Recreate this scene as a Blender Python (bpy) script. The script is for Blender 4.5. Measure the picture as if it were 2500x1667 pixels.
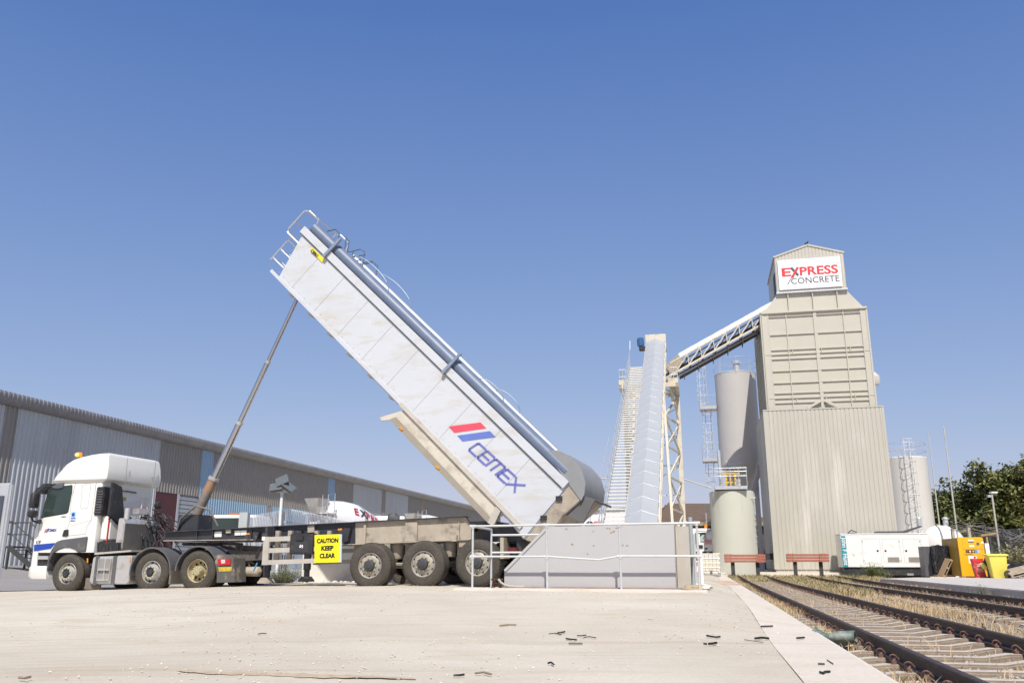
import bpy, bmesh, math, random
from mathutils import Vector, Matrix
random.seed(7)
R = math.radians
for o in list(bpy.data.objects): bpy.data.objects.remove(o)
scn = bpy.context.scene
col = scn.collection

# ------------------------------------------------------------------ camera
FPX, HOR, HC = 2080., 1373., .8          # focal length in photo pixels, horizon row, eye height
PIT = math.atan((HOR - 833.5) / FPX); CP, SP = math.cos(PIT), math.sin(PIT)
cd = bpy.data.cameras.new('camera'); cam = bpy.data.objects.new('camera', cd); col.objects.link(cam)
cd.sensor_width = 36; cd.lens = 36 * FPX / 2500; cd.clip_end = 3000; cd.clip_start = .05
cam.location = (0, 0, HC); cam.rotation_euler = (R(90) + PIT, 0, 0)
scn.camera = cam
scn.render.resolution_x, scn.render.resolution_y = 1024, 682

# ------------------------------------------------------------------ sky, sun, exposure
SUN_EL, SUN_AZ = R(53), R(.5)             # azimuth: to the right of straight behind the camera
w = bpy.data.worlds.new('World'); scn.world = w; w.use_nodes = True
nt = w.node_tree; bg = nt.nodes['Background']
sky = nt.nodes.new('ShaderNodeTexSky'); sky.sky_type = 'NISHITA'; sky.sun_disc = False
sky.sun_elevation = SUN_EL; sky.sun_rotation = math.pi - SUN_AZ
sky.air_density = 1.0; sky.dust_density = 1.0; sky.ozone_density = 3.0; sky.altitude = 0
bg.inputs[1].default_value = .11
# response of the film to the sky: a power curve for each channel
_sep = nt.nodes.new('ShaderNodeSeparateColor'); _com = nt.nodes.new('ShaderNodeCombineColor'); nt.links.new(sky.outputs[0], _sep.inputs[0])
for _i, (_p, _s) in enumerate(((1.12, 1.08), (.85, .80), (.42, .75))):
    _m = nt.nodes.new('ShaderNodeMath'); _m.operation = 'MULTIPLY'; _m.inputs[1].default_value = .1308; nt.links.new(_sep.outputs[_i], _m.inputs[0])
    _q = nt.nodes.new('ShaderNodeMath'); _q.operation = 'POWER'; _q.inputs[1].default_value = _p; nt.links.new(_m.outputs[0], _q.inputs[0])
    _r = nt.nodes.new('ShaderNodeMath'); _r.operation = 'MULTIPLY'; _r.inputs[1].default_value = _s / .1308; nt.links.new(_q.outputs[0], _r.inputs[0])
    nt.links.new(_r.outputs[0], _com.inputs[_i])
# milky air low in the sky
_tc = nt.nodes.new('ShaderNodeTexCoord'); _sx = nt.nodes.new('ShaderNodeSeparateXYZ'); nt.links.new(_tc.outputs['Generated'], _sx.inputs[0])
_nz = nt.nodes.new('ShaderNodeTexNoise'); _nz.inputs['Scale'].default_value = 1.6; _nz.inputs['Detail'].default_value = 4; nt.links.new(_tc.outputs['Generated'], _nz.inputs['Vector'])
_f = nt.nodes.new('ShaderNodeMath'); _f.operation = 'MULTIPLY_ADD'; _f.inputs[1].default_value = -.66; _f.inputs[2].default_value = .325; nt.links.new(_sx.outputs[2], _f.inputs[0])
_g = nt.nodes.new('ShaderNodeMath'); _g.operation = 'MULTIPLY_ADD'; _g.inputs[1].default_value = .10; nt.links.new(_nz.outputs[0], _g.inputs[0]); nt.links.new(_f.outputs[0], _g.inputs[2]); _g.use_clamp = True
_mx = nt.nodes.new('ShaderNodeMix'); _mx.data_type = 'RGBA'; nt.links.new(_g.outputs[0], _mx.inputs[0]); nt.links.new(_com.outputs[0], _mx.inputs[6]); _mx.inputs[7].default_value = (.42 / .1308, .47 / .1308, .82 / .1308, 1)
nt.links.new(_mx.outputs[2], bg.inputs[0])
sd = bpy.data.lights.new('sun', 'SUN'); so = bpy.data.objects.new('sun', sd); col.objects.link(so)
sd.energy = 4.2; sd.angle = R(.5); sd.color = (1, .96, .885)
sdir = Vector((math.sin(SUN_AZ) * math.cos(SUN_EL), -math.cos(SUN_AZ) * math.cos(SUN_EL), math.sin(SUN_EL)))
so.rotation_euler = sdir.to_track_quat('Z', 'Y').to_euler()
scn.view_settings.view_transform = 'Standard'; scn.view_settings.look = 'None'
scn.view_settings.exposure = 0.25; scn.view_settings.gamma = 1

# ------------------------------------------------------------------ measuring helpers (photo measurements -> metres)
def ray(x, y):
    dx = (x - 1250) / FPX; dy = (833.5 - y) / FPX
    return dx, CP - dy * SP, SP + dy * CP
def at(x, y, Y):
    d = ray(x, y); t = Y / d[1]; return Vector((d[0] * t, Y, HC + d[2] * t))
def G(x, y, z=0):
    d = ray(x, y); t = (z - HC) / d[2]; return d[0] * t, d[1] * t
class Fr:
    """a local frame: origin on plan and turn about z"""
    def __init__(s, X, Y, deg, z=0):
        s.X, s.Y, s.z, s.deg = X, Y, z, deg; a = R(deg); s.c, s.s = math.cos(a), math.sin(a)
    def loc(s, X, Y):
        X -= s.X; Y -= s.Y; return X * s.c + Y * s.s, -X * s.s + Y * s.c
    def world(s, u, v): return s.X + u * s.c - v * s.s, s.Y + u * s.s + v * s.c
    def py(s, x, y, v=0):
        d = ray(x, y); o = s.loc(0, 0); r = (d[0] * s.c + d[1] * s.s, -d[0] * s.s + d[1] * s.c)
        t = (v - o[1]) / r[1]; return o[0] + r[0] * t, HC + d[2] * t - s.z
    def px(s, x, y, u=0):
        d = ray(x, y); o = s.loc(0, 0); r = (d[0] * s.c + d[1] * s.s, -d[0] * s.s + d[1] * s.c)
        t = (u - o[0]) / r[0]; return o[1] + r[1] * t, HC + d[2] * t - s.z
def Z(ox, oy, k): return lambda x, y: (ox + x / k, oy + y / k)
c1 = Z(0, 1050, 3.733); c2 = Z(350, 1050, 3.733); c3 = Z(600, 1170, 5.6); c4 = Z(900, 1170, 5.227); c5 = Z(1350, 1170, 5.6)
d1 = Z(400, 500, 2.613); d2 = Z(850, 750, 2.85); d3 = Z(1450, 780, 3.016); d4 = Z(1780, 570, 3.267); d5 = Z(1700, 850, 2.615)
d6 = Z(1830, 980, 3.336); d7 = Z(2000, 1150, 4.704); d8 = Z(1700, 1380, 2.94)
e1 = Z(600, 500, 6.27); e2 = Z(850, 700, 4.48); e3 = Z(1050, 950, 4.48); e4 = Z(0, 900, 4.48); e5 = Z(1480, 800, 6.03)
e6 = Z(1620, 1270, 8.71); e7 = Z(2230, 1080, 4.356)

def smooth(t): t = max(0, min(1, t)); return t * t * (3 - 2 * t)
PF = Fr(0, 0, -12.35)                    # plant frame: w across the tracks, s along them
KERB, PLAT = 1.22, 8.6
def gz(X, Y):
    """height of the yard"""
    wq, s = PF.loc(X, Y)
    hump = .30 * smooth((Y - 8) / 7.5) * smooth((X + 15) / 13.5) * smooth((4.9 - (X - .219 * (Y - 16))) / 1.5) * (1 - .55 * smooth((Y - 23) / 14))
    base = .06 * smooth((Y - 14) / 8) * smooth((-X - 1) / 8)
    left = .60 * smooth((-X - 13) / 11) * smooth((Y - 26) / 12)
    far = .22 * smooth((s - 50) / 8) * smooth((wq + 4) / 4)
    return hump + base + left + far

# ------------------------------------------------------------------ materials
MATS = {}
def M(name, c, rough=.7, metal=0, var=.08, vs=2.5, dirt=None, bump=0, bs=60, **k):
    if name in MATS: return MATS[name]
    m = bpy.data.materials.new(name); m.use_nodes = True; n = m.node_tree.nodes; L = m.node_tree.links
    b = n['Principled BSDF']; b.inputs['Roughness'].default_value = rough; b.inputs['Metallic'].default_value = metal
    tc = n.new('ShaderNodeTexCoord')
    src = tc.outputs['Object']
    nz = n.new('ShaderNodeTexNoise'); nz.inputs['Scale'].default_value = vs; nz.inputs['Detail'].default_value = 6; nz.inputs['Roughness'].default_value = .6
    L.new(src, nz.inputs['Vector'])
    mp = n.new('ShaderNodeMapRange'); mp.inputs[1].default_value = .3; mp.inputs[2].default_value = .7
    mp.inputs[3].default_value = 1 - var; mp.inputs[4].default_value = 1 + var; L.new(nz.outputs[0], mp.inputs[0])
    mx = n.new('ShaderNodeVectorMath'); mx.operation = 'SCALE'; mx.inputs[0].default_value = c[:3]; L.new(mp.outputs[0], mx.inputs['Scale'])
    out = mx.outputs[0]
    if dirt:
        dc, amt, ds = dirt[:3]
        n2 = n.new('ShaderNodeTexNoise'); n2.inputs['Scale'].default_value = ds; n2.inputs['Detail'].default_value = 8; n2.inputs['Roughness'].default_value = .65
        if len(dirt) > 3:
            mpp = n.new('ShaderNodeMapping'); mpp.inputs['Scale'].default_value = dirt[3]; L.new(src, mpp.inputs[0]); L.new(mpp.outputs[0], n2.inputs['Vector'])
        else: L.new(src, n2.inputs['Vector'])
        r2 = n.new('ShaderNodeMapRange'); r2.inputs[1].default_value = .62 - amt * .35; r2.inputs[2].default_value = .78 - amt * .2; L.new(n2.outputs[0], r2.inputs[0])
        m2 = n.new('ShaderNodeMix'); m2.data_type = 'RGBA'; L.new(r2.outputs[0], m2.inputs[0]); L.new(out, m2.inputs[6]); m2.inputs[7].default_value = (*dc[:3], 1)
        out = m2.outputs[2]
    L.new(out, b.inputs['Base Color'])
    if bump:
        n3 = n.new('ShaderNodeTexNoise'); n3.inputs['Scale'].default_value = bs; n3.inputs['Detail'].default_value = 5; L.new(src, n3.inputs['Vector'])
        bp = n.new('ShaderNodeBump'); bp.inputs['Strength'].default_value = bump; bp.inputs['Distance'].default_value = .02
        L.new(n3.outputs[0], bp.inputs['Height']); L.new(bp.outputs[0], b.inputs['Normal'])
    if 'emit' in k:
        b.inputs['Emission Color'].default_value = (*k['emit'], 1); b.inputs['Emission Strength'].default_value = k.get('es', 5)
    MATS[name] = m; return m
DUST = (.42, .36, .27)
white = M('white_paint', (.80, .80, .77), .35, var=.02, dirt=((.55, .51, .44), .12, 3))
bodyw = M('body_white', (.55, .575, .61), .42, var=.03, vs=.8, dirt=((.50, .48, .43), .34, 2.0, (.5, 1, 2.0)))
cabw = M('cab_white', (.72, .72, .685), .28, var=.015)
black = M('black_plastic', (.025, .025, .028), .55, var=.2, dirt=((.12, .11, .09), .15, 6))
dkgrey = M('dark_grey_plastic', (.10, .10, .105), .5, var=.1, dirt=((.2, .18, .15), .2, 5))
chas = M('chassis_black', (.035, .037, .045), .5, var=.15, dirt=((.13, .12, .10), .15, 4))
chasdust = M('chassis_dust', (.40, .35, .28), .85, var=.1, vs=5, dirt=((.16, .14, .12), .28, 4), bump=.2, bs=40)
rubber = M('rubber', (.060, .053, .043), .9, var=.2, vs=5, dirt=((.12, .10, .075), .25, 14), bump=.3, bs=60)
rubclean = M('rubber_grey', (.065, .057, .048), .9, var=.2, vs=4, dirt=((.125, .105, .082), .22, 16), bump=.4, bs=50)
steelw = M('wheel_paint', (.33, .31, .275), .55, .2, var=.15, vs=8, dirt=(DUST, .3, 9))
steelo = M('wheel_ochre', (.42, .36, .22), .75, var=.15, vs=8, dirt=((.2, .16, .1), .3, 9))
alu = M('aluminium', (.60, .59, .57), .42, .55, var=.08, vs=5, dirt=((.4, .36, .3), .35, 5), bump=.05)
alud = M('guard_alu', (.50, .47, .42), .55, .2, var=.08, dirt=(DUST, .3, 5))
galv = M('galvanised', (.56, .58, .60), .45, .5, var=.08, vs=6)
railg = M('handrail_galv', (.60, .61, .61), .45, .35, var=.06, vs=9)
galvcover = M('cover_galv', (.44, .455, .455), .45, .15, var=.02, vs=.6)
beige = M('plant_beige', (.495, .475, .40), .55, var=.03, vs=.6, dirt=((.50, .455, .36), .15, .8, (1, 1, .25)))
beiged = M('plant_beige_steel', (.60, .55, .44), .6, var=.06, vs=1.5, dirt=((.40, .33, .22), .18, 2))
clad = M('plant_cladding', (.47, .45, .385), .5, var=.025, vs=.5, dirt=((.62, .59, .53), .25, .5, (1.5, 1, .2)))
silog = M('silo_grey', (.52, .50, .48), .5, var=.03, vs=.7)
silog2 = M('silo_pale', (.56, .545, .51), .5, var=.03, vs=.7)
tankb = M('tank_beige', (.56, .56, .47), .5, var=.03, vs=.6, dirt=((.48, .46, .38), .2, .8, (2, 2, .2)))
whsig = M('sign_white', (.84, .84, .84), .4, var=.01)
red = M('logo_red', (.62, .03, .06), .4, var=.03); navy = M('logo_navy', (.03, .05, .30), .4, var=.03)
redf = M('sign_red', (.62, .05, .06), .4, var=.03); greyf = M('sign_grey', (.08, .09, .10), .4, var=.03)
blue = M('stripe_blue', (.015, .06, .36), .35, var=.03)
yel = M('sign_yellow', (.88, .78, .01), .5, var=.02)
plateY = M('plate_yellow', (.55, .42, .03), .6, var=.1, dirt=((.2, .16, .08), .4, 20))
txt = M('lettering_black', (.015, .015, .015), .5)
glass = M('dark_glass', (.03, .05, .045), .06, var=.2)
orange = M('beacon_orange', (.9, .25, .01), .3, emit=(1, .30, .02), es=4)
amber = M('marker_amber', (.75, .28, .02), .35)
redl = M('lamp_red', (.45, .02, .03), .25)
rust = M('rust', (.17, .09, .06), .85, var=.25, vs=12, bump=.3)
railm = M('rail_steel', (.055, .040, .036), .6, .3, var=.25, vs=6, dirt=((.14, .09, .065), .2, 9))
concr = M('concrete_pale', (.62, .58, .52), .9, var=.06, vs=2, dirt=((.50, .45, .38), .3, 1.5), bump=.15, bs=30)
concs = M('sleeper_concrete', (.50, .45, .385), .9, var=.1, vs=3, dirt=((.35, .29, .24), .3, 5), bump=.3, bs=30)
wood = M('wood_weathered', (.34, .23, .13), .85, var=.2, vs=6, bump=.2)
woodl = M('pallet_wood', (.58, .37, .17), .8, var=.15, vs=8)
redwood = M('buffer_red', (.42, .15, .10), .75, var=.15, vs=6, dirt=((.30, .2, .16), .3, 6))
platem = M('hopper_grey', (.45, .45, .45), .5, var=.025, vs=1.2, dirt=((.33, .20, .10), -.12, 9))
genw = M('generator_white', (.78, .78, .75), .4, var=.02, dirt=((.6, .57, .5), .15, 2))
teal = M('banner_teal', (.01, .30, .36), .45)
ylf = M('tank_yellow', (.85, .43, .01), .4, var=.03); ylf2 = M('tank_ochre', (.42, .25, .03), .6, var=.08)
binY = M('bin_yellow', (.80, .70, .12), .45, var=.03)
tarp = M('tarp_roll', (.13, .17, .25), .45, var=.12, vs=3)
whgrey = M('wall_bluegrey', (.45, .47, .475), .5, .1, var=.04, vs=1.2, dirt=((.38, .39, .40), .35, .8, (1, .4, .15)))
whblue = M('wall_skyblue', (.27, .40, .52), .5, .1, var=.04, vs=1.2)
whbrown = M('wall_taupe', (.27, .255, .23), .55, .1, var=.06, vs=1.2)
wheave = M('eave_grey', (.22, .22, .235), .5, .2, var=.12, vs=1.5, dirt=((.28, .27, .27), .3, 2, (1, .3, 1)))
whtan = M('wall_tan', (.33, .27, .18), .6)
maroon = M('door_maroon', (.10, .025, .03), .6)
roller = M('shutter_pale', (.42, .44, .46), .5, .2)

# ------------------------------------------------------------------ mesh builder
class MB:
    def __init__(s): s.bm = bmesh.new()
    def face(s, pts):
        vs = [s.bm.verts.new(p) for p in pts]
        try: return s.bm.faces.new(vs)
        except ValueError: return None
    def box(s, x0, x1, y0, y1, z0, z1):
        v = [s.bm.verts.new(p) for p in [(x0, y0, z0), (x1, y0, z0), (x1, y1, z0), (x0, y1, z0), (x0, y0, z1), (x1, y0, z1), (x1, y1, z1), (x0, y1, z1)]]
        for f in [(3, 2, 1, 0), (4, 5, 6, 7), (0, 1, 5, 4), (1, 2, 6, 5), (2, 3, 7, 6), (3, 0, 4, 7)]: s.bm.faces.new([v[i] for i in f])
        return s
    def prism(s, poly, y0, y1, ax='y'):
        """poly in (x,z) pushed along y; ax 'x': poly in (y,z) pushed along x; ax 'z': poly in (x,y) pushed along z"""
        f = {'y': lambda a, b, t: (a, t, b), 'x': lambda a, b, t: (t, a, b), 'z': lambda a, b, t: (a, b, t)}[ax]
        A = [s.bm.verts.new(f(a, b, y0)) for a, b in poly]; B = [s.bm.verts.new(f(a, b, y1)) for a, b in poly]
        n = len(poly); s.bm.faces.new(A); s.bm.faces.new(B[::-1])
        for i in range(n): s.bm.faces.new([A[i], A[(i + 1) % n], B[(i + 1) % n], B[i]])
        return s
    def beam(s, p, q, w, h=None, up=(0, 0, 1)):
        h = h or w; p, q = Vector(p), Vector(q); d = (q - p).normalized(); up = Vector(up)
        if abs(d.dot(up)) > .98: up = Vector((0, 1, 0))
        a = d.cross(up).normalized(); b = a.cross(d).normalized()
        v = []
        for c in (p, q):
            for i, j in ((-1, -1), (1, -1), (1, 1), (-1, 1)): v.append(s.bm.verts.new(c + a * w / 2 * i + b * h / 2 * j))
        for f in [(3, 2, 1, 0), (4, 5, 6, 7), (0, 1, 5, 4), (1, 2, 6, 5), (2, 3, 7, 6), (3, 0, 4, 7)]: s.bm.faces.new([v[i] for i in f])
        return s
    def tube(s, pts, r, n=8, closed=False, r2=None):
        pts = [Vector(p) for p in pts]; rings = []; N = len(pts)
        for i, p in enumerate(pts):
            if closed: d = pts[(i + 1) % N] - pts[i - 1]
            else: d = (pts[min(i + 1, N - 1)] - pts[max(i - 1, 0)])
            d.normalize(); up = Vector((0, 0, 1)) if abs(d.z) < .9 else Vector((0, 1, 0))
            a = d.cross(up).normalized(); b = a.cross(d)
            rr = r if r2 is None else r + (r2 - r) * i / (N - 1)
            rings.append([s.bm.verts.new(p + (a * math.cos(t) + b * math.sin(t)) * rr) for t in [2 * math.pi * k / n for k in range(n)]])
        for i in range(N if closed else N - 1):
            A, B = rings[i], rings[(i + 1) % N]
            for k in range(n): s.bm.faces.new([A[k], B[k], B[(k + 1) % n], A[(k + 1) % n]])
        if not closed: s.bm.faces.new(rings[0]); s.bm.faces.new(rings[-1][::-1])
        return s
    def lathe(s, prof, c=(0, 0, 0), ax='y', n=40, caps=True):
        c = Vector(c); rings = []
        for r, t in prof:
            ring = []
            for k in range(n):
                a = 2 * math.pi * k / n; x, y = r * math.cos(a), r * math.sin(a)
                ring.append(s.bm.verts.new(c + Vector({'y': (x, t, y), 'x': (t, x, y), 'z': (x, y, t)}[ax])))
            rings.append(ring)
        for A, B in zip(rings, rings[1:]):
            for k in range(n): s.bm.faces.new([A[k], A[(k + 1) % n], B[(k + 1) % n], B[k]])
        if caps:
            if prof[0][0] > 1e-4: s.bm.faces.new(rings[0])
            if prof[-1][0] > 1e-4: s.bm.faces.new(rings[-1][::-1])
        return s
    def loft(s, secs, n=5):
        """secs: (z, x0, x1, y0, y1, r) rounded rectangles stacked upward"""
        rings = []
        for z, x0, x1, y0, y1, r in secs:
            ra, rb = r if isinstance(r, tuple) else (r, r); lim = min((x1 - x0) / 2 * .99, (y1 - y0) / 2 * .99); ra, rb = min(ra, lim), min(rb, lim); ring = []
            for cx, cy, a0, r in ((x1 - rb, y1 - rb, 0, rb), (x0 + ra, y1 - ra, 90, ra), (x0 + ra, y0 + ra, 180, ra), (x1 - rb, y0 + rb, 270, rb)):
                for k in range(n + 1):
                    a = R(a0 + 90 * k / n); ring.append(s.bm.verts.new((cx + r * math.cos(a), cy + r * math.sin(a), z)))
            rings.append(ring)
        m = len(rings[0])
        for A, B in zip(rings, rings[1:]):
            for k in range(m): s.bm.faces.new([A[k], A[(k + 1) % m], B[(k + 1) % m], B[k]])
        s.bm.faces.new(rings[0][::-1]); s.bm.faces.new(rings[-1]); return s
    def corr(s, a0, a1, z0, z1, pitch=.27, dep=.03, y=0, ax='y', duty=.45, flip=1, sl=.1):
        """trapezoid ribbed sheet in the plane y (or x) = const, ribs upright, standing proud by dep toward -y"""
        xs = []; a = a0
        while a < a1 - 1e-6:
            e = min(a + pitch, a1); L_ = e - a
            xs += [(a, 0), (a + L_ * (1 - duty) / 1.0, 0), (a + L_ * (1 - duty) + L_ * sl, 1), (a + L_ - L_ * sl, 1)]; a = e
        xs.append((a1, 0)); row = []
        for q, t in xs:
            yy = y - flip * dep * t
            p = (q, yy) if ax == 'y' else (yy, q)
            row.append((s.bm.verts.new((*p, z0)), s.bm.verts.new((*p, z1 if not callable(z1) else z1(q)))))
        for (a, b), (c, d) in zip(row, row[1:]): s.bm.faces.new([a, c, d, b])
        return s
    def build(s, name, mat, parent=None, smooth_=False, bevel=0, seg=2, merge=False):
        if merge: bmesh.ops.remove_doubles(s.bm, verts=s.bm.verts, dist=1e-4)
        bmesh.ops.recalc_face_normals(s.bm, faces=s.bm.faces)
        if bevel:
            ed = [e for e in s.bm.edges if len(e.link_faces) == 2 and e.calc_face_angle(0) > .5]
            bmesh.ops.bevel(s.bm, geom=ed, offset=bevel, segments=seg, affect='EDGES', clamp_overlap=True)
        me = bpy.data.meshes.new(name); s.bm.to_mesh(me); s.bm.free()
        me.materials.append(mat)
        if smooth_:
            for p in me.polygons: p.use_smooth = True
            try: me.set_sharp_from_angle(angle=R(35 if smooth_ is True else smooth_))
            except Exception: pass
        o = bpy.data.objects.new(name, me); col.objects.link(o)
        if parent: o.parent = parent
        return o
def tag(o, label=None, cat=None, group=None, kind=None):
    if label: o['label'] = label
    if cat: o['category'] = cat
    if group: o['group'] = group
    if kind: o['kind'] = kind
    return o
def thing(name, label, cat, fr=None, loc=(0, 0, 0), rz=0, group=None):
    o = bpy.data.objects.new(name, None); col.objects.link(o); o.empty_display_size = .2
    if fr: o.location = (fr.X, fr.Y, fr.z); o.rotation_euler = (0, 0, R(fr.deg))
    else: o.location = loc; o.rotation_euler = (0, 0, R(rz))
    return tag(o, label, cat, group)
def copy_tree(o, parent=None):
    c = o.copy(); col.objects.link(c); c.parent = parent
    for ch in list(o.children): copy_tree(ch, c)
    return c
def text(s, size, x, z, y, mat, parent, name='lettering', sx=1, bold=0, ang=0, al='LEFT', ext=.003, M4=None, shear=0):
    cu = bpy.data.curves.new('t', 'FONT'); cu.body = s; cu.size = size; cu.extrude = ext; cu.offset = bold; cu.align_x = al; cu.shear = shear
    cu.resolution_u = 3
    t = bpy.data.objects.new('t', cu); col.objects.link(t)
    dg = bpy.context.evaluated_depsgraph_get(); me = bpy.data.meshes.new_from_object(t.evaluated_get(dg))
    bpy.data.objects.remove(t)
    mt = M4 or (Matrix.Translation((x, y, z)) @ Matrix.Rotation(R(-ang), 4, 'Y') @ Matrix.Rotation(R(90), 4, 'X') @ Matrix.Diagonal((sx, 1, 1, 1)))
    me.transform(mt); me.materials.clear(); me.materials.append(mat)
    o = bpy.data.objects.new(name, me); col.objects.link(o); o.parent = parent
    return o
def polyon(pts, y, th, name, mat, parent, **k):
    return MB().prism(pts, y, y - th).build(name, mat, parent, **k)

# ================================================================== SETTING
def ground_material(name, base, alt, dirtc, streak=True):
    m = bpy.data.materials.new(name); m.use_nodes = True; n = m.node_tree.nodes; L = m.node_tree.links; b = n['Principled BSDF']
    b.inputs['Roughness'].default_value = .95
    tc = n.new('ShaderNodeTexCoord')
    def noise(sc, det=8, rough=.6, scale=None):
        x = n.new('ShaderNodeTexNoise'); x.inputs['Scale'].default_value = sc; x.inputs['Detail'].default_value = det; x.inputs['Roughness'].default_value = rough
        if scale:
            mp = n.new('ShaderNodeMapping'); mp.inputs['Scale'].default_value = scale; mp.inputs['Rotation'].default_value = (0, 0, R(14)); L.new(tc.outputs['Object'], mp.inputs[0]); L.new(mp.outputs[0], x.inputs['Vector'])
        else: L.new(tc.outputs['Object'], x.inputs['Vector'])
        return x
    def mixc(fac, a, bb, lo, hi):
        r = n.new('ShaderNodeMapRange'); r.inputs[1].default_value = lo; r.inputs[2].default_value = hi; L.new(fac, r.inputs[0])
        x = n.new('ShaderNodeMix'); x.data_type = 'RGBA'; L.new(r.outputs[0], x.inputs[0])
        for i, q in ((6, a), (7, bb)):
            if isinstance(q, tuple): x.inputs[i].default_value = (*q, 1)
            else: L.new(q, x.inputs[i])
        return x.outputs[2]
    big = noise(.22, 6); mid = noise(1.3, 9, .68, (.6, 1.3, 1) if streak else None); fine = noise(28, 6, .75); tr = noise(.9, 4, .5, (.12, 2.2, 1) if streak else None)
    c = mixc(big.outputs[0], base, alt, .38, .62)
    c = mixc(mid.outputs[0], c, dirtc, .50, .78)
    spk = mixc(fine.outputs[0], tuple(q * .72 for q in base), tuple(min(.9, q * 1.16) for q in base), .35, .62)
    x = n.new('ShaderNodeMix'); x.data_type = 'RGBA'; x.inputs[0].default_value = .35; L.new(c, x.inputs[6]); L.new(spk, x.inputs[7])
    c2 = mixc(tr.outputs[0], x.outputs[2], tuple(q * .86 for q in dirtc), .60, .85)
    if streak:
        # faint wheel tracks: bands of tread prints bending across the yard
        mp = n.new('ShaderNodeMapping'); mp.inputs['Rotation'].default_value = (0, 0, R(-20)); mp.inputs['Location'].default_value = (3, 6, 0); L.new(tc.outputs['Object'], mp.inputs[0])
        wv = n.new('ShaderNodeTexWave'); wv.wave_type = 'RINGS'; wv.rings_direction = 'Z'; wv.inputs['Scale'].default_value = 1.15; wv.inputs['Distortion'].default_value = 2.2; wv.inputs['Detail'].default_value = 3; wv.inputs['Detail Scale'].default_value = .4; L.new(mp.outputs[0], wv.inputs['Vector'])
        mk = noise(.35, 3); r1 = n.new('ShaderNodeMapRange'); r1.inputs[1].default_value = .50; r1.inputs[2].default_value = .62; L.new(mk.outputs[0], r1.inputs[0])
        r2 = n.new('ShaderNodeMapRange'); r2.inputs[1].default_value = .62; r2.inputs[2].default_value = .9; r2.inputs[4].default_value = .55; L.new(wv.outputs['Fac'], r2.inputs[0])
        ml = n.new('ShaderNodeMath'); ml.operation = 'MULTIPLY'; L.new(r1.outputs[0], ml.inputs[0]); L.new(r2.outputs[0], ml.inputs[1])
        x2 = n.new('ShaderNodeMix'); x2.data_type = 'RGBA'; ml2 = n.new('ShaderNodeMath'); ml2.operation = 'MULTIPLY'; ml2.inputs[1].default_value = .45; L.new(ml.outputs[0], ml2.inputs[0]); L.new(ml2.outputs[0], x2.inputs[0]); L.new(c2, x2.inputs[6]); x2.inputs[7].default_value = (*[q * .84 for q in dirtc], 1); c2 = x2.outputs[2]
    L.new(c2, b.inputs['Base Color'])
    bp = n.new('ShaderNodeBump'); bp.inputs['Strength'].default_value = .55; bp.inputs['Distance'].default_value = .03
    ad = n.new('ShaderNodeMath'); ad.operation = 'MULTIPLY_ADD'; ad.inputs[1].default_value = .5; L.new(fine.outputs[0], ad.inputs[0]); L.new(mid.outputs[0], ad.inputs[2])
    L.new(ad.outputs[0], bp.inputs['Height']); L.new(bp.outputs[0], b.inputs['Normal'])
    return m
gm = ground_material('yard_dust', (.49, .435, .345), (.63, .58, .485), (.45, .37, .26))
def frange(a, b, st):
    out = []; x = a
    while x < b - 1e-6: out.append(x); x += st
    return out + [b]
def sheet(name, ws, ss, zf, mat):
    """ground sheet laid out in the plant frame"""
    bm = bmesh.new(); g = []
    for a in ws:
        g.append([bm.verts.new((*PF.world(a, b), zf(a, b))) for b in ss])
    for i in range(len(ws) - 1):
        for j in range(len(ss) - 1): bm.faces.new([g[i][j], g[i + 1][j], g[i + 1][j + 1], g[i][j + 1]])
    me = bpy.data.meshes.new(name); bmesh.ops.recalc_face_normals(bm, faces=bm.faces); bm.to_mesh(me); bm.free()
    for p in me.polygons: p.use_smooth = True
    me.materials.append(mat); o = bpy.data.objects.new(name, me); col.objects.link(o)
    if me.polygons[0].normal.z < 0: me.flip_normals()
    return o
def rough_(a, b):
    return .010 * math.sin(a * 2.1 + math.sin(b * .9) * 1.3) * math.sin(b * 1.7 + a * .4) + .006 * math.sin(a * 5.3 + b * 2.2) * math.sin(b * 4.1 - a)
def gzw(a, b):
    X, Y = PF.world(a, b)
    fade = smooth((KERB - .6 - a) / .5)
    z = gz(X, Y) + rough_(a, b) * fade
    if a > KERB + .02 and b < 57.2: z = -.42
    return z
wsl = [-900, -300, -120, -70, -50] + frange(-40, -4, .8) + frange(-3.6, KERB, .25) + [KERB + .03] + frange(1.6, 13.5, 1.0) + [20, 30, 45, 80, 300, 900]
ssl = [-60, -20, -8] + frange(-4, 30, .45) + frange(31, 57.2, 1.2) + [57.25] + frange(59, 90, 3) + [110, 150, 300, 1500]
tag(sheet('ground', wsl, ssl, gzw, gm), kind='structure')
# pale cast concrete strip along the kerb
tag(sheet('concrete_path', frange(.62, KERB + .012, .1), frange(-2, 56, 1.0), lambda a, b: gz(*PF.world(a, b)) + .006 + .004 * math.sin(b * 1.1), ground_material('kerb_concrete', (.63, .565, .475), (.57, .51, .42), (.50, .42, .32))), kind='structure')
tag(MB().build('kerb', concr), kind='structure') if 0 else None
kb = MB()
for i in range(30):
    s0, s1 = -2 + i * 1.95, -2 + i * 1.95 + 1.94
    q = [PF.world(KERB + .013, s0), PF.world(KERB + .05, s0), PF.world(KERB + .05, s1), PF.world(KERB + .013, s1)]
    kb.prism(q, -.5, gz(*q[0]) - .004 if s1 < 52 else .0, ax='z')
tag(kb.build('kerb', concr), kind='structure')
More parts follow.
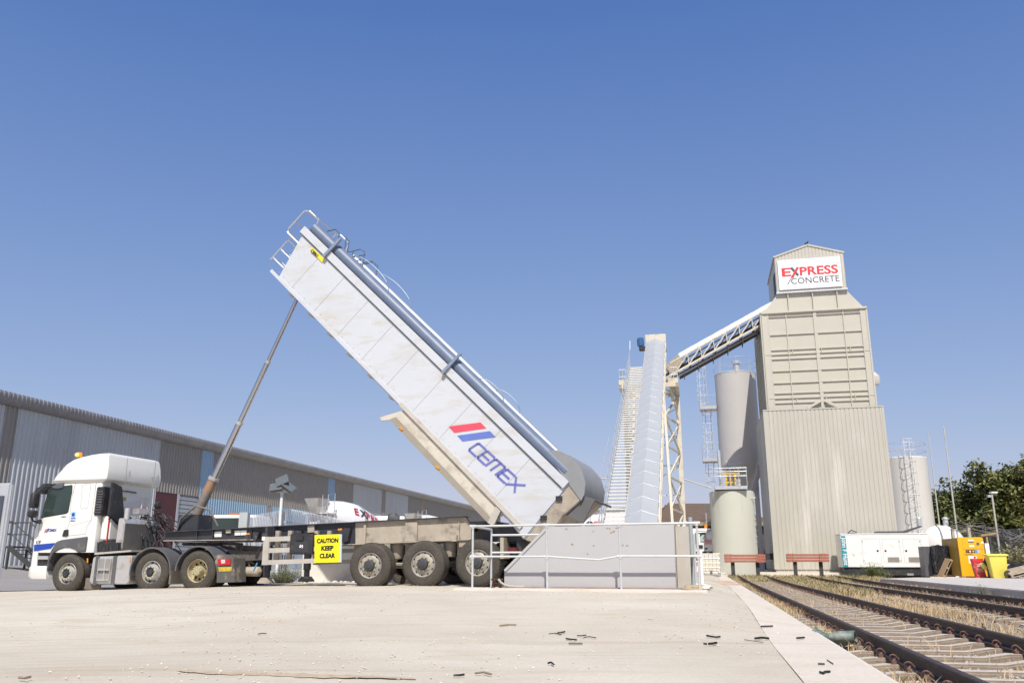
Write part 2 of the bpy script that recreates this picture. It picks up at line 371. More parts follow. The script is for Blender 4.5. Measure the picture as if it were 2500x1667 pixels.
# asphalt lane by the warehouse (runs off to the left)
asp = ground_material('asphalt', (.25, .235, .225), (.30, .285, .27), (.22, .20, .185))
def lane_z(a, b): return gz(*PF.world(a, b)) + .012
lane = sheet('asphalt_road', frange(-40, -14.5, .75), frange(20, 52, .75), lambda a, b: (lane_z(a, b) if a + .10 * (b - 20) < -16.2 + .5 * math.sin(b) else gz(*PF.world(a, b)) - .05), asp)
tag(lane, kind='structure')
# track bed
bedm = ground_material('ballast_bed', (.27, .22, .165), (.33, .265, .18), (.22, .17, .12), False)
def bed_z(a, b):
    return -.25 + .02 * math.sin(a * 3 + b) * math.sin(b * 1.3) - .08 * smooth((.6 - abs(a - 2.6)) / .4) * 0 + .14 * smooth((b - 40) / 16)
tag(sheet('track_bed', frange(KERB + .045, PLAT + .02, .2), frange(-1, 60, .5), bed_z, bedm), kind='structure')
# raised concrete platform beyond the tracks
plt = MB()
PLZ = .05
q0 = [PF.world(PLAT + .25 * math.sin(0), 14), PF.world(PLAT + .02, 44), PF.world(PLAT - .3, 46), PF.world(PLAT + 2.2, 50), PF.world(26, 50), PF.world(30, 14)]
plt.prism(q0, -.4, PLZ, ax='z')
tag(plt.build('platform', M('platform_concrete', (.50, .46, .42), .9, var=.08, vs=1.2, dirt=((.30, .25, .21), .2, 2.5), bump=.2, bs=20), bevel=.03), kind='structure')

# ================================================================== WAREHOUSE
WX, WY = at(0, 990, 40)[:2]
W = Fr(WX, WY, -12.35)
wh = thing('warehouse', 'long grey corrugated warehouse with rounded eaves behind the truck', 'warehouse', W)
EZ = 8.25
def sx(x, y): return W.px(x, y)[0]
def wpanel(s0, s1, z0, z1, m, nm='wall_panel', pitch=.3, off=0):
    MB().corr(s0, s1, z0, z1, pitch, .045, off, 'x', flip=-1).build(nm, m, wh)
s = dict(a=sx(13, 1000), b=sx(45, 1000), c=sx(391, 1090), d=sx(492, 1110), e=sx(521, 1120), f=sx(658, 1150), g=sx(670, 1150), h=sx(800, 1180), i=sx(817, 1185), j=sx(862, 1190),
         k=sx(932, 1200), l=sx(940, 1200), m=sx(996, 1212), n=sx(1027, 1215), o=sx(1036, 1216))
ZM = W.px(620, 1213)[1]
ZM = 5.0
wpanel(-12, s['a'], 0, EZ, whgrey); wpanel(s['a'], s['b'], 0, EZ, whbrown); wpanel(s['b'], s['c'], 0, EZ, whgrey)
wpanel(s['c'], s['d'], ZM, EZ, whbrown); wpanel(s['d'], s['e'], 0, EZ, whblue)
wpanel(s['e'], s['h'], ZM, EZ, whbrown); wpanel(s['e'], s['f'], 0, ZM, whblue); wpanel(s['f'], s['g'], 0, ZM, whbrown); wpanel(s['g'], s['h'], 0, ZM, whblue)
wpanel(s['h'], s['i'], 0, EZ, whblue); wpanel(s['i'], s['j'], 0, EZ, whbrown); wpanel(s['j'], s['k'], 0, EZ, whgrey); wpanel(s['k'], s['l'], 0, EZ, whbrown, off=.05)
wpanel(s['l'], s['m'], 0, EZ, whgrey); wpanel(s['m'], s['n'], 0, EZ, whbrown); wpanel(s['n'], s['o'], 0, EZ, whtan); wpanel(s['o'], s['o'] + 40, 0, EZ, whbrown)
rd0, rd1 = sx(382, 1260), sx(430, 1260); ro1 = sx(486, 1260)
MB().box(-.12, .02, s['c'] + .05, rd1 - .1, 0, ZM).build('door', maroon, wh)
mb = MB()
zz = 0
while zz < ZM - .2: mb.box(-.10 - .02, .0, rd1 + .1, ro1, zz, zz + .2); mb.box(-.14, -.12, rd1 + .1, ro1, zz + .2, zz + .26); zz += .26
mb.build('roller_door', roller, wh)
MB().box(-.1, .06, rd1 - .1, rd1 + .1, 0, ZM).build('door_frame', galv, wh)
MB().box(-30, -.06, -12, s['o'] + 40, -.3, 8.1).build('inner_hall', whbrown, wh)
# rounded eave, ribbed across
bm = MB(); prof = []
for k in range(9):
    a = R(-90 + 180 * k / 8 * .62)
    prof.append((.50 * math.cos(a) * 1.0 - .0, 8.50 + .42 * math.sin(a)))
prof = [(.05, 8.10)] + prof + [(-1.5, 9.12)] + [(-14, 10.4)]
rows = []; sv = -12; i = 0
while sv < s['o'] + 40:
    for dd in (0, 1):
        rr = .025 * dd
        rows.append([bm.bm.verts.new((px_ + (rr if j > 0 else 0), sv + (.0 if dd == 0 else .0) + dd * .14, pz + rr * .5)) for j, (px_, pz) in enumerate(prof)])
        rows.append([bm.bm.verts.new((px_ + (rr if j > 0 else 0), sv + dd * .14 + .12, pz + rr * .5)) for j, (px_, pz) in enumerate(prof)])
    sv += .28
for A, B in zip(rows, rows[1:]):
    for j in range(len(prof) - 1): bm.bm.faces.new([A[j], A[j + 1], B[j + 1], B[j]])
bm.build('eave', wheave, wh, smooth_=20)
# steel stairs against the warehouse
st = thing('metal_staircase', 'dark steel staircase with handrails against the warehouse at the left', 'staircase', loc=at(50, 1330, 37.0)[:2] + (0,) if False else (at(50, 1330, 37)[0], 37, gz(at(50, 1330, 37)[0], 37)), rz=-12)
stm = M('stair_steel', (.05, .055, .055), .6, var=.15)
zb = st.location.z
mb = MB(); mb.box(-1.2, -.1, -.5, .5, .88, .95)
for i in range(5): mb.box(-.1 + i * .26, .16 + i * .26, -.5, .5, .78 - i * .17, .81 - i * .17)
mb.build('tread', stm, st)
mb = MB(); mb.beam((-.1, -.5, .9), (1.25, -.5, .02), .04, .2); mb.beam((-.1, .5, .9), (1.25, .5, .02), .04, .2)
for q in ((-1.2, -.5), (-.1, -.5), (-1.2, .5), (-.1, .5)): mb.beam((q[0], q[1], 0), (q[0], q[1], .9), .07)
mb.build('stringer', stm, st)
for yy in (-.5, .5):
    mb = MB()
    mb.tube([(-1.2, yy, 1.95), (-.1, yy, 1.95), (1.25, yy, 1.0), (1.25, yy, 0)], .025); mb.tube([(-1.2, yy, 1.45), (-.1, yy, 1.45), (1.25, yy, .5)], .02)
    for q in (-1.2, -.1): mb.tube([(q, yy, .9), (q, yy, 1.95)], .022)
    mb.build('handrail', stm, st)

# ================================================================== BATCHING TOWER
TX, TY = at(1893, 1385, 57)[:2]
T = Fr(TX, TY, -12.35, .38)
tw = thing('batching_tower', 'tall beige steel batching tower with ribbed hopper panels and sign', 'concrete plant', T)
tz = -.38
CT = 10.72 + tz                                    # cladding top
MB().corr(0, 7.55, 0, CT, .27, .03, 0, 'y', .84, sl=.05).build('cladding', clad, tw)
MB().corr(0, 8.0, 0, CT, .27, .03, 0, 'x', .84, sl=.05).build('cladding', clad, tw)
MB().box(.04, 7.5, .04, 7.95, -.5, CT - .1).build('inner_wall', clad, tw)
MB().box(-.06, 7.6, -.055, .02, CT, CT + .08).box(-.06, .02, .02, 8.0, CT, CT + .08).build('flashing', clad, tw)
mb = MB(); mb.box(-.05, .09, -.05, .0, 0, CT - .02).box(7.46, 7.6, -.05, 0, 0, CT - .02); mb.build('corner_trim', clad, tw)
# hopper bins: face sheets and proud ribs
x0, x1, zt, zb_ = .36, 7.27, 17.6 + tz, CT
dep = 7.6
MB().box(x0 + .1, x1 - .1, .32, dep, zb_ - .3, zt).build('bin_wall', beige, tw)
def ryp(y): return .22
ribs = MB()
def rib_h(z, a=x0, b=x1, h=.05, d=.085, y=.32): ribs.box(a, b, y - d, y, z - h / 2, z + h / 2)
def rib_v(x, z0, z1, wd=.05, d=.08, y=.32): ribs.box(x - wd / 2, x + wd / 2, y - d, y, z0, z1)
def zf(x, y, v=.2): return T.py(*d4(x, y), v=v)[1]
hs = [zf(680, 605), zf(690, 645), zf(695, 790), zf(700, 912), zf(705, 948), zf(705, 985), zf(712, 1082), zf(722, 1178), zf(735, 1260), zf(738, 1300), zf(742, 1338)]
xm = [1.98, 3.87, 5.72]
for i, z in enumerate(hs): rib_h(z, x0 + (.0 if i in (0, 4, 9) else .42), x1 - (.0 if i in (0, 4, 9) else .42))
for x in (x0 + .42, *xm, x1 - .42): rib_v(x, zb_ + .06, zt, .06 if x not in (xm[1],) else .22, .075)
for zz in (hs[3], hs[9]):
    for x in xm: rib_v(x + .25, zz - .28, zz + .1, .05)
rib_v(x0 + .03, zb_ + .06, zt, .1, .10); rib_v(x1 - .03, zb_ + .06, zt, .1, .10)
ribs.build('bin_rib', beige, tw)
MB().box(x0 + .05, x0 + .4, .26, .33, zb_, zt).box(x1 - .4, x1 - .05, .26, .33, zb_, zt).build('corner_column', beige, tw)
mb = MB(); xc = xm[1]
mb.beam((xc - .12, .14, hs[10] + .05), (xc - 1.0, .14, CT + .12), .1, .16); mb.beam((xc + .12, .14, hs[10] + .05), (xc + 1.0, .14, CT + .12), .1, .16)
mb.build('brace', beige, tw)
# left side of the bins: deep ribs
mb = MB()
for i in range(9): y = .35 + i * (dep - .45) / 8; mb.box(x0 - .12, x0 + .1, y - .04, y + .04, zb_ + .02, zt - .02)
for z in hs: mb.box(x0 - .10, x0 + .1, .33, dep, z - .035, z + .035)
for z in (zb_ + .5, (hs[1] + hs[2]) / 2, (hs[2] + hs[3]) / 2): mb.box(x0 - .10, x0 + .1, .33, dep, z - .03, z + .03)
mb.build('side_rib', beige, tw)
# right side ribs
mb = MB()
for z in hs: mb.box(x1 - .1, x1 + .04, .33, dep, z - .03, z + .03)
mb.build('side_rib', beige, tw)
# tapered neck
hx0, hx1, hz0, hz1, hzp = 1.52, 6.13, 19.1 + tz, 21.72 + tz, 22.45 + tz
hy0, hy1 = .35, 6.5
bm = MB(); lo = [(x0 + .08, .33), (x1 - .1, .33), (x1 - .1, dep), (x0 + .08, dep)]; hi = [(hx0 + .1, .36), (hx1 - .1, .36), (hx1 - .1, dep), (hx0 + .1, dep)]
A = [bm.bm.verts.new((*p, zt)) for p in lo]; B = [bm.bm.verts.new((*p, hz0)) for p in hi]
for i in range(4): bm.bm.faces.new([A[i], A[(i + 1) % 4], B[(i + 1) % 4], B[i]])
bm.bm.faces.new(B); bm.build('hopper_neck', beige, tw)
mb = MB()
for x in (2.22, 3.85, 5.46): mb.box(x - .03, x + .03, .2, .335, zt + .02, hz0 - .02)
mb.box(x0 - .02, x1 + .02, .16, .32, zt - .02, zt + .06); mb.build('neck_rib', beige, tw)
# head house
hc = (hx0 + hx1) / 2
MB().corr(hx0, hx1, hz0, lambda x: hzp - (hzp - hz1) * abs(x - hc) / (hx1 - hc), .23, .025, hy0 - .10, 'y', .82, sl=.05).build('head_house_cladding', clad, tw)
mb = MB(); mb.prism([(hx0 + .02, hz0), (hx1 - .02, hz0), (hx1 - .02, hz1 - .03), (hc, hzp - .03), (hx0 + .02, hz1 - .03)], hy0 - .07, hy1)
mb.build('head_house', clad, tw)
mb = MB(); mb.beam((hx0 - .06, hy0 - .14, hz1 - .02), (hc, hy0 - .14, hzp), .06, .12); mb.beam((hc, hy0 - .14, hzp), (hx1 + .06, hy0 - .14, hz1 - .02), .06, .12)
mb.build('verge_trim', clad, tw)
mb = MB(); mb.prism([(hx0 - .08, hz1 - .05), (hc, hzp + .03), (hx1 + .08, hz1 - .05), (hx1 + .08, hz1 + .0), (hc, hzp + .08), (hx0 - .08, hz1)], hy0 - .1, hy1 + .1); mb.build('roof', beige, tw)
MB().box(hx0 - .05, hx1 + .05, hy0 - .22, hy1, hz0 - .12, hz0).build('deck', galv, tw)
MB().box(hx0 - .02, hx0 + .03, 1.1, 2.1, hz0 + .1, hz0 + 1.7).build('opening', black, tw)
# sign
sgx0, sgz0 = T.py(*d4(402, 440), v=.12); sgx1, _ = T.py(*d4(905, 415), v=.12); _, sgz1 = T.py(*d4(385, 193), v=.12)
sg = MB().box(sgx0, sgx1, .10, .20, hz0 + .12, hz0 + 2.30).build('sign_board', whsig, tw)
SZ = hz0
def tp(x, y): return T.py(*d4(x, y), v=.09)
L0 = tp(420, 318); L1 = tp(868, 292)
wexp = L1[0] - L0[0]
t = text('E', .86, L0[0] - .02, SZ + 1.08, .098, redf, sg, bold=.026)
def fit(t_, a, b):
    """stretch lettering so that it spans a..b in x"""
    xs = [v.co.x for v in t_.data.vertices]; lo_, hi_ = min(xs), max(xs); k = (b - a) / (hi_ - lo_)
    for v in t_.data.vertices: v.co.x = a + (v.co.x - lo_) * k
zE = SZ + 1.10
fit(t, L0[0], tp(468, 0)[0]); t2 = text('PRESS', .86, 0, zE, .098, redf, sg, bold=.026)
fit(t2, tp(560, 270)[0], tp(868, 270)[0])
for v in t.data.vertices: v.co.z = zE + (v.co.z - (SZ + 1.08))
# the X: a grey arm and a longer red-to-grey arm running down to the left
mb = MB()
xa = lambda x, y: tp(x, y)
def sb(p, q, wd, y0=.098, y1=.088):
    p, q = Vector((p[0], 0, p[1])), Vector((q[0], 0, q[1])); d = (q - p).normalized(); nn = Vector((-d.z, 0, d.x)) * wd / 2
    return [((p + nn).x, (p + nn).z), ((q + nn).x, (q + nn).z), ((q - nn).x, (q - nn).z), ((p - nn).x, (p - nn).z)]
capz = zE + .61
xl, xr = tp(482, 270)[0], tp(548, 270)[0]
MB().prism(sb((xl + .1, capz), (xr - .02, zE), .17), .098, .088).build('letter_stroke', greyf, sg)
MB().prism(sb((xr - .0, capz), (xl + .12, zE - .12), .16), .0875, .078).build('letter_stroke', redf, sg)
MB().prism(sb((xl + .12, zE - .06), (tp(432, 0)[0] - .0, SZ + .50), .045), .0775, .072).build('letter_stroke', greyf, sg)
t3 = text('CONCRETE', .62, 0, SZ + .50, .098, greyf, sg, bold=.006)
fit(t3, tp(492, 350)[0], tp(878, 335)[0])
# vents low on the right side
MB().lathe([(0, 0), (.3, .02), (.38, .3), (.36, .6), (.1, .9)], (x1 + .35, 2, hs[6] - .9), 'z', 14).build('filter_vent', silog, tw, smooth_=True)
# bird perched on the ridge
bd = thing('bird', 'small dark bird perched on the tower roof ridge', 'bird', loc=(*T.world(hc - .02, .5), hzp + .38 + .09), rz=-60)
mb = MB(); mb.lathe([(.0, -.17), (.03, -.14), (.065, -.04), (.075, .03), (.05, .11), (.0, .14)], (0, 0, .12), 'x', 10); mb.lathe([(0, -.05), (.04, -.02), (.042, .02), (0, .055)], (.13, 0, .22), 'x', 10)
mb.beam((.17, 0, .22), (.22, 0, .21), .015); mb.beam((-.15, 0, .11), (-.28, 0, .02), .05, .015); mb.beam((.05, .05, .15), (-.16, .05, .09), .02, .07); mb.tube([(.02, -.02, .07), (.03, -.02, 0)], .006); mb.tube([(.02, .02, .07), (.03, .02, 0)], .006)
mb.tube([(.08, 0, .14), (.12, 0, .22)], .03, r2=.028)
mb.build('body', black, bd, smooth_=True)

# ================================================================== CONVEYORS AND TRESTLE
cb = at(1565, 1277, 35); ct = at(1600.5, 830, 60)
ang = math.degrees(math.atan2(ct.x - cb.x, ct.y - cb.y))
CV = Fr(cb.x, cb.y, -ang)
LEN = math.hypot(ct.x - cb.x, ct.y - cb.y); ZC0, ZC1 = cb.z, ct.z
slope = (ZC1 - ZC0) / LEN
cv = thing('conveyor', 'steep inclined conveyor under a ribbed galvanised cover rising from the pit', 'conveyor', CV)
def cz(t): return ZC0 + slope * t
HWc = .66
mb = MB(); NP = 24; tl0 = -3.0
step = (LEN - tl0) / NP
for i in range(NP):
    a, b = tl0 + i * step, tl0 + (i + 1) * step + .05
    o1, o2 = .0, .004
    prof = lambda t, o: [(-HWc - o, t, cz(t) - .26), (-HWc - o, t, cz(t) - .02 + o), (-HWc * .5, t, cz(t) + .10 + o), (0, t, cz(t) + .22 + o), (HWc * .5, t, cz(t) + .10 + o), (HWc + o, t, cz(t) - .02 + o), (HWc + o, t, cz(t) - .26)]
    seg = [prof(a, o2), prof(a + .08, o2), prof(a + .10, o1), prof(b, o1)]
    rr = [[mb.bm.verts.new(p) for p in q] for q in seg]
    for A, B in zip(rr, rr[1:]):
        for k in range(6): mb.bm.faces.new([A[k], A[k + 1], B[k + 1], B[k]])
mb.build('cover', galvcover, cv, smooth_=25)
for i in range(NP + 1):  # added bright beads put the glint of the seams into colour and shape
    a = tl0 + i * step + .02; mb = MB()
    mb.tube([(-HWc - .015, a, cz(a) - .26), (-HWc - .015, a, cz(a)), (-HWc * .5, a, cz(a) + .105), (0, a, cz(a) + .225), (HWc * .5, a, cz(a) + .105), (HWc + .015, a, cz(a)), (HWc + .015, a, cz(a) - .26)], .009, 6)
    sm_ = mb.build('glint_bead', M('seam_glint', (.60, .63, .65), .4, .2), cv, smooth_=40)
mb = MB(); mb.prism([(-HWc - .08, ZC1 - .7), (HWc + .08, ZC1 - .7), (HWc + .08, ZC1 + .42), (-HWc - .08, ZC1 + .42)], LEN - .1, LEN + 1.1); mb.build('head_box', beiged, cv, bevel=.03)
mb = MB()
for sgn in (-1, 1):
    mb.beam((sgn * (HWc + .02), tl0, cz(tl0) - .35), (sgn * (HWc + .02), LEN, cz(LEN) - .35), .08, .16)
    mb.beam((sgn * (HWc + .02), tl0, cz(tl0) - 1.05), (sgn * (HWc + .02), LEN, cz(LEN) - 1.05), .1, .12)
    n_ = 18
    for i in range(n_):
        a = tl0 + (LEN - tl0) * i / n_; b = tl0 + (LEN - tl0) * (i + 1) / n_
        p, q = (sgn * (HWc + .02), a, cz(a) - .38), (sgn * (HWc + .02), b, cz(b) - 1.03)
        if i % 2: p, q = (p[0], a, cz(a) - 1.03), (q[0], b, cz(b) - .38)
        mb.beam(p, q, .05)
mb.build('truss', beiged, cv)
mb = MB(); mb.box(-HWc, HWc, 0, .03, 0, .01); mb.bm.clear()
mb.prism([(tl0, cz(tl0) - .55), (LEN, cz(LEN) - .55), (LEN, cz(LEN) - .60), (tl0, cz(tl0) - .60)], -HWc + .05, HWc - .05, ax='x'); mb.build('belt', rubber, cv)
# drive motor on the left of the head
mtr = MB().lathe([(.0, -.32), (.22, -.3), (.25, -.1), (.25, .25), (.15, .34), (0, .36)], (-HWc - .38, LEN - .9, ZC1 - .35), 'z', 18).build('drive_motor', M('motor_blue', (.04, .12, .26), .4), cv, smooth_=True)
MB().box(-HWc - .5, -HWc - .05, LEN - 1.1, LEN - .6, ZC1 - .95, ZC1 - .68).build('gearbox', black, cv, bevel=.03)

# staircase beside the conveyor
sc = thing('access_stairs', 'long open metal access stairs climbing beside the inclined conveyor', 'staircase', CV)
SL, SR = -HWc - 1.02, -HWc - .14
t_top = LEN - 3.6
def sz(t): return cz(t) - .75
nst = 74
tr_m = M('stair_tread', (.66, .65, .60), .6, .1, var=.12)
tread = None
for i in range(nst):
    t_ = tl0 + .6 + (t_top - tl0 - .6) * (i + .5) / nst
    if tread is None:
        tread = MB().box(SL + .03, SR, -.10, .10, -.03, .012).box(SL + .03, SR, -.108, -.10, -.05, .016).build('tread', tr_m, sc); o = tread
    else:
        o = tread.copy(); col.objects.link(o); o.parent = sc
    o.location = (0, t_, sz(t_))
for x in (SL, SR + .03): MB().beam((x, tl0, sz(tl0) - .05), (x, t_top, sz(t_top) - .05), .035, .24).build('stringer', galv, sc)
for x in (SL,):
    mb = MB(); mb.tube([(x, tl0, sz(tl0) + 1.0), (x, t_top, sz(t_top) + 1.0), (x, t_top + .6, sz(t_top) + 1.35), (x, t_top + 1.0, sz(t_top) + 2.1)], .022, 6); mb.tube([(x, tl0, sz(tl0) + .5), (x, t_top, sz(t_top) + .5)], .018, 6)
    for i in range(26):
        t_ = tl0 + (t_top - tl0) * i / 25; mb.tube([(x, t_, sz(t_)), (x, t_, sz(t_) + 1.0)], .022, 6)
    mb.build('handrail', galv, sc)
mb = MB(); mb.tube([(SL - .3, -.5 + tl0, 1.0), (SL - .25, 8, sz(8) + 1.0)], .02, 6); mb.tube([(SL - .3, tl0, .4), (SL - .3, tl0, 2.6)], .02, 6); mb.build('outer_rail', galv, sc)

# support trestle
ts = thing('trestle_tower', 'beige lattice trestle carrying the conveyor transfer platform', 'steel trestle', CV)
tY = LEN - 2.6
xl_, xr_ = CV.py(1517, 955, v=tY)[0], CV.py(1652, 955, v=tY)[0]
zp = CV.py(1640, 945, v=tY)[1]
TB = tY + 3.4
for x, sg_ in ((xl_, -1), (xr_, 1)):
    MB().box(x - .15, x + .15, TB - .15, TB + .15, 0, zp).build('leg', beiged, ts)
    MB().beam((x - sg_ * .55, tY - 3.2, 0), (x - sg_ * .9, tY - .1, zp), .16, .2).build('leg', beiged, ts)
    mb = MB(); nb = 6
    def pa(h): return Vector((x - sg_ * (.55 + .35 * h / zp), tY - 3.2 + 3.1 * h / zp, h))
    for i in range(nb):
        h0, h1 = zp * i / nb, zp * (i + 1) / nb
        a0, a1 = pa(h0), pa(h1); b0, b1 = Vector((x, TB, h0)), Vector((x, TB, h1))
        mb.beam(a1, b1, .11); mb.beam(a0 if i % 2 else b0, b1 if i % 2 else a1, .11); 
        if i % 2 == 0: mb.beam(a0, b1, .08)
    mb.build('bracing', beiged, ts)
mb = MB(); mb.box(xl_ - .15, xr_ + .15, tY - .3, tY - .1, zp, zp + .28); mb.box(xl_ - .15, xr_ + .15, TB, TB + .2, zp, zp + .28)
mb.box(xl_ - .15, xl_ + .05, tY - .3, TB + .2, zp + .01, zp + .27); mb.box(xr_ - .05, xr_ + .15, tY - .3, TB + .2, zp + .01, zp + .27)
for i in range(4): xx = (xl_, xr_)[i % 2]
mb.build('platform_beam', beiged, ts)
MB().box(xl_ - .1, SL - .15, tY - .1, TB, zp + .29, zp + .33).box(HWc + .2, xr_ + .1, tY - .1, TB, zp + .29, zp + .33).build('deck', beiged, ts)
MB().box(xl_ - .14, -HWc - 1.3, tY - .16, tY - .11, zp + .3, zp + .62).box(HWc + .15, xr_ + .14, tY - .16, tY - .11, zp + .3, zp + .62).build('kick_plate', beiged, ts)
mb = MB()
for (a, b) in ((xl_ - .1, -HWc - 1.4), (HWc + .3, xr_ + .1)):
    for h in (.85, 1.35): mb.tube([(a, tY - .1, zp + h), (b, tY - .1, zp + h)], .025, 6)
    for q in (a, b, (a + b) / 2): mb.tube([(q, tY - .1, zp + .3), (q, tY - .1, zp + 1.35)], .025, 6)
for h in (.85, 1.35):
    mb.tube([(xl_ - .1, tY - .1, zp + h), (xl_ - .1, TB, zp + h)], .025, 6); mb.tube([(xr_ + .1, tY - .1, zp + h), (xr_ + .1, TB, zp + h)], .025, 6)
mb.build('handrail', galv, ts)
mb = MB()
mb.beam((xl_, tY + .2, zp - 2.2), (xr_, tY + .2, zp - .1), .07); mb.beam((HWc + .3, tY, zp - .1), (xr_, tY + 1.5, zp - 2), .08)
for i in range(5):
    h = zp * (i + .6) / 6; mb.beam((xl_, TB, h), (xr_, TB, h), .08); mb.beam((xl_, TB, h), (xr_, TB, h + zp / 6), .06)
mb.build('cross_bracing', beiged, ts)
MB().box(HWc + .3, xr_ - .2, tY + .4, tY + .5, zp - 1.1, zp - .15).build('hung_box', beiged, ts)
# horizontal cable / pipe braces
def wire(name, label, cat, pts, r, mat, **k):
    o = MB().tube(pts, r, 6).build(name, mat); tag(o, label, cat, **k); return o
wire('tie_rod', 'thin beige tie rod from the trestle leg to the lower tank', 'steel rod', [at(1672, 1170, 57), at(1739, 1192, 54)], .045, beiged)
wire('tie_rod', 'thin horizontal pipe reaching from the stairs to the tipped trailer body', 'steel rod', [at(1425, 1170, 46), at(1492, 1168, 45)], .04, beiged)

# second conveyor to the tower head
C2 = Fr(*CV.world(HWc + .1, LEN + .3), -12.35)
c2o = thing('conveyor', 'white topped truss conveyor sloping up to the tower head', 'conveyor', C2)
ua, za = C2.py(1655.6, 860, v=-.55); ub, zb2 = C2.py(1884, 722, v=-.55)
def l2(u): return za + (zb2 - za) * (u - ua) / (ub - ua)
ub += .6
mb = MB()
n_ = 14
for i in range(n_):
    a, b = ua + (ub - ua) * i / n_, ua + (ub - ua) * (i + 1) / n_ + .03; o_ = .012 * (i % 2)
    mb.bm.faces.new([mb.bm.verts.new(p) for p in [(a, -.55 - o_, l2(a) - .42), (b, -.55 - o_, l2(b) - .42), (b, -.55 - o_, l2(b) - .12), (a, -.55 - o_, l2(a) - .12)]])
    mb.bm.faces.new([mb.bm.verts.new(p) for p in [(a, -.55 - o_, l2(a) - .12), (b, -.55 - o_, l2(b) - .12), (b, 0, l2(b) + .05 + o_), (a, 0, l2(a) + .05 + o_)]])
    mb.bm.faces.new([mb.bm.verts.new(p) for p in [(a, 0, l2(a) + .05 + o_), (b, 0, l2(b) + .05 + o_), (b, .55, l2(b) - .12), (a, .55, l2(a) - .12)]])
    mb.box(a + .3, a + .42, -.575, -.556, l2(a) - .2, l2(a) - .17)
mb.build('cover', white, c2o)
us = ua - 1.0
mb = MB()
for y in (-.6, .6):
    mb.beam((ua - .6, y, l2(ua - .6) - .47), (ub, y, l2(ub) - .47), .08, .09)
    mb.beam((us, y, l2(us) - 1.35), (ub, y, l2(ub) - 1.35), .1, .14)
    for i in range(8):
        a, b = ua - .2 + (ub - ua) * i / 8, ua - .2 + (ub - ua) * (i + 1) / 8; m_ = (a + b) / 2
        mb.beam((a, y, l2(a) - 1.3), (m_ + .4, y, l2(m_ + .4) - .5), .07); mb.beam((m_ + .4, y, l2(m_ + .4) - .5), (b, y, l2(b) - 1.3), .05)
mb.build('truss', beiged, c2o)
mb = MB()
mb.beam((us, 0, l2(us) - 1.05), (ub, 0, l2(ub) - 1.05), .9, .05)
mb.beam((us + 1, 0, l2(us + 1) - 1.75), (ub, 0, l2(ub) - 1.70), 1.0, .06)
for i in range(7): a = ua + (ub - ua) * (i + .3) / 7; mb.box(a, a + .05, -.6, .6, l2(a) - 1.95, l2(a) - 1.4)
mb.build('return_belt', M('belt_dark', (.07, .06, .055), .8), c2o)
mb = MB(); mb.prism([(us, l2(us) - .5), (ua + .0, l2(ua) - .15), (ua + .35, l2(ua) - .75), (us + .5, l2(us) - 1.1)], -.62, .3); mb.build('tail_box', M('tail_mesh', (.36, .31, .24), .7, var=.3, vs=12), c2o)

# ================================================================== SILOS
ladm = M('ladder_galv', (.68, .69, .70), .5, .1)
def cage_ladder(parent, x, y, z0, z1, m=ladm, r=.36, ring=.75, out=(0, -1)):
    o = Vector((out[0], out[1], 0)).normalized(); sd_ = Vector((-o.y, o.x, 0))
    mb = MB()
    for sg_ in (-1, 1): mb.tube([Vector((x, y, z0)) + sd_ * .22 * sg_, Vector((x, y, z1)) + sd_ * .22 * sg_], .03, 5)
    z = z0 + .15
    while z < z1: mb.tube([Vector((x, y, z)) - sd_ * .22, Vector((x, y, z)) + sd_ * .22], .014, 4); z += .3
    mb.build('ladder', m, parent)
    mb = MB(); z = z0 + .6
    while z < z1:
        mb.tube([Vector((x, y, z)) + o * (r + r * math.cos(R(a))) * 1.0 * .95 + sd_ * (r * math.sin(R(a))) * 1.15 for a in range(-135, 136, 27)], .024, 4); z += ring
    for a in (-100, -40, 40, 100):
        mb.tube([Vector((x, y, zz)) + o * (r + r * math.cos(R(a))) * .95 + sd_ * (r * math.sin(R(a))) * 1.15 for zz in (z0 + .6, z1)], .012, 4)
    mb.build('ladder_cage', m, parent)
SY = 67.5
sl0 = at(1745, 905, SY); sl1 = at(1842, 905, SY); SRr = (sl1.x - sl0.x) / 2; SXc = (sl0.x + sl1.x) / 2
szt = at(1795, 903, SY - SRr)[2]; szb = at(1790, 1131, SY - SRr)[2]
tsil = thing('cement_silo', 'tall grey cement silo beside the tower, tower shadow on it', 'silo', loc=(SXc, SY, 0), rz=-12)
MB().lathe([(.25, szb - 2.6), (SRr, szb), (SRr, szt - .08), (SRr - .06, szt), (0, szt + .12)], n=64, ax='z').build('shell', silog, tsil, smooth_=25)
MB().lathe([(SRr + .015, szb - .03), (SRr + .015, szb + .06)], n=64, ax='z', caps=False).lathe([(SRr + .012, szt - .1), (SRr + .012, szt - .04)], n=64, ax='z', caps=False).build('rim_band', galv, tsil)
MB().lathe([(.28, szt), (.28, szt + .75), (.40, szt + .8), (.40, szt + .95), (.3, szt + 1.0)], (.15, -.4, 0), 'z', 20).build('filter_stack', galv, tsil, smooth_=25)
mb = MB(); ci = [(SRr * 1.02 * math.cos(R(a)), SRr * 1.02 * math.sin(R(a))) for a in range(0, 360, 15)]
for h in (.55, 1.1): mb.tube([(a, b, szt + h) for a, b in ci], .02, 5, closed=True)
for a, b in ci[::3]: mb.tube([(a, b, szt - .2), (a, b, szt + 1.1)], .022, 5)
mb.build('top_rail', galv, tsil)
for a in (45, 135, 225, 315): MB().beam((SRr * .93 * math.cos(R(a)), SRr * .93 * math.sin(R(a)), 0), (SRr * .93 * math.cos(R(a)), SRr * .93 * math.sin(R(a)), szb + .3), .22).build('leg', silog, tsil)
lx = -SRr - .35
def zat(y): return at(1730, y, SY)[2]
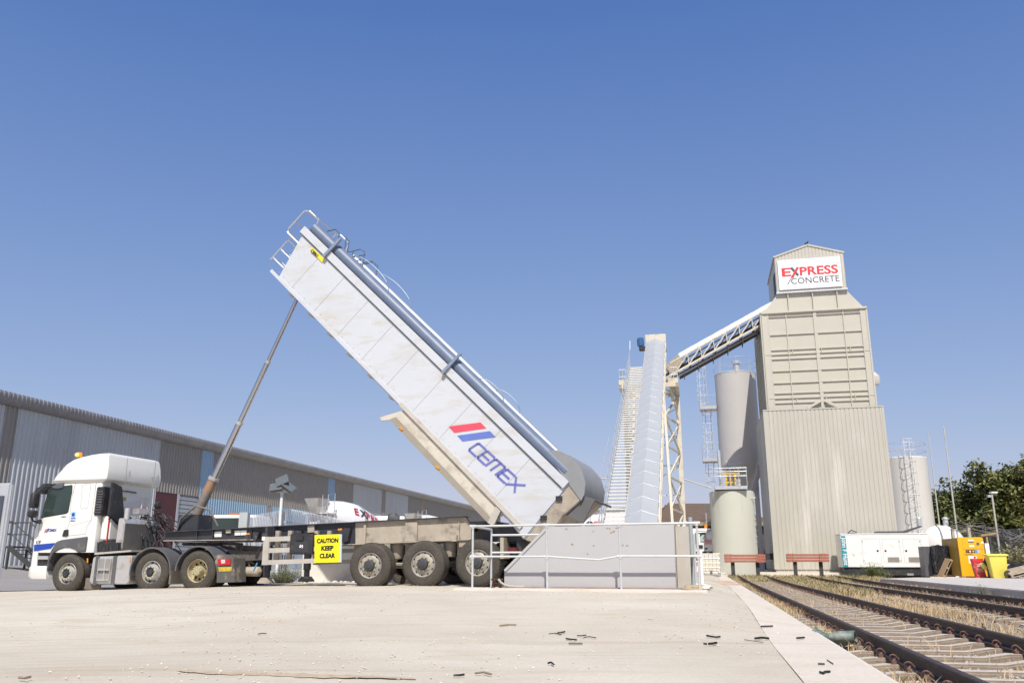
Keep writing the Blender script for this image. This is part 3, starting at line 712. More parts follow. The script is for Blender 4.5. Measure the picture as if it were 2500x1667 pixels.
cage_ladder(tsil, lx - .35, -.1, zat(1195), zat(1128), r=.33, out=(-.3, -1)); cage_ladder(tsil, lx - .35, -.1, zat(1122), zat(1000), r=.33, out=(-.3, -1)); cage_ladder(tsil, lx - .65, -.1, zat(1005), zat(888), r=.33, out=(-.3, -1))
for yy, hh in ((1000, 940), (1127, 1072)):
    z = zat(yy); z2 = zat(hh)
    p_ = MB().box(lx - .95, lx + .35, -.9, .5, z, z + .26).build('ladder_platform', galv, tsil)
    mb = MB()
    for h in (.55, 1.1): mb.tube([(lx + .3, -.9, z + h), (lx - .95, -.9, z + h), (lx - .95, .5, z + h)], .02, 5)
    for q in ((lx + .3, -.9), (lx - .3, -.9), (lx - .95, -.9), (lx - .95, .5)): mb.tube([(*q, z), (*q, z + 1.5)], .02, 5)
    mb.build('handrail', galv, p_)
MB().beam((SRr - .2, -1.1, szb - .2), (SRr - 1.2, -1.6, szb - 2.6), .3).build('feed_pipe', silog, tsil)
MB().tube([(SRr + .1, -1.3, szb + 1.3), (SRr + .3, -1.4, 0)], .16, 12).build('down_pipe', silog, tsil)

# lower tank in front
LY = 55.5
l0 = at(1738.5, 1300, LY); l1 = at(1845, 1300, LY); LR = (l1.x - l0.x) / 2; LX = (l0.x + l1.x) / 2
ltz = at(1790, 1197, LY - LR)[2]; lbz = at(1790, 1393, LY - LR)[2]
lt = thing('storage_tank', 'squat pale green beige cylindrical tank in front of the tall silo', 'tank', loc=(LX, LY, 0), rz=-12)
MB().lathe([(LR, lbz - .3), (LR, ltz), (LR - .04, ltz + .03), (0, ltz + .1)], n=64, ax='z').build('shell', tankb, lt, smooth_=25)
mb = MB(); px0, px1 = -LR + .35, LR - .45
mb.box(px0, px1, -LR - .1, .6, ltz + .08, ltz + .28); pf = mb.build('service_platform', galv, lt)
mb = MB()
for h in (.62, 1.12, .9): mb.tube([(px0, -LR - .1, ltz + .28 + h), (px1, -LR - .1, ltz + .28 + h), (px1, .6, ltz + .28 + h)], .02, 5); mb.tube([(px0, -LR - .1, ltz + .28 + h), (px0, .6, ltz + .28 + h)], .02, 5)
for i in range(5): xx = px0 + (px1 - px0) * i / 4; mb.tube([(xx, -LR - .1, ltz + .2), (xx, -LR - .1, ltz + 1.4)], .022, 5)
mb.build('handrail', galv, pf)
mb = MB(); ylm = M('hoist_yellow', (.72, .45, .03), .5)
for x in (-.35, -.1, .2): mb.box(x, x + .1, -LR + .3, -LR + .4, ltz + .3, ltz + 1.05)
mb.box(-.5, .55, -LR + .28, -LR + .42, ltz + 1.05, ltz + 1.13); mb.box(-.4, .1, -LR + .28, -LR + .42, ltz + .5, ltz + .58); mb.build('hoist_frame', ylm, lt)
MB().box(.3, .55, -LR + .2, -LR + .5, ltz + .3, ltz + .75).build('motor_box', galv, lt, bevel=.03)
MB().tube([(-LR + .75, -LR + .5, ltz + .1), (-LR + .72, -LR + .5, ltz + 2.6)], .11, 10).build('vent_pipe', galv, lt)
mb = MB()
for i in range(9): z = ltz - .35 - i * .35; mb.box(LR * .93, LR * 1.0, -.55, -.45, z, z + .03)
mb.build('rung', galv, lt)
MB().box(LR * .75, LR + .05, -.8, -.74, ltz - .45, ltz - .38).build('bracket', tankb, lt)

# right hand silo behind the tower
QY = 72.
q0_ = at(2262, 1150, QY); QR = 1.75; QX = q0_.x - QR
qzt = at(2215, 1112, QY - QR)[2]
rs = thing('cement_silo', 'pale silo with caged ladder standing behind the tower at right', 'silo', loc=(QX, QY, 0), rz=-12)
MB().lathe([(QR, 0), (QR, qzt - .1), (QR - .05, qzt), (0, qzt + .15)], n=64, ax='z').build('shell', silog2, rs, smooth_=25)
cage_ladder(rs, -.15, -QR - .2, 2.8, qzt + 1.3, r=.42, ring=.9)
mb = MB(); ci = [(QR * 1.0 * math.cos(R(a)), QR * 1.0 * math.sin(R(a))) for a in range(0, 360, 15)]
for h in (.5, 1.1): mb.tube([(a, b, qzt + h) for a, b in ci], .02, 5, closed=True)
for a, b in ci[::3]: mb.tube([(a, b, qzt - .1), (a, b, qzt + 1.1)], .022, 5)
mb.build('top_rail', galv, rs)
mb = MB(); mb.box(-1.6, 1.2, -QR - 1.2, -QR - .1, 2.45, 2.6)
mb.tube([(1.0, -QR - 1.1, 0), (1.0, -QR - 1.1, 3.6)], .05, 6); mb.tube([(-1.5, -QR - 1.1, 0), (-1.5, -QR - 1.1, 2.5)], .05, 6)
mb.build('landing', galv, rs)

# ================================================================== TRUCK
TF = Fr(-2.02, 19.5, -15.9)
def Pk(c, *a, v=0.): return [TF.py(*c(*q), v=v) for q in a]
def P1(c, x, y, v=0.): return TF.py(*c(x, y), v=v)
WMESH = {}
def wheel(parent, u, z, v, far=False, R_=.5, wd=.38, style='trailer', tyre_m=rubclean):
    key = (style, round(wd, 2), round(R_, 2))
    k = R_ / .5
    if key not in WMESH:
        tp_ = [(.275, .035), (.30, .008), (.36, -.004), (.43, .004), (.47, .02), (.490, .045), (.497, .07)]
        nr = 5; a, b = .07, wd - .07
        for i in range(nr):
            y0 = a + (b - a) * i / nr; y1 = a + (b - a) * (i + 1) / nr
            tp_ += [(.5, y0 + .004), (.5, y1 - .012), (.486, y1 - .010), (.486, y1 - .002)]
        tp_ = tp_[:-2] + [(.497, wd - .07), (.490, wd - .045), (.47, wd - .02), (.43, wd), (.36, wd), (.275, wd - .035)]
        mb = MB().lathe([(r * k, t) for r, t in tp_], n=72, caps=False)
        # shoulder lugs cut across the outer ribs
        for i in range(48):
            a_ = 2 * math.pi * i / 48; ca, sa = math.cos(a_), math.sin(a_)
            for yy in (.055, wd - .055):
                p0 = Vector((ca * .488 * k, yy, sa * .488 * k)); p1 = Vector((ca * .503 * k, yy, sa * .503 * k)); mb.beam(p0, p1, .045, .034, up=(0, 1, 0))
        ty = mb.build('tyre', tyre_m, None, smooth_=35)
        if style == 'trailer':
            pr = [(.285, .03), (.272, .012), (.262, .02), (.255, .045), (.235, .05), (.205, .035), (.17, .022), (.128, .02), (.124, .02)]
            hub = [(.124, .03), (.120, -.03), (.10, -.052), (.06, -.058), (.055, -.072), (.0, -.075)]; holes, nutr, hr = .228, .150, .021
            m_, hm = steelw, M('hub_black', (.05, .05, .055), .55, var=.3, vs=30, bump=.4)
        elif style == 'front':
            pr = [(.285, .03), (.272, .012), (.262, .03), (.25, .10), (.23, .11), (.20, .07), (.185, .0), (.175, -.025), (.12, -.03), (.115, -.01)]
            hub = [(.114, .0), (.10, -.02), (.09, -.05), (.05, -.06), (.0, -.06)]; holes, nutr, hr = .222, .145, .026
            m_, hm = alu, black
        else:
            pr = [(.285, .03), (.275, .010), (.265, .02), (.255, .10), (.24, .13), (.15, .145), (.13, .12), (.125, .03)]
            hub = [(.125, .06), (.115, .0), (.09, -.02), (.0, -.025)]; holes, nutr, hr = .195, .10, .030
            m_, hm = steelo, steelo
        mb = MB().lathe([(r * k, t) for r, t in pr], n=48, caps=False)
        wl = mb.build('wheel', m_, None, smooth_=30)
        hb = MB().lathe([(r * k, t) for r, t in hub], n=32, caps=False).build('hub', hm, None, smooth_=30)
        many = []
        for i in range(10):
            mb = MB(); a_ = 2 * math.pi * (i + .5) / 10
            yh = {'trailer': .048, 'front': .095, 'drive': .138}[style]
            mb.lathe([(hr, .02), (hr, -.006), (0, -.006)], (holes * k * math.cos(a_), yh, holes * k * math.sin(a_)), 'y', 10)  # dark discs set proud, the shade of open holes put into their colour
            many.append(mb.build('hand_hole', M('hole_shade', (.01, .01, .01), .9), None))
        for i in range(10):
            mb = MB(); a_ = 2 * math.pi * i / 10; yh = {'trailer': .02, 'front': -.03, 'drive': -.0}[style]
            mb.lathe([(.019, .03), (.019, -.012), (.012, -.035), (0, -.037)], (nutr * k * math.cos(a_), yh, nutr * k * math.sin(a_)), 'y', 6)
            many.append(mb.build('wheel_nut', M('nut_green', (.42, .45, .22), .5, .2, var=.4, vs=20), None))
        WMESH[key] = (wl, [ty, hb] + many); first = True
    else: first = False
    wl, subs = WMESH[key]
    if not first:
        w2 = wl.copy(); col.objects.link(w2)
        s2 = []
        for q in subs: c = q.copy(); col.objects.link(c); s2.append(c)
        wl, subs = w2, s2
    for q in subs: q.parent = wl
    wl.parent = parent; wl.location = (u, v, z); wl.rotation_euler = (0, random.uniform(0, 6), math.pi if far else 0)
    if far: wl.rotation_euler = (0, 0, math.pi)
    return wl

# ---------------------------------------------------------------- tipper trailer
tr = thing('tipper_trailer', 'three axle tipper trailer with its white body raised steeply over the hopper', 'trailer', TF)
wc = [P1(c3, 1690, 1180), P1(c4, 690, 1080), P1(c4, 1385, 1070)]
wcz = [.235 + .5, .28 + .49, .30 + .495]
for (u, z), zz in zip(wc, wcz):
    wheel(tr, u, zz, 0, wd=.38, R_=.505); wheel(tr, u, zz, 2.5, True, wd=.38, R_=.505)
    MB().tube([(u, .3, zz), (u, 2.2, zz)], .07, 10).build('axle', chasdust, tr)
# main beams
top = Pk(c2, (200, 932), (1130, 884), v=.35) + Pk(c3, (1500, 592), v=.35)
botd = Pk(c3, (1500, 890), (420, 885), v=.35) + Pk(c2, (1060, 1000), (200, 1010), v=.35)
for v in (.35, 2.05):
    MB().prism(top + botd, v, v + .10).build('front_beam', chas, tr)
    dtop = Pk(c3, (1500, 592), v=.35) + Pk(c4, (1160, 490), (1240, 480), (1305, 590), (1310, 770), (0, 800), v=.35)[:4]
    dtop = [P1(c3, 1500, 592, .35), P1(c4, 1240, 482, .35), P1(c4, 1310, 600, .35), P1(c4, 1310, 770, .35), P1(c3, 1500, 890, .35)]
    MB().prism(dtop, v, v + .10).build('rear_beam', chasdust, tr)
fl = MB()
def strip(mb, p, q, v0, v1, th): 
    mb.prism([p, q, (q[0], q[1] + th), (p[0], p[1] + th)], v0, v1)
strip(fl, top[0], top[1], .26, .54, .02); strip(fl, top[1], top[2], .26, .54, .02); strip(fl, top[2], P1(c4, 1240, 482, .35), .26, .54, .025)
fl.build('top_flange', chas, tr)
fl = MB(); strip(fl, P1(c3, 420, 885, .35), P1(c3, 1500, 893, .35), .26, .54, .02); strip(fl, P1(c3, 1500, 893, .35), P1(c4, 1310, 773, .35), .26, .54, .02); strip(fl, P1(c2, 200, 1010, .35), P1(c2, 1060, 1000, .35), .26, .54, .02); fl.build('bottom_flange', chasdust, tr)
mb = MB()
for x in (495, 640, 990): a, b = P1(c2, x, 905, .33), P1(c2, x, 1000, .33); mb.box(a[0] - .01, a[0] + .01, .30, .35, b[1] + .02, a[1] - .01)
mb.build('stiffener', chas, tr)
mb = MB()
for x0, x1 in ((2190, 2240),): pass
for x0, x1, m_ in ((475, 620, 0), (1150, 1160, 0)):
    a, b = P1(c4, x0, 530, .33), P1(c4, x1, 800, .33); mb.box(a[0], b[0], .30, .35, b[1] + .02, a[1] - .03)
a, b = P1(c3, 1620, 620, .33), P1(c3, 1640, 890, .33); mb.box(a[0], b[0], .30, .35, b[1] + .02, a[1])
mb.build('stiffener', chasdust, tr)
# dark outrigger brackets, markers, documents plates
mb = MB()
for c, q in ((c3, [(1340, 660), (1425, 665), (1385, 855), (1325, 850)]), (c3, [(95, 715), (180, 722), (130, 845), (100, 840)]), (c3, [(300, 650), (380, 650), (380, 900), (300, 900)]), (c3, [(600, 690), (760, 700), (755, 760), (600, 760)]), (c2, [(1110, 880), (1190, 880), (1190, 975), (1110, 975)])):
    mb.prism(Pk(c, *q, v=.2), .2, .34)
mb.build('outrigger', chas, tr)
mb = MB()
for x in (430, 600, 960, 1135): a, b = P1(c3, x - 12, 700, .15), P1(c3, x + 12, 1150, .15); mb.box(a[0], b[0], .12, .2, b[1], a[1])
mb.build('guard_post', chasdust, tr)
mb = MB()
for c, q in ((c3, [(1265, 672), (1320, 668), (1318, 690), (1265, 694)]), (c3, [(5, 735), (58, 730), (56, 750), (5, 752)])): mb.prism(Pk(c, *q, v=.18), .16, .19)
mb.build('side_marker', amber, tr)
mb = MB()
for q in ([(648, 925), (713, 920), (710, 970), (648, 972)], [(832, 915), (885, 912), (883, 955), (832, 957)], [(888, 912), (940, 910), (938, 952), (888, 955)]): mb.prism(Pk(c2, *q, v=.33), .33, .35)
mb.build('data_plate', white, tr)
mb = MB()
for q in ([(750, 905), (795, 902), (793, 935), (752, 937)],): mb.prism(Pk(c2, *q, v=.3), .3, .36)
for q in ([(845, 628), (935, 622), (933, 720), (845, 725)],): mb.prism(Pk(c3, *q, v=.3), .3, .36)
mb.build('bracket', chasdust, tr)
# cross members
mb = MB()
for u in (-6.5, -5.2, -4.2, -3.0, -1.9, -.6, .6, 1.4): zc = 1.42 if u < -4.5 else 1.5 + .03 * (u + 4); mb.box(u - .05, u + .05, .45, 2.05, zc - .1, zc + .06)
mb.build('cross_member', chas, tr)
# side guards (three alloy rails on posts), on both sides
gp = {k: P1(c3, *q, v=.0) for k, q in dict(a=(250, 785), b=(300, 785), c=(250, 1168), r1=(1300, 745), r1b=(1300, 800), m=(300, 945), m2=(1300, 905), n=(300, 1100), n2=(1300, 1065)).items()}
gx0, gx1 = gp['a'][0], gp['r1'][0]
def rail_z(yl, yr, hl, v=0):
    return P1(c3, 250, yl, v)[1], P1(c3, 1300, yr, v)[1], P1(c3, 250, yl + hl, v)[1], P1(c3, 1300, yr + hl - 4, v)[1]
for v in (0, 2.44):
    mb = MB()
    for yl, yr, hl in ((787, 745, 66), (942, 905, 64), (1104, 1068, 64)):
        za_, zb3, zc_, zd_ = rail_z(yl, yr, hl); mb.prism([(gx0, za_), (gx1, zb3), (gx1, zd_), (gx0, zc_)], v, v + .04)
    g = mb.build('guard_rail', alud, tr)
    a = P1(c3, 250, 785); b = P1(c3, 300, 1168); MB().box(a[0] - .005, b[0], v - .01, v + .05, b[1], a[1] + .005).build('guard_post', alud, tr)
MB().box(gx0 - .04, gx0 + .03, -.02, .02, P1(c3, 250, 832)[1], P1(c3, 250, 780)[1]).build('guard_marker', white, tr)
# tool box
tb0, tb1 = P1(c3, 592, 1022, -.02), P1(c3, 938, 735, -.02)
tb = MB().box(tb0[0], tb1[0], -.03, .55, tb0[1], tb1[1]).build('toolbox', M('toolbox_black', (.03, .03, .033), .45, var=.1, dirt=((.09, .085, .075), .2, 5)), tr, bevel=.02)
mb = MB(); a, b = P1(c3, 645, 995, -.04), P1(c3, 865, 850, -.04)
mb.prism([(a[0], a[1]), (b[0], a[1]), (b[0], b[1]), (a[0], b[1])], -.03, -.037)
mb.build('door_panel', M('toolbox_panel', (.04, .04, .043), .4), tb, bevel=.002)
MB().box(*[q for q in (P1(c3, 705, 800)[0], P1(c3, 800, 800)[0])], -.06, -.03, P1(c3, 750, 835)[1], P1(c3, 750, 770)[1]).build('latch', black, tb, bevel=.01)
ec = P1(c3, 758, 915, -.04); mb = MB()
for a0, a1 in ((-60, 60), (100, 230)):
    pts = [(ec[0] - .045 + .0 + .045 * math.cos(R(a)) * 1.0 + .045, ec[1] + .048 * math.sin(R(a))) for a in range(a0, a1 + 1, 20)]
    inn = [(ec[0] + .030 * math.cos(R(a)), ec[1] + .031 * math.sin(R(a))) for a in range(a1, a0 - 1, -20)]
    mb.prism(pts + inn, -.038, -.042)
mb.prism([(ec[0] - .02, ec[1] - .03), (ec[0] + .0, ec[1] - .01), (ec[0] + .03, ec[1] + .02), (ec[0] + .012, ec[1] + .03), (ec[0] - .03, ec[1] - .005)], -.038, -.0415)
mb.build('emblem', whsig, tb)
# caution board
sp = Pk(c3, (945, 758), (1283, 748), (1278, 1130), (943, 1137), v=-.06)
cs = MB().prism(sp, -.06, -.07).build('caution_sign', yel, tr)
MB().prism([(p[0] + (.05 if i in (1, 2) else -.0), p[1]) for i, p in enumerate(sp)], -.055, -.03).build('sign_backing', M('backing_pale', (.5, .6, .55), .5), cs)
su0, su1 = sp[0][0], sp[1][0]; scx = (su0 + su1) / 2
for word, (xa_, xb_), yb in (('CAUTION', (970, 1265), 868), ('KEEP', (1032, 1200), 968), ('CLEAR', (1008, 1222), 1072)):
    a = P1(c3, xa_, yb, -.07); b = P1(c3, xb_, yb - 6, -.07)
    t_ = text(word, .135, 0, 0, -.073, txt, cs, bold=.0065)
    sl_ = (b[1] - a[1]) / (b[0] - a[0]); fit(t_, a[0], b[0])
    for v_ in t_.data.vertices: v_.co.z += a[1] + (v_.co.x - a[0]) * .025
# landing legs
for v, m_ in ((.25, chasdust), (2.15, black)):
    u = P1(c2, 1112, 1290, .25)[0]
    lg = MB().box(u - .07, u + .07, v, v + .14, .62, 1.5).box(u - .055, u + .055, v + .02, v + .12, .42, .64).build('landing_leg', m_ if v > 1 else chas, tr)
    MB().prism([(u - .16, .33), (u + .16, .33), (u + .16, .36), (u + .07, .46), (u - .07, .46), (u - .16, .36)], v - .06, v + .2).build('foot', m_, lg)
MB().beam((P1(c3, 240, 880, .1)[0], .15, 1.3), (P1(c3, 120, 1080, .1)[0], .12, .95), .02).build('crank_handle', black, tr)
MB().tube([(P1(c3, 190, 1140, .1)[0], .0, P1(c3, 190, 1140, .1)[1]), (P1(c3, 135, 1255, .1)[0], .0, P1(c3, 135, 1255, .1)[1])], .018, 8).build('grip', M('grip_blue', (.08, .25, .5), .4), tr)
# air bags and hangers
for x in (1,):
    for (cx, c, y0, y1) in ((2012, c3, 885, 1085), (990, c4, 800, 985)):
        u, za_ = P1(c, cx, y0, .3); _, zb3 = P1(c, cx, y1, .3)
        for v in (.55, 1.95): MB().lathe([(.12, zb3), (.14, zb3 + .05), (.14, za_ - .1), (.15, za_ - .06), (.15, za_ - .02), (.13, za_ + .03)], (u, v, 0), 'z', 20).build('air_bag', chasdust, tr, smooth_=30)
for (u, z), zz in zip(wc, wcz):
    for v in (.45, 2.0):
        MB().prism([(u - .62, zz + .55), (u - .40, zz + .55), (u - .42, zz + .1), (u - .55, zz - .02), (u - .62, zz + .1)], v, v + .09).build('hanger', chasdust, tr)
        MB().beam((u - .5, v + .05, zz + .05), (u + .35, v + .05, zz - .1), .09, .06).build('trailing_arm', black, tr)
MB().box(P1(c4, 1075, 750, .3)[0], P1(c4, 1140, 750, .3)[0], .2, .34, P1(c4, 1100, 790, .3)[1], P1(c4, 1100, 712, .3)[1]).build('bracket', chasdust, tr)
MB().box(P1(c4, 1155, 820, .3)[0], P1(c4, 1290, 820, .3)[0], .3, .5, P1(c4, 1200, 860, .3)[1], P1(c4, 1200, 780, .3)[1]).build('bracket', chasdust, tr)
# rear end: hinge frame, mud flap, lamps, bumper
MB().box(1.3, 2.25, .35, .46, 1.25, 1.62).box(1.3, 2.25, 2.05, 2.16, 1.25, 1.62).box(2.15, 2.26, .2, 2.3, .95, 1.55).build('rear_frame', chas, tr)
MB().box(P1(c4, 1678, 870, .05)[0], P1(c4, 1722, 870, .05)[0], .05, .55, P1(c4, 1700, 1010, .05)[1], P1(c4, 1700, 740, .05)[1]).build('mud_flap', chasdust, tr)
MB().box(1.98, 2.2, .02, .5, 1.0, 1.12).build('rear_lamp', M('lamp_maroon', (.12, .015, .015), .4), tr, bevel=.02)
MB().tube([(2.3, .1, .85), (2.3, 2.4, .85)], .06, 8).build('underrun_bar', chas, tr)
MB().lathe([(.0, -.4), (.13, -.36), (.15, -.2), (.15, .9), (.0, 1.0)], (1.85, 1.2, 1.1), 'y', 16).build('air_tank', black, tr, smooth_=30)

# tipping body
A0 = Vector((-3.42, 9.12)); dv = Vector((6.81, -6.67)).normalized(); nv = Vector((-dv.y, dv.x))
TH = math.degrees(math.atan2(-dv.y, dv.x))
def B(s, t): p = A0 + dv * s + nv * t; return (p.x, p.y)
prof = [B(0, 0), B(9.55, 0), P1(lambda x, y: (x, y), 1278, 1318), P1(lambda x, y: (x, y), 1211, 1234), P1(lambda x, y: (x, y), 983, 1001), P1(lambda x, y: (x, y), 676, 679)]
body = MB().prism(prof, .02, 2.50).build('tipping_body', bodyw, tr, bevel=.03)
# top side rail, proud, and seams of the side sheet
SEAMS = 1
def bs(s0, s1, t0, t1, y0, y1, name, m_, parent=None, **k):
    return MB().prism([B(s0, t0), B(s1, t0), B(s1, t1), B(s0, t1)], y0, y1).build(name, m_, parent or body, **k)
bs(-.02, 9.5, -.17, .02, -.03, .02, 'top_rail', bodyw); bs(-.02, 9.5, -.17, .02, 2.5, 2.55, 'top_rail', bodyw)
bs(.0, 9.45, -.20, -.18, .0, .02, 'panel_seam', M('seam_grey', (.2, .22, .25), .5))
bs(.1, 5.3, -1.44, -1.36, -.005, .02, 'bottom_rail', bodyw); bs(5.3, 9.4, -1.46, -1.36, -.02, .02, 'bottom_rail', M('rail_dusty', (.5, .47, .42), .6, dirt=(DUST, .4, 4)))
mb = MB()
for s_ in [.9 + i * .95 for i in range(9)]: mb.prism([B(s_, -.22), B(s_ + .012, -.22), B(s_ + .012, -1.34), B(s_, -1.34)], .0165, .02)
for s_ in [.3 + i * .22 for i in range(41)]:
    mb.prism([B(s_, -1.28), B(s_ + .018, -1.28), B(s_ + .018, -1.30), B(s_, -1.30)], .014, .02)
o = mb.build('rivet_line', M('rivet_grey', (.40, .42, .44), .5), body); o['kind'] = 'stuff'
# rolled tarp along the top edge, tarp deck and opposite tube
MB().tube([(*B(.15, .13),)] and [Vector((B(s_, .13)[0], .16, B(s_, .13)[1])) for s_ in (.12, 3, 6, 9.3)], .155, 14).build('tarp_roll', tarp, body, smooth_=40)
MB().tube([Vector((B(s_, .14)[0], 2.35, B(s_, .14)[1])) for s_ in (.12, 9.3)], .09, 10).build('tarp_tube', M('tube_grey', (.4, .43, .48), .4, .4), body, smooth_=40)
bm = MB(); rows = []
for s_ in [q * .31 + .15 for q in range(31)]:
    sag = .015 * (int(s_ / .31) % 2)
    rows.append([bm.bm.verts.new((B(s_, .05 + .12 * math.sin(math.pi * k / 8) - sag)[0], .2 + 2.15 * k / 8, B(s_, .05 + .12 * math.sin(math.pi * k / 8) - sag)[1])) for k in range(9)])
for A_, B_ in zip(rows, rows[1:]):
    for k in range(8): bm.bm.faces.new([A_[k], A_[k + 1], B_[k + 1], B_[k]])
bm.build('tarp_sheet', M('tarp_sheet', (.36, .40, .46), .5, var=.06, vs=3), body, smooth_=50)
for s_ in (1.05, 5.6):
    MB().beam((B(s_, -.20)[0], -.06, B(s_, -.20)[1]), (B(s_ - .0, .42)[0], -.04, B(s_, .42)[1]), .07, .07).build('tarp_post', M('post_slate', (.20, .25, .33), .4), body)
# bulkhead walkway frame at the front end
mb = MB()
for y in (.35, 2.1):
    mb.tube([Vector((B(-.06, -.45)[0], y, B(-.06, -.45)[1])), Vector((B(-.55, -.45)[0], y, B(-.55, -.45)[1])), Vector((B(-.62, -.35)[0], y, B(-.62, -.35)[1])), Vector((B(-.62, .25)[0], y, B(-.62, .25)[1])), Vector((B(-.5, .36)[0], y, B(-.5, .36)[1])), Vector((B(-.1, .36)[0], y, B(-.1, .36)[1])), Vector((B(0, .1)[0], y, B(0, .1)[1]))], .022, 6)
for t_ in (-.45, -.1, .3):
    mb.tube([Vector((B(-.6, t_)[0], .35, B(-.6, t_)[1])), Vector((B(-.6, t_)[0], 2.1, B(-.6, t_)[1]))], .02, 6)
mb.build('front_ladder', galv, body)
mb = MB()
for t_ in (-1.2, -.9, -.6): mb.tube([Vector((B(-.02, t_)[0], .5, B(-.02, t_)[1])), Vector((B(-.5, t_)[0], .5, B(-.5, t_)[1])), Vector((B(-.5, t_)[0], .95, B(-.5, t_)[1])), Vector((B(-.02, t_)[0], .95, B(-.02, t_)[1]))], .018, 6)
mb.tube([Vector((B(-.5, -1.3)[0], .5, B(-.5, -1.3)[1])), Vector((B(-.5, -.4)[0], .5, B(-.5, -.4)[1]))], .02, 6)
mb.build('front_ladder', galv, body)
# curved tarp hoops and hoses along the roof edge
for s0, r_, w_ in ((2.0, .30, .30), (6.55, .2, .17)):
    mb = MB(); pts = []
    for k in range(13):
        a = math.pi * k / 12; pts.append((s0 + .85 * w_ / .34 * math.cos(a) * -1, .22 + r_ * math.sin(a) * .8))
    for y in (.55, 2.0): mb.tube([Vector((B(*p)[0], y, B(*p)[1])) for p in pts], .013, 6)
    mb.build('tarp_hoop', M('hoop_steel', (.25, .30, .36), .5, .3), body)
mb = MB(); rnd = random.Random(3)
for k in range(6):
    s_ = rnd.uniform(.1, 1.2); pts = []
    for j in range(6): pts.append(Vector((B(s_ + j * .16, .30 + .22 * math.sin(j * 1.1 + k))[0], .3 + .3 * k, B(s_ + j * .16, .30 + .22 * math.sin(j * 1.1 + k))[1])))
    mb.tube(pts, .016, 5)
mb.build('tarp_cable', M('cable_slate', (.10, .13, .17), .6), body)
# yellow plate near the front
yp = [P1(e1, *q) for q in ((1010, 650), (1205, 830), (1165, 880), (985, 690))]
pl_ = MB().prism(yp, .018, -.0).build('number_plate', M('plate_bright', (.75, .62, .03), .5), body)
t_ = text('C8861', .105, 0, 0, 0, txt, pl_, bold=.002)
t_.data.transform(Matrix.Translation((yp[0][0], -.004, yp[0][1])) @ Matrix.Rotation(R(TH - 1), 4, 'Y') @ Matrix.Translation((.05, 0, -.098)) @ Matrix.Identity(4))
# skirt and light beam under the rear half
q = lambda *a: [P1(lambda x, y: (x, y), *p) for p in a]
MB().prism(q((983, 1001), (926, 1018), (930, 1026), (950, 1024), (1190, 1275), (1211, 1234)), .03, .09).build('side_skirt', M('skirt_dusty', (.56, .52, .44), .7, var=.08, dirt=((.36, .31, .24), .35, 3), bump=.1), body)
MB().prism(q((950, 1024), (1190, 1275), (1197, 1262), (966, 1018)), .02, .0).build('skirt_edge', M('edge_brown', (.30, .27, .22), .7), body)
mb = MB()
for x, y in ((981, 1044), (1070, 1139)): mb.prism(q((x - 4, y - 4), (x + 4, y + 4), (x + 1, y + 7), (x - 7, y)), .0, -.02)
mb.build('side_marker', amber, body)
mb = MB()
for x, y in ((676 + 150, 679 + 155), (1036 - 110, 1064 - 118)): pass
MB().prism(q((1211, 1234), (1190, 1275), (1200, 1282), (1207, 1278), (1222, 1246)), .0, .12).build('hinge_foot', alud, body)
# inner subframe beams under the body
for v in (.75, 1.65): MB().prism([B(.6, -1.42), B(9.2, -1.42), B(9.3, -1.62), B(.6, -1.55)], v, v + .12).build('body_beam', bodyw, body)
mb = MB()
for s_ in [.9 + i * .8 for i in range(11)]: mb.prism([B(s_, -1.43), B(s_ + .08, -1.43), B(s_ + .08, -1.53), B(s_, -1.53)], .1, 2.4)
mb.build('cross_bearer', bodyw, body)
# logo: stripes and lettering on the side sheet
MB().prism([P1(e3, *p) for p in ((200, 405), (550, 360), (612, 425), (262, 474))], .012, .020).build('logo_stripe', M('stripe_red', (.72, .08, .12), .4), body)
MB().prism([P1(e3, *p) for p in ((296, 505), (652, 455), (714, 520), (352, 568))], .012, .020).build('logo_stripe', M('stripe_navy', (.12, .18, .50), .4), body)
lo0 = Vector(P1(e3, 418, 660)); hi0 = Vector(P1(e3, 522, 590)); e0 = Vector(P1(e3, 935, 1135)); 
ld = (e0 - lo0).normalized(); ln = hi0 - lo0; LL = (e0 - lo0).length; LH = 1.05
def LP(a, b): p = lo0 + ld * a * LL + ln * (b * LH); return p
lm = M('letter_indigo', (.15, .17, .45), .4)
glyphs = {'C': [[(1, 0), (.12, 0), (0, .12), (0, .88), (.12, 1), (1, 1)]], 'E': [[(1, 0), (.1, 0), (0, .1), (0, .9), (.1, 1), (1, 1)], [(0, .5), (.9, .5)]],
          'M': [[(0, 0), (0, .88), (.1, 1), (.9, 1), (1, .88), (1, 0)], [(.5, 1), (.5, 0)]], 'X': [[(0, 0), (1, 1)], [(0, 1), (1, 0)]]}
mb = MB(); x = 0.
widths = {'C': .155, 'E': .155, 'M': .21, 'X': .18}; gap = .03; hw = .026
for ch in 'CEMEX':
    wd_ = widths[ch]
    for st_ in glyphs[ch]:
        pts = [LP(x + a * wd_, b) for a, b in st_]
        for p, r_ in zip(pts, pts[1:]):
            d = (r_ - p).normalized(); nn = Vector((-d.y, d.x)) * hw; e_ = d * hw * .6
            mb.prism([tuple(p - e_ + nn), tuple(r_ + e_ + nn), tuple(r_ + e_ - nn), tuple(p - e_ - nn)], .013, .0205 + random.uniform(0, .002))
    x += wd_ + gap
mb.build('logo_lettering', lm, body)
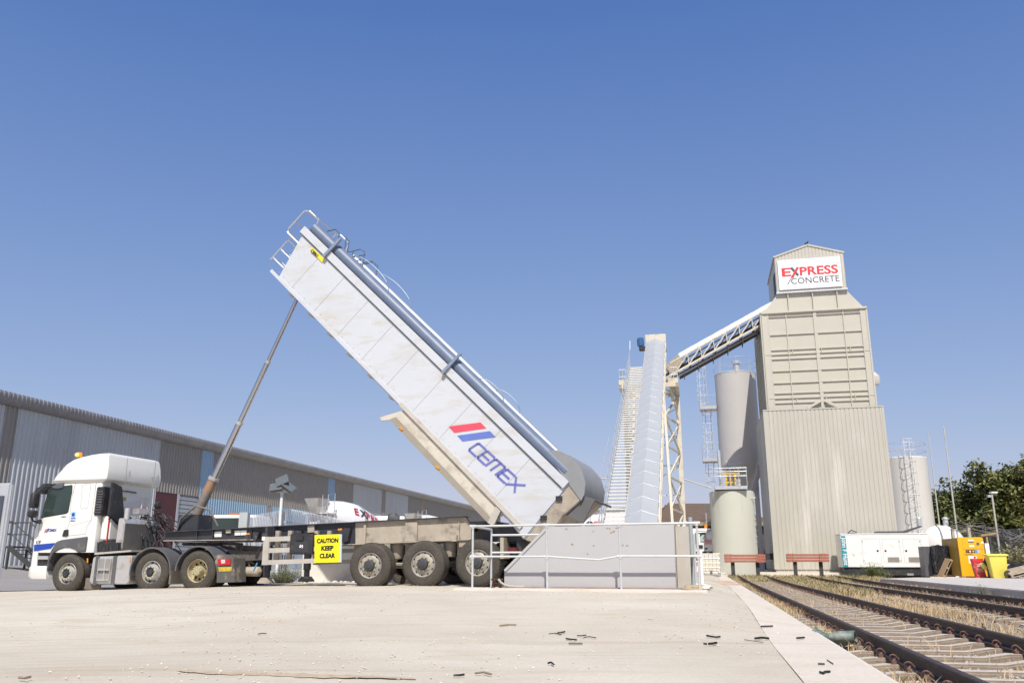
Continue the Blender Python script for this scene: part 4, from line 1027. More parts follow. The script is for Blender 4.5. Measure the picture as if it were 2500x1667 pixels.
# rear: tailgate, rolled hood, hanging plate
MB().prism(q((1388, 1182), (1425, 1214), (1372, 1262), (1322, 1332), (1280, 1318)), .04, 2.46).build('tailgate', M('tailgate_dusty', (.38, .33, .26), .75, var=.15, vs=5, dirt=((.14, .12, .1), .3, 3)), body, bevel=.02)
MB().prism(q((1330, 1100), (1360, 1098), (1392, 1112), (1418, 1142), (1429, 1178), (1426, 1206), (1418, 1222), (1390, 1184)), .02, 2.45).build('tail_hood', M('hood_grey', (.25, .26, .27), .5, var=.1), body, smooth_=40)
MB().prism(q((1396, 1196), (1450, 1219), (1421, 1276), (1366, 1250)), .1, .2).prism(q((1396, 1196), (1450, 1219), (1448, 1224), (1394, 1201)), .2, 2.3).build('spill_plate', M('plate_darkgrey', (.12, .12, .12), .7, var=.1), body)
MB().box(*[0, .01, 0, .01, 0, .01]).bm.free()
mb = MB()
for f in (.25, .6): a, b = Vector(q((1388, 1182))[0]), Vector(q((1280, 1318))[0]); c_ = a.lerp(b, f); mb.box(c_.x - .04, c_.x + .1, .0, .06, c_.y - .05, c_.y + .05)
mb.build('latch', black, body)

# telescopic ram
r1, r0 = TF.py(717, 724, v=1.2), TF.py(478, 1262, v=1.2)
r1 = (r1[0] + .12, r1[1] - .05)
rv0, rv1 = Vector((r0[0], 1.2, r0[1])), Vector((r1[0], 1.2, r1[1])); L_ = rv1 - rv0
rm = MB().tube([rv0 + L_ * .0, rv0 + L_ * .17], .125, 20).build('hydraulic_ram', M('ram_barrel', (.22, .20, .19), .5, .2, var=.2, dirt=((.45, .22, .08), .35, 2.5)), tr, smooth_=30)
for a, b, r_ in ((.16, .42, .085), (.41, .70, .068), (.69, 1.0, .052)):
    MB().tube([rv0 + L_ * a, rv0 + L_ * b], r_, 20).build('ram_stage', M('chrome_stage', (.50, .50, .52), .18, .9, var=.03), rm, smooth_=30)
for a, r_ in ((.17, .138), (.42, .095), (.70, .078)): MB().tube([rv0 + L_ * (a - .006), rv0 + L_ * (a + .006)], r_, 20).build('ram_collar', alu, rm)
MB().box(r0[0] - .3, r0[0] + .3, .9, 1.5, r0[1] - .35, r0[1] + .05).build('ram_cradle', chas, tr)
mb = MB(); mb.tube([Vector((-7.1, .9, 1.45)), Vector((-6.9, .8, 1.9)), Vector((-6.5, .8, 2.2)), Vector((-6.15, .9, 2.1)), Vector((-5.95, 1.0, 1.7))], .03, 8); mb.build('hydraulic_hose', M('hose_grey', (.15, .14, .13), .6), tr, smooth_=40)

# ---------------------------------------------------------------- tractor unit
tc_ = thing('truck_tractor', 'white tractor unit with high roof fairing and flashing orange beacon', 'truck', TF)
VS = .10
cw = MB().loft([(1.05, -10.72, -8.86, VS, 2.12, (.22, .04)), (1.45, -10.78, -8.86, VS, 2.12, (.24, .04)), (1.95, -10.74, -8.86, VS, 2.12, (.24, .04)), (2.45, -10.60, -8.86, VS, 2.10, (.26, .04)), (2.80, -10.46, -8.84, VS + .02, 2.06, (.28, .04)), (2.90, -10.36, -8.86, VS + .05, 2.02, (.3, .04))], 6).build('cab', cabw, tc_, smooth_=40)
MB().loft([(2.80, -10.50, -8.80, VS + .0, 2.08, (.25, .03)), (2.87, -10.50, -8.68, VS - .05, 2.13, (.3, .03)), (2.98, -10.44, -8.66, VS - .055, 2.13, (.32, .03)), (3.12, -10.32, -8.66, VS - .05, 2.12, (.34, .03)), (3.28, -10.18, -8.68, VS - .04, 2.11, (.34, .03)), (3.39, -9.98, -8.70, VS - .03, 2.10, (.32, .03)), (3.455, -9.70, -8.71, VS - .02, 2.09, (.26, .03)), (3.505, -9.35, -8.72, VS - .005, 2.06, (.18, .03)), (3.53, -9.10, -8.735, VS + .03, 2.01, (.1, .03)), (3.542, -8.98, -8.76, VS + .08, 1.95, (.05, .02))], 6).build('roof_fairing', cabw, tc_, smooth_=30)
k1 = lambda *a, v=VS: [P1(c1, *p, v=v) for p in a]
def face1(name, m_, *a, v=VS, th=.006, off=.001, parent=None, **k): return MB().prism(k1(*a, v=v), v - off, v - off - th).build(name, m_, parent or cw, **k)
seam = M('seam_dark', (.25, .25, .24), .5)
face1('side_window', glass, (388, 790), (450, 560), (500, 528), (655, 502), (655, 560), (622, 735), (600, 750))
face1('window_seal', black, (372, 800), (440, 545), (468, 520), (656, 497), (660, 500), (657, 570), (624, 745), (605, 760), th=.003)
# interior seen through the glass: seat and steering wheel rim
MB().prism(k1((455, 770), (480, 620), (500, 598), (530, 590), (525, 600), (505, 608), (492, 625), (470, 765)), VS - .008, VS - .010).build('window_divider', black, cw)
mb = MB()
def line1(pts, wd=.008):
    P_ = k1(*pts)
    for a, b in zip(P_, P_[1:]):
        a, b = Vector(a), Vector(b); d = (b - a).normalized(); nn = Vector((-d.y, d.x)) * wd / 2
        mb.prism([tuple(a + nn), tuple(b + nn), tuple(b - nn), tuple(a - nn)], VS - .0005, VS - .003)
line1([(690, 470), (650, 640), (632, 850), (608, 905), (605, 990)]); line1([(605, 962), (780, 945), (790, 880), (832, 820), (880, 445)]); line1([(765, 490), (750, 500), (735, 700), (745, 715), (800, 705), (828, 500), (820, 485), (765, 490)], .006)
line1([(640, 870), (830, 820)], .004)
mb.build('panel_line', seam, cw)
face1('door_handle', black, (585, 912), (600, 905), (627, 905), (625, 962), (600, 967), (570, 965), th=.02, bevel=.004)
face1('blue_stripe', blue, (313, 1042), (503, 1025), (505, 1030), (465, 1078), (440, 1082), (311, 1101), th=.008)
face1('sticker', M('sticker_sky', (.25, .5, .75), .4), (652, 745), (690, 742), (688, 795), (648, 800), th=.003)
face1('sticker', M('sticker_indigo', (.10, .09, .35), .4), (646, 800), (688, 796), (686, 828), (643, 832), th=.003)
stc = P1(c1, 669, 768, VS); MB().lathe([(.045, 0), (.045, -.003), (.028, -.0031), (0, -.0035)], (stc[0], VS - .004, stc[1]), 'y', 20).build('sticker', navy, cw)
t_ = text('FORS', .058, 0, 0, VS - .006, whsig, cw, bold=.001); a = P1(c1, 646, 822, VS); b = P1(c1, 685, 818, VS); fit(t_, a[0], b[0])
for v_ in t_.data.vertices: v_.co.z += a[1]
# small fleet logo on the door
def quad1(name, m_, *a): return face1(name, m_, *a, th=.004)
quad1('logo_stripe', red, (402, 932), (418, 900), (430, 897), (412, 932)); quad1('logo_stripe', navy, (417, 932), (436, 896), (452, 893), (430, 930))
t_ = text('CEMEX', .095, 0, 0, VS - .005, navy, cw, bold=.001); a = P1(c1, 440, 922, VS); b = P1(c1, 515, 915, VS); fit(t_, a[0], b[0])
for v_ in t_.data.vertices: v_.co.z += a[1]
t_ = text('CF', .11, 0, 0, VS - .005, txt, cw); a = P1(c1, 328, 1032, VS); b = P1(c1, 372, 1028, VS); fit(t_, a[0], b[0])
for v_ in t_.data.vertices: v_.co.z += a[1]
t_ = text('460', .05, 0, 0, VS - .005, greyf, cw); a = P1(c1, 556, 794, VS); b = P1(c1, 600, 788, VS); fit(t_, a[0], b[0])
for v_ in t_.data.vertices: v_.co.z += a[1]
# windscreen and grille on the front of the cab
MB().prism([(-10.80, 1.98), (-10.63, 2.52), (-10.60, 2.50), (-10.77, 1.97)], .35, 2.15).build('windscreen', glass, cw)
MB().box(-10.84, -10.76, .5, 2.0, 1.15, 1.75).build('grille', black, cw, bevel=.01)
# arch and lower skirt
arch = k1((430, 1270), (440, 1190), (470, 1095), (520, 1015), (570, 998), (800, 968), (803, 975), (785, 1103), (715, 1112), (690, 1085), (640, 1068), (590, 1068), (540, 1085), (490, 1120), (455, 1190), (440, 1280))
MB().prism(arch, VS - .03, VS + .45).build('wheel_arch', dkgrey, tc_, bevel=.012)
st_ = MB().box(-10.62, -10.2, VS + .04, .6, .55, 1.08).build('step_well', black, tc_)
mb = MB()
for q0, q1 in (((345, 1145), (440, 1175)), ((330, 1240), (420, 1270))): a, b = P1(c1, *q0, v=VS), P1(c1, *q1, v=VS); mb.box(a[0], b[0], VS - .01, VS + .2, b[1], a[1])
mb.build('step', alu, st_)
MB().loft([(.40, -10.78, -10.18, VS - .02, 2.52, (.2, .02)), (.46, -10.86, -10.18, VS - .04, 2.54, (.22, .02)), (.68, -10.86, -10.20, VS - .04, 2.54, (.22, .02)), (.72, -10.80, -10.24, VS, 2.5, (.2, .02))], 5).build('bumper', cabw, tc_, smooth_=40)
MB().loft([(.68, -10.80, -10.56, VS, 2.5, (.15, .02)), (1.10, -10.78, -10.58, VS, 2.5, (.18, .02)), (1.6, -10.83, -10.68, VS + .03, 2.47, (.1, .02)), (1.75, -10.80, -10.70, VS + .06, 2.44, (.05, .02))], 4).build('front_panel', cabw, tc_, smooth_=40)
# sun visor, wind deflector over the side window, mirrors
MB().prism(k1((480, 512), (520, 495), (555, 492), (585, 483), (582, 520), (540, 530), (500, 530)), VS, VS - .04).build('window_visor', M('visor_grey', (.10, .11, .12), .3), cw)
mb = MB(); mb.loft([(2.55, -10.98, -10.72, VS - .1, 2.6, (.2, .02)), (2.80, -10.72, -10.5, VS - .05, 2.5, (.2, .02))], 4); mb.build('sun_visor', M('visor_smoke', (.04, .045, .05), .2), tc_, smooth_=40)
def v3(c, x, y, v): u, z = P1(c, x, y, v); return Vector((u, v, z))
mr = MB(); mr.tube([v3(c1, 460, 510, .05), v3(c1, 400, 515, -.1), v3(c1, 335, 528, -.15), v3(c1, 330, 565, -.15)], .014, 6); mr.tube([v3(c1, 285, 790, -.15), v3(c1, 300, 825, -.15), v3(c1, 345, 840, 0), v3(c1, 370, 832, .1)], .024, 8); mr.build('mirror_arm', black, tc_)
a, b = P1(c1, 288, 705, -.15), P1(c1, 353, 568, -.15)
MB().loft([(a[1] - .01, a[0] + .03, b[0] - .03, -.28, -.06, .05), (a[1] + .04, a[0], b[0], -.3, -.05, .07), (b[1] - .04, a[0] + .02, b[0], -.3, -.05, .07), (b[1], a[0] + .05, b[0] - .02, -.26, -.08, .05)], 5).build('mirror', black, tc_, smooth_=40)
a, b = P1(c1, 275, 795, -.15), P1(c1, 333, 728, -.15)
MB().loft([(a[1], a[0] + .03, b[0] - .03, -.26, -.08, .05), (a[1] + .05, a[0], b[0], -.3, -.05, .07), (b[1] - .04, a[0], b[0], -.3, -.05, .07), (b[1], a[0] + .03, b[0] - .03, -.26, -.08, .05)], 5).build('mirror', black, tc_, smooth_=40)
a = v3(c1, 360, 832, .02); MB().lathe([(0, -.06), (.05, -.05), (.06, 0), (.05, .05), (0, .06)], a, 'z', 12).build('mirror_mount', black, tc_, smooth_=True)
# beacon
a = P1(c1, 718, 245, .55); bz = P1(c1, 718, 205, .55)[1]
bx = a[0]; bb = MB().box(bx - .075, bx + .075, .48, .63, a[1] - .12, a[1] + .0).build('beacon_base', dkgrey, tc_)
MB().lathe([(.075, a[1]), (.075, bz - .02), (.06, bz), (0, bz + .005)], (bx, .55, 0), 'z', 20).build('beacon', M('beacon_shell', (.9, .22, .01), .25, emit=(1, .22, .01), es=.8), tc_, smooth_=30)
MB().lathe([(0, -.045), (.04, -.02), (.045, 0), (.04, .02), (0, .045)], (bx, .478, (a[1] + bz) / 2), 'z', 16).build('beacon_lamp', M('beacon_glow', (1, .7, .1), .3, emit=(1, .62, .06), es=5), tc_, smooth_=True)
# back of the cab: recess panel, rail, small plate, antennas
rb = MB(); rb.box(-8.86, -8.84, .45, .47, 1.6, 2.6); rb.bm.clear()
xr_b = -8.855
rcm = M('cab_rear', (.74, .74, .72), .35, var=.02)
MB().box(xr_b, xr_b + .012, .58, 1.34, 2.18, 2.62).build('rear_panel', rcm, cw, bevel=.01)
MB().box(xr_b + .012, xr_b + .02, .82, 1.04, 2.38, 2.48).build('rear_sticker', M('sticker_ochre', (.45, .36, .05), .5), cw)
MB().tube([(xr_b + .05, .62, 2.64), (xr_b + .05, 1.36, 2.62)], .02, 8).build('rear_rail', dkgrey, cw)
mb = MB(); mb.tube([(xr_b + .04, 1.62, 1.95), (xr_b + .06, 1.62, 2.5), (xr_b + .04, 1.86, 2.52), (xr_b + .04, 1.86, 1.97), (xr_b + .04, 1.62, 1.95)], .014, 6); mb.build('rear_handle', rcm, cw)
mb = MB(); mb.tube([(xr_b + .26, .66, 2.6), (xr_b + .26, .64, 3.46)], .008, 5); mb.tube([(xr_b + .27, 1.68, 2.0), (xr_b + .27, 1.74, 3.50)], .010, 5)
mb.tube([(xr_b + .02, 1.73, 3.1), (xr_b + .3, 1.73, 3.05)], .012, 5); mb.build('antenna', M('aerial', (.25, .25, .25), .4), cw)
mb = MB()
for zz in (2.1, 2.3, 2.5, 2.7): mb.tube([(xr_b + .03, VS + .05, zz), (xr_b + .12, VS + .05, zz)], .012, 6)
mb.build('hinge', seam, cw)
# air intake stack
a, b = P1(c1, 868, 775, VS), P1(c1, 940, 515, VS)
ax0 = P1(c1, 874, 650, VS)[0]
ai = MB().box(ax0, ax0 + .24, VS - .035, VS + .34, a[1], b[1]).build('air_intake', black, tc_, bevel=.02)
mb = MB()
for k in range(9): z = a[1] + .06 + k * .065; mb.box(ax0 + .02, ax0 + .22, VS - .05, VS - .034, z, z + .025)
mb.build('louvre', dkgrey, ai)
MB().prism([(VS + .02, 2.78), (VS + .36, 2.70), (VS + .55, 2.0), (VS + .85, 1.95), (VS + .85, 1.72), (VS + .35, 1.75), (VS + .02, 1.95)], -8.60, -8.50, ax='x').build('intake_duct', black, ai, bevel=.02)
MB().box(-8.82, -8.55, VS + .12, VS + .5, 1.35, 1.95).build('rear_fairing', cabw, tc_, bevel=.03)
MB().box(-8.60, -8.575, VS + .10, VS + .13, 1.30, 1.9).build('reflector_strip', redl, tc_)
MB().box(-8.86, -8.1, VS + .1, 1.0, .75, 1.32).build('battery_box', black, tc_, bevel=.03)
mb = MB()
for k in range(8): mb.tube([Vector((-8.8 + .1 * k, VS + .05, 1.3 - .06 * (k % 3))), Vector((-8.75 + .1 * k, VS + .02, 1.1)), Vector((-8.7 + .08 * k, VS + .08, .9))], .014, 5)
mb.build('cabling', black, tc_)
# exhaust / hydraulic tank behind the cab
a, b = (P1(c1, 1058, 950, VS + .1)[0], P1(c1, 1055, 1098, VS + .1)[1]), (P1(c1, 1122, 950, VS + .1)[0], P1(c1, 1112, 800, VS + .1)[1])
ex0, ex1 = a[0], b[0]
hb_ = MB().prism([(ex0, a[1]), (ex1, a[1]), (ex1 + .0, b[1] - .12), (ex1 - .05, b[1]), (ex0 + .02, b[1])], VS + .1, 1.45).build('hydraulic_tank', alu, tc_, bevel=.02)
MB().box(ex1 - .0, ex1 + .012, VS + .14, 1.42, a[1] + .02, b[1] - .13).build('tank_rear_face', M('tank_rear_dark', (.11, .105, .095), .7, var=.15, vs=4, dirt=((.10, .10, .09), .3, 3)), hb_)  # rear face coloured darker than the silver side
mb = MB(); mb.lathe([(.07, b[1] - .02), (.07, b[1] + .24), (.04, b[1] + .26), (0, b[1] + .26)], (ex1 - .1, VS + .28, 0), 'z', 14); mb.build('filler_neck', alu, tc_, smooth_=30)
rnd = random.Random(5); mb = MB()
for k in range(46):
    y = rnd.uniform(.7, 1.9); u = rnd.uniform(-8.4, -8.2); pts = [Vector((u, y, rnd.uniform(1.6, 2.2)))]
    dr_ = Vector((rnd.uniform(0, .05), rnd.uniform(-.03, .06), rnd.uniform(-.09, -.02))); ph = rnd.uniform(0, 6)
    for j in range(10): pts.append(pts[-1] + dr_ + Vector((.025 * math.sin(ph + j * .9), .05 * math.cos(ph + j * .8), .03 * math.sin(ph + j * 1.3))))
    mb.tube(pts, rnd.uniform(.010, .018), 5)
mb.build('air_hose', M('suzi_hose', (.045, .045, .045), .6, var=.4, vs=8), tc_, smooth_=40)
mb = MB()
for k, cc in enumerate(('red', 'green')):
    pass
for k in range(3): mb.tube([Vector((-8.2 + .03 * math.sin(t * 2.2), .75 + .2 * k + .02 * t * .5, 2.2 - .035 * t + .03 * math.cos(t * 2.2))) for t in range(18)], .009, 4)
mb.build('coiled_hose', M('coil_red', (.3, .04, .05), .5), tc_)
MB().box(-8.35, -8.15, .75, 1.15, 2.02, 2.16).build('hose_bracket', alu, tc_)
MB().lathe([(0, -.1), (.09, -.08), (.1, .03), (0, .06)], (-8.12, 1.45, 2.28), 'x', 14).build('work_lamp', black, tc_, smooth_=30)
# chassis rails of the tractor
MB().box(-10.2, -5.35, .78, .86, .78, 1.05).box(-10.2, -5.35, 1.64, 1.72, .78, 1.05).box(-8.2, -7.9, .8, 1.7, .85, 1.0).box(-5.45, -5.35, .7, 1.8, .75, 1.08).build('chassis_rail', M('rail_grime', (.09, .08, .07), .8, dirt=(DUST, .2, 4)), tc_)
MB().prism(Pk(c2, (770, 1085), (860, 1100), (1090, 1100), (1085, 1180), (880, 1190), (800, 1150), v=.5), .5, .6).prism(Pk(c2, (850, 1045), (1090, 1060), (1090, 1100), (870, 1098), v=.6), .6, 1.9).build('rear_crossmember', M('rail_grime2', (.10, .09, .08), .8, var=.2), tc_)
MB().box(*[P1(c2, 360, 1020, .8)[0], P1(c2, 720, 1020, .8)[0]], .75, 1.75, 1.22, 1.30).build('fifth_wheel', black, tc_, bevel=.02)
MB().prism(Pk(c2, (700, 1040), (860, 1075), (900, 1110), (800, 1110), (700, 1060), v=.8), .8, 1.7).build('ramp', M('ramp_grime', (.12, .11, .09), .8), tc_)
a, b = P1(c2, 888, 1330, .55), P1(c2, 1070, 1242, .55); zc = (a[1] + b[1]) / 2; rr = (b[1] - a[1]) / 2
MB().lathe([(0, a[0]), (rr * .8, a[0] + .03), (rr, a[0] + .08), (rr, b[0] - .06), (0, b[0])], (0, .6, zc), 'x', 20).build('air_tank', chasdust, tc_, smooth_=40)
mb = MB()
for k in range(14): mb.tube([Vector((-5.3 + rnd.uniform(0, .5), .5 + rnd.uniform(0, .4), 1.2)), Vector((-5.2 + rnd.uniform(0, .6), .5, 1.0)), Vector((-5.2 + rnd.uniform(0, .7), .6, rnd.uniform(.6, .9)))], .015, 5)
mb.build('pipework', M('pipe_grime', (.12, .11, .09), .8), tc_)
# fuel tank
a, b = (P1(c1, 824, 1275, 0)[0], P1(c1, 822, 1400, 0)[1]), (P1(c1, 1188, 1275, 0)[0], P1(c1, 1190, 1150, 0)[1])
ft = MB().prism([(a[0], a[1] + .07), (a[0] + .03, b[1] - .03), (a[0] + .07, b[1]), (b[0] - .02, b[1] + .03), (b[0], b[1]), (b[0] - .02, a[1] + .06), (b[0] - .08, a[1]), (a[0] + .07, a[1])], 0, .62).build('fuel_tank', alu, tc_, bevel=.03, seg=3)
mb = MB()
for x0_, x1_ in ((862, 893), (1022, 1056)): p, r_ = P1(c1, x0_, 1400, 0), P1(c1, x1_, 1150, 0); ua_, ub_s = P1(c1, x0_, 1275, 0)[0], P1(c1, x1_, 1275, 0)[0]; mb.box(ua_, ub_s, -.012, .63, p[1] - .02, r_[1] + .02)
mb.build('strap', dkgrey, ft)
p, r_ = (P1(c1, 905, 1270, 0)[0], P1(c1, 905, 1368, 0)[1]), (P1(c1, 1010, 1270, 0)[0], P1(c1, 1010, 1172, 0)[1])
MB().box(p[0], r_[0], -.008, .0, p[1], r_[1]).build('step_recess', M('recess_shade', (.30, .29, .27), .6, .2), ft)
mb = MB(); mb.box(p[0], r_[0], -.06, -.008, (p[1] + r_[1]) / 2 - .015, (p[1] + r_[1]) / 2 + .02); mb.box(p[0], r_[0], -.06, -.008, p[1], p[1] + .03); mb.box(p[0] - .015, p[0], -.05, -.002, p[1], r_[1]); mb.box(r_[0], r_[0] + .015, -.05, -.002, p[1], r_[1]); mb.box((p[0] + r_[0]) / 2 - .015, (p[0] + r_[0]) / 2 + .015, -.03, -.008, p[1], r_[1]); mb.build('step', alu, ft)
p, r_ = P1(c1, 868, 1133, .05), P1(c1, 1200, 1105, .05)
MB().prism([(p[0], p[1]), (r_[0], r_[1] - .0), (r_[0], r_[1] + .04), (p[0], p[1] + .05)], .02, .7).build('catwalk', alud, tc_)
p, r_ = P1(c1, 770, 1448, .1), P1(c1, 920, 1345, .1); MB().box(p[0], r_[0], .1, .14, p[1], r_[1]).build('mud_flap', M('flap_grime', (.16, .14, .11), .85), tc_)
# mudguards over the two rear axles
def guard(cu, cz_, a0, a1, ri=.555, th=.035, v0=-.02, v1=.62, name='mudguard'):
    po = [(cu + (ri + th) * math.cos(R(a)), cz_ + (ri + th) * math.sin(R(a))) for a in range(a0, a1 + 1, 8)]
    pi_ = [(cu + ri * math.cos(R(a)), cz_ + ri * math.sin(R(a))) for a in range(a1, a0 - 1, -8)]
    return MB().prism(po + pi_, v0, v1).build(name, dkgrey, tc_, smooth_=30)
W2 = (P1(c1, 1375, 1290)[0] - .02, .10 + .48); W3 = (P1(c2, 492, 1280)[0] - .03, .125 + .485); W1 = (P1(c1, 605, 1310, .05)[0], .07 + .47)
guard(*W2, -4, 188); guard(*W3, 28, 180)
for q in (W2, W3): MB().box(q[0] - .1, q[0] + .1, 2.0, 2.6, q[1] + .56, q[1] + .59).build('mudguard', dkgrey, tc_)
MB().box(W2[0] + .55, W2[0] + .60, .0, .5, .30, .62).build('mud_flap', M('flap_grime', (.16, .14, .11), .85), tc_)
wheel(tc_, W1[0], W1[1], .06, False, .47, .32, 'front', rubber); wheel(tc_, W1[0], W1[1], 2.44, True, .47, .32, 'front', rubber)
wheel(tc_, W2[0], W2[1], .02, False, .48, .32, 'front', rubber); wheel(tc_, W2[0], W2[1], 2.46, True, .48, .32, 'front', rubber)
wheel(tc_, W3[0], W3[1], .02, False, .485, .30, 'drive', rubber); wheel(tc_, W3[0], W3[1], .36, False, .485, .30, 'drive', rubber)
wheel(tc_, W3[0], W3[1], 2.46, True, .485, .30, 'drive', rubber); wheel(tc_, W3[0], W3[1], 2.12, True, .485, .30, 'drive', rubber)
for q in (W1, W2, W3): MB().tube([(q[0], .3, q[1]), (q[0], 2.2, q[1])], .08, 10).build('axle', chasdust, tc_)
MB().lathe([(0, -.2), (.15, -.16), (.2, 0), (.15, .16), (0, .2)], (W3[0], 1.25, W3[1]), 'y', 16).build('differential', chasdust, tc_, smooth_=True)
MB().box(W1[0] + .5, W1[0] + 1.2, .95, 1.6, .45, .85).build('gearbox', black, tc_, bevel=.05)
# rear lamp cluster and number plate
pv = -.0
lc = MB().prism(Pk(c2, (640, 1135), (700, 1130), (800, 1135), (822, 1165), (828, 1385), (665, 1390), (668, 1300), v=pv), pv, pv + .5).build('rear_wing', M('wing_grime', (.10, .095, .085), .7, dirt=(DUST, .3, 4)), tc_, bevel=.01)
xe = P1(c2, 826, 1200, pv)[0]
MB().prism(Pk(c2, (680, 1172), (798, 1170), (798, 1225), (690, 1233), v=pv), pv - .001, pv - .03).build('rear_lamp', redl, lc, bevel=.006)
MB().prism(Pk(c2, (715, 1178), (752, 1176), (752, 1210), (718, 1213), v=pv), pv - .03, pv - .034).build('reversing_lamp', M('lens_clear', (.6, .5, .5), .2), lc)
MB().prism(Pk(c2, (683, 1245), (806, 1243), (806, 1282), (690, 1286), v=pv), pv - .001, pv - .008).build('number_plate', plateY, lc)
# side repeater lights
mb = MB()
for x, y in ((800, 1185), (1185, 1175)): mb.prism(Pk(c1, (x - 5, y - 20), (x + 5, y - 20), (x + 5, y + 20), (x - 5, y + 20), v=.0), .0, -.015)
mb.build('side_marker', amber, tc_)

# ================================================================== RECEIVING HOPPER AND HANDRAIL
HF = Fr(*TF.world(1.98, -2.35), -15.9)                # handrail line nearest the camera
hz = .32
hp = thing('receiving_hopper', 'light grey steel side plate hopper with cut away left corner', 'hopper', HF)
pv = .65
pl = [HF.py(*q, v=pv) for q in ((1231, 1431), (1231, 1390), (1334, 1285), (1645, 1280), (1650, 1428))]
hx0, hx1 = pl[0][0], pl[4][0]
pl[0] = (pl[0][0], hz - .1); pl[4] = (pl[4][0], hz - .1)
MB().prism(pl, pv, pv + .06).build('side_plate', platem, hp, bevel=.006)
MB().prism(pl, pv + 5.4, pv + 5.46).build('far_plate', platem, hp)
MB().box(hx1 - .06, hx1, pv + .06, pv + 2.4, hz - .1, pl[3][1]).build('end_plate', M('hopper_beige', (.50, .46, .39), .6, dirt=(DUST, .2, 2)), hp)
MB().prism([pl[1], pl[2], (pl[2][0] + .02, pl[2][1] - .05), (pl[1][0] + .02, pl[1][1] - .05)], pv - .02, pv + .08).build('edge_trim', platem, hp)
MB().box(hx0, hx1, pv + .06, pv + 5.4, hz - .5, hz - .1).build('floor', M('pit_shade', (.08, .07, .06), .9), hp)  # near-black floor colour carries the shade inside the hopper
mb = MB(); rr = random.Random(11)
for k in range(3):
    x, z = rr.uniform(hx0 + .6, hx1 - .1), rr.choice([rr.uniform(hz + .2, hz + 1.0), pl[3][1] - rr.uniform(.03, .12)])
    if z > hz + .3 + (x - hx0) * 1.2: continue
    mb.prism([(x + rr.uniform(.008, .03) * math.cos(t), z + rr.uniform(.006, .022) * math.sin(t)) for t in [i * .9 for i in range(7)]], pv - .0005, pv - .0025)
for x_, y_ in ((742, 668), (778, 670), (830, 712), (797, 728), (872, 664), (180, 675), (955, 895), (1018, 903), (264, 887)):
    x, z = HF.py(*c5(x_, y_), v=pv); mb.prism([(x + rr.uniform(.012, .035) * math.cos(t), z + rr.uniform(.008, .024) * math.sin(t)) for t in [i * .9 for i in range(7)]], pv - .0005, pv - .0025)
mb.build('rust_spot', M('rust_fleck', (.33, .24, .16), .9), hp)
MB().box(hx1 + .01, hx1 + .26, pv + .3, pv + .36, hz - .1, pl[3][1] - .02).build('end_panel', M('end_beige', (.44, .41, .36), .6, dirt=(DUST, .2, 2)), hp)
# scaffolding style tube handrail
hr = thing('handrail', 'galvanised tube handrail in front of the grey hopper plate, middle rail bent', 'handrail', HF)
def hq(x, y, v=0): return HF.py(x, y, v)
A_, B_, C_, D_ = hq(1153, 1435), hq(1336, 1432), hq(1517, 1436), hq(1712, 1441)
ztop = hq(1336, 1284)[1]; rad = .021
zt_ = [hq(1156, 1284)[1], hq(1336, 1281)[1], hq(1517, 1279)[1], hq(1706, 1276)[1]]
zm_ = [hq(1153, 1358)[1], hq(1336, 1358)[1], hq(1517, 1357)[1], hq(1706, 1357)[1]]
us_ = [A_[0], B_[0], C_[0], D_[0] - .02]
for u, z in zip(us_, zt_):
    p = MB().tube([(u, 0, hz - .15), (u, 0, z)], rad, 10).build('post', railg, hr, smooth_=40)
mb = MB(); mb.tube([(u, 0, z) for u, z in zip(us_, zt_)], rad, 10); mb.build('top_rail', railg, hr, smooth_=40)
ub_, zb_2 = hq(1462, 1366)
mb = MB(); mb.tube([(us_[0], 0, zm_[0]), (us_[1], 0, zm_[1]), (ub_, 0, zb_2), (us_[2], 0, zm_[2]), (us_[3], 0, zm_[3])], rad * .95, 10); mb.build('middle_rail', railg, hr, smooth_=40)
for u, z, z2 in zip(us_, zt_, zm_):
    mb = MB(); mb.lathe([(rad + .009, -.05), (rad + .009, .02)], (u, 0, z), 'z', 10); mb.lathe([(rad + .009, -.05), (rad + .009, .05)], (u, 0, z2), 'z', 10); mb.lathe([(rad + .009, -.05), (rad + .009, .05)], (u, 0, z2), 'x', 10)
    mb.lathe([(rad + .009, -.06), (rad + .009, .06)], (u, 0, z), 'x', 10); mb.lathe([(.07, 0), (.07, .012)], (u, 0, hz - .005), 'z', 12)
    mb.build('clamp', railg, hr, smooth_=30)
h2 = thing('handrail', 'second tube handrail behind the hopper plate by the trailer wheel', 'handrail', HF)
vb = 1.35
u0, _ = hq(1199, 1430, vb); u1, _ = hq(1693, 1425, vb)
z1_, z2_, z3_ = hq(1199, 1292, vb)[1], hq(1300, 1305, vb)[1], hq(1300, 1348, vb)[1]
mb = MB(); mb.tube([(us_[0], 0, zt_[0] - .005), (u0, vb, z1_)], rad, 8); mb.tube([(us_[0], 0, zm_[0]), (u0, vb, z3_ - .08)], rad, 8)
mb.tube([(u0, vb, z2_), (u1, vb, z2_)], rad, 8); mb.tube([(u0, vb, z3_), (u1, vb, z3_)], rad, 8); mb.tube([(us_[3], 0, zm_[3]), (u1, vb, z3_ - .1)], rad, 8); mb.build('rail', railg, h2, smooth_=40)
MB().tube([(u0, vb, hz - .2), (u0, vb, z1_)], rad, 8).build('post', railg, h2, smooth_=40)
MB().tube([(u1, vb, hz - .2), (u1, vb, hq(1693, 1262, vb)[1])], .042, 10).build('post', M('post_greygreen', (.38, .43, .43), .5, .2), h2, smooth_=40)
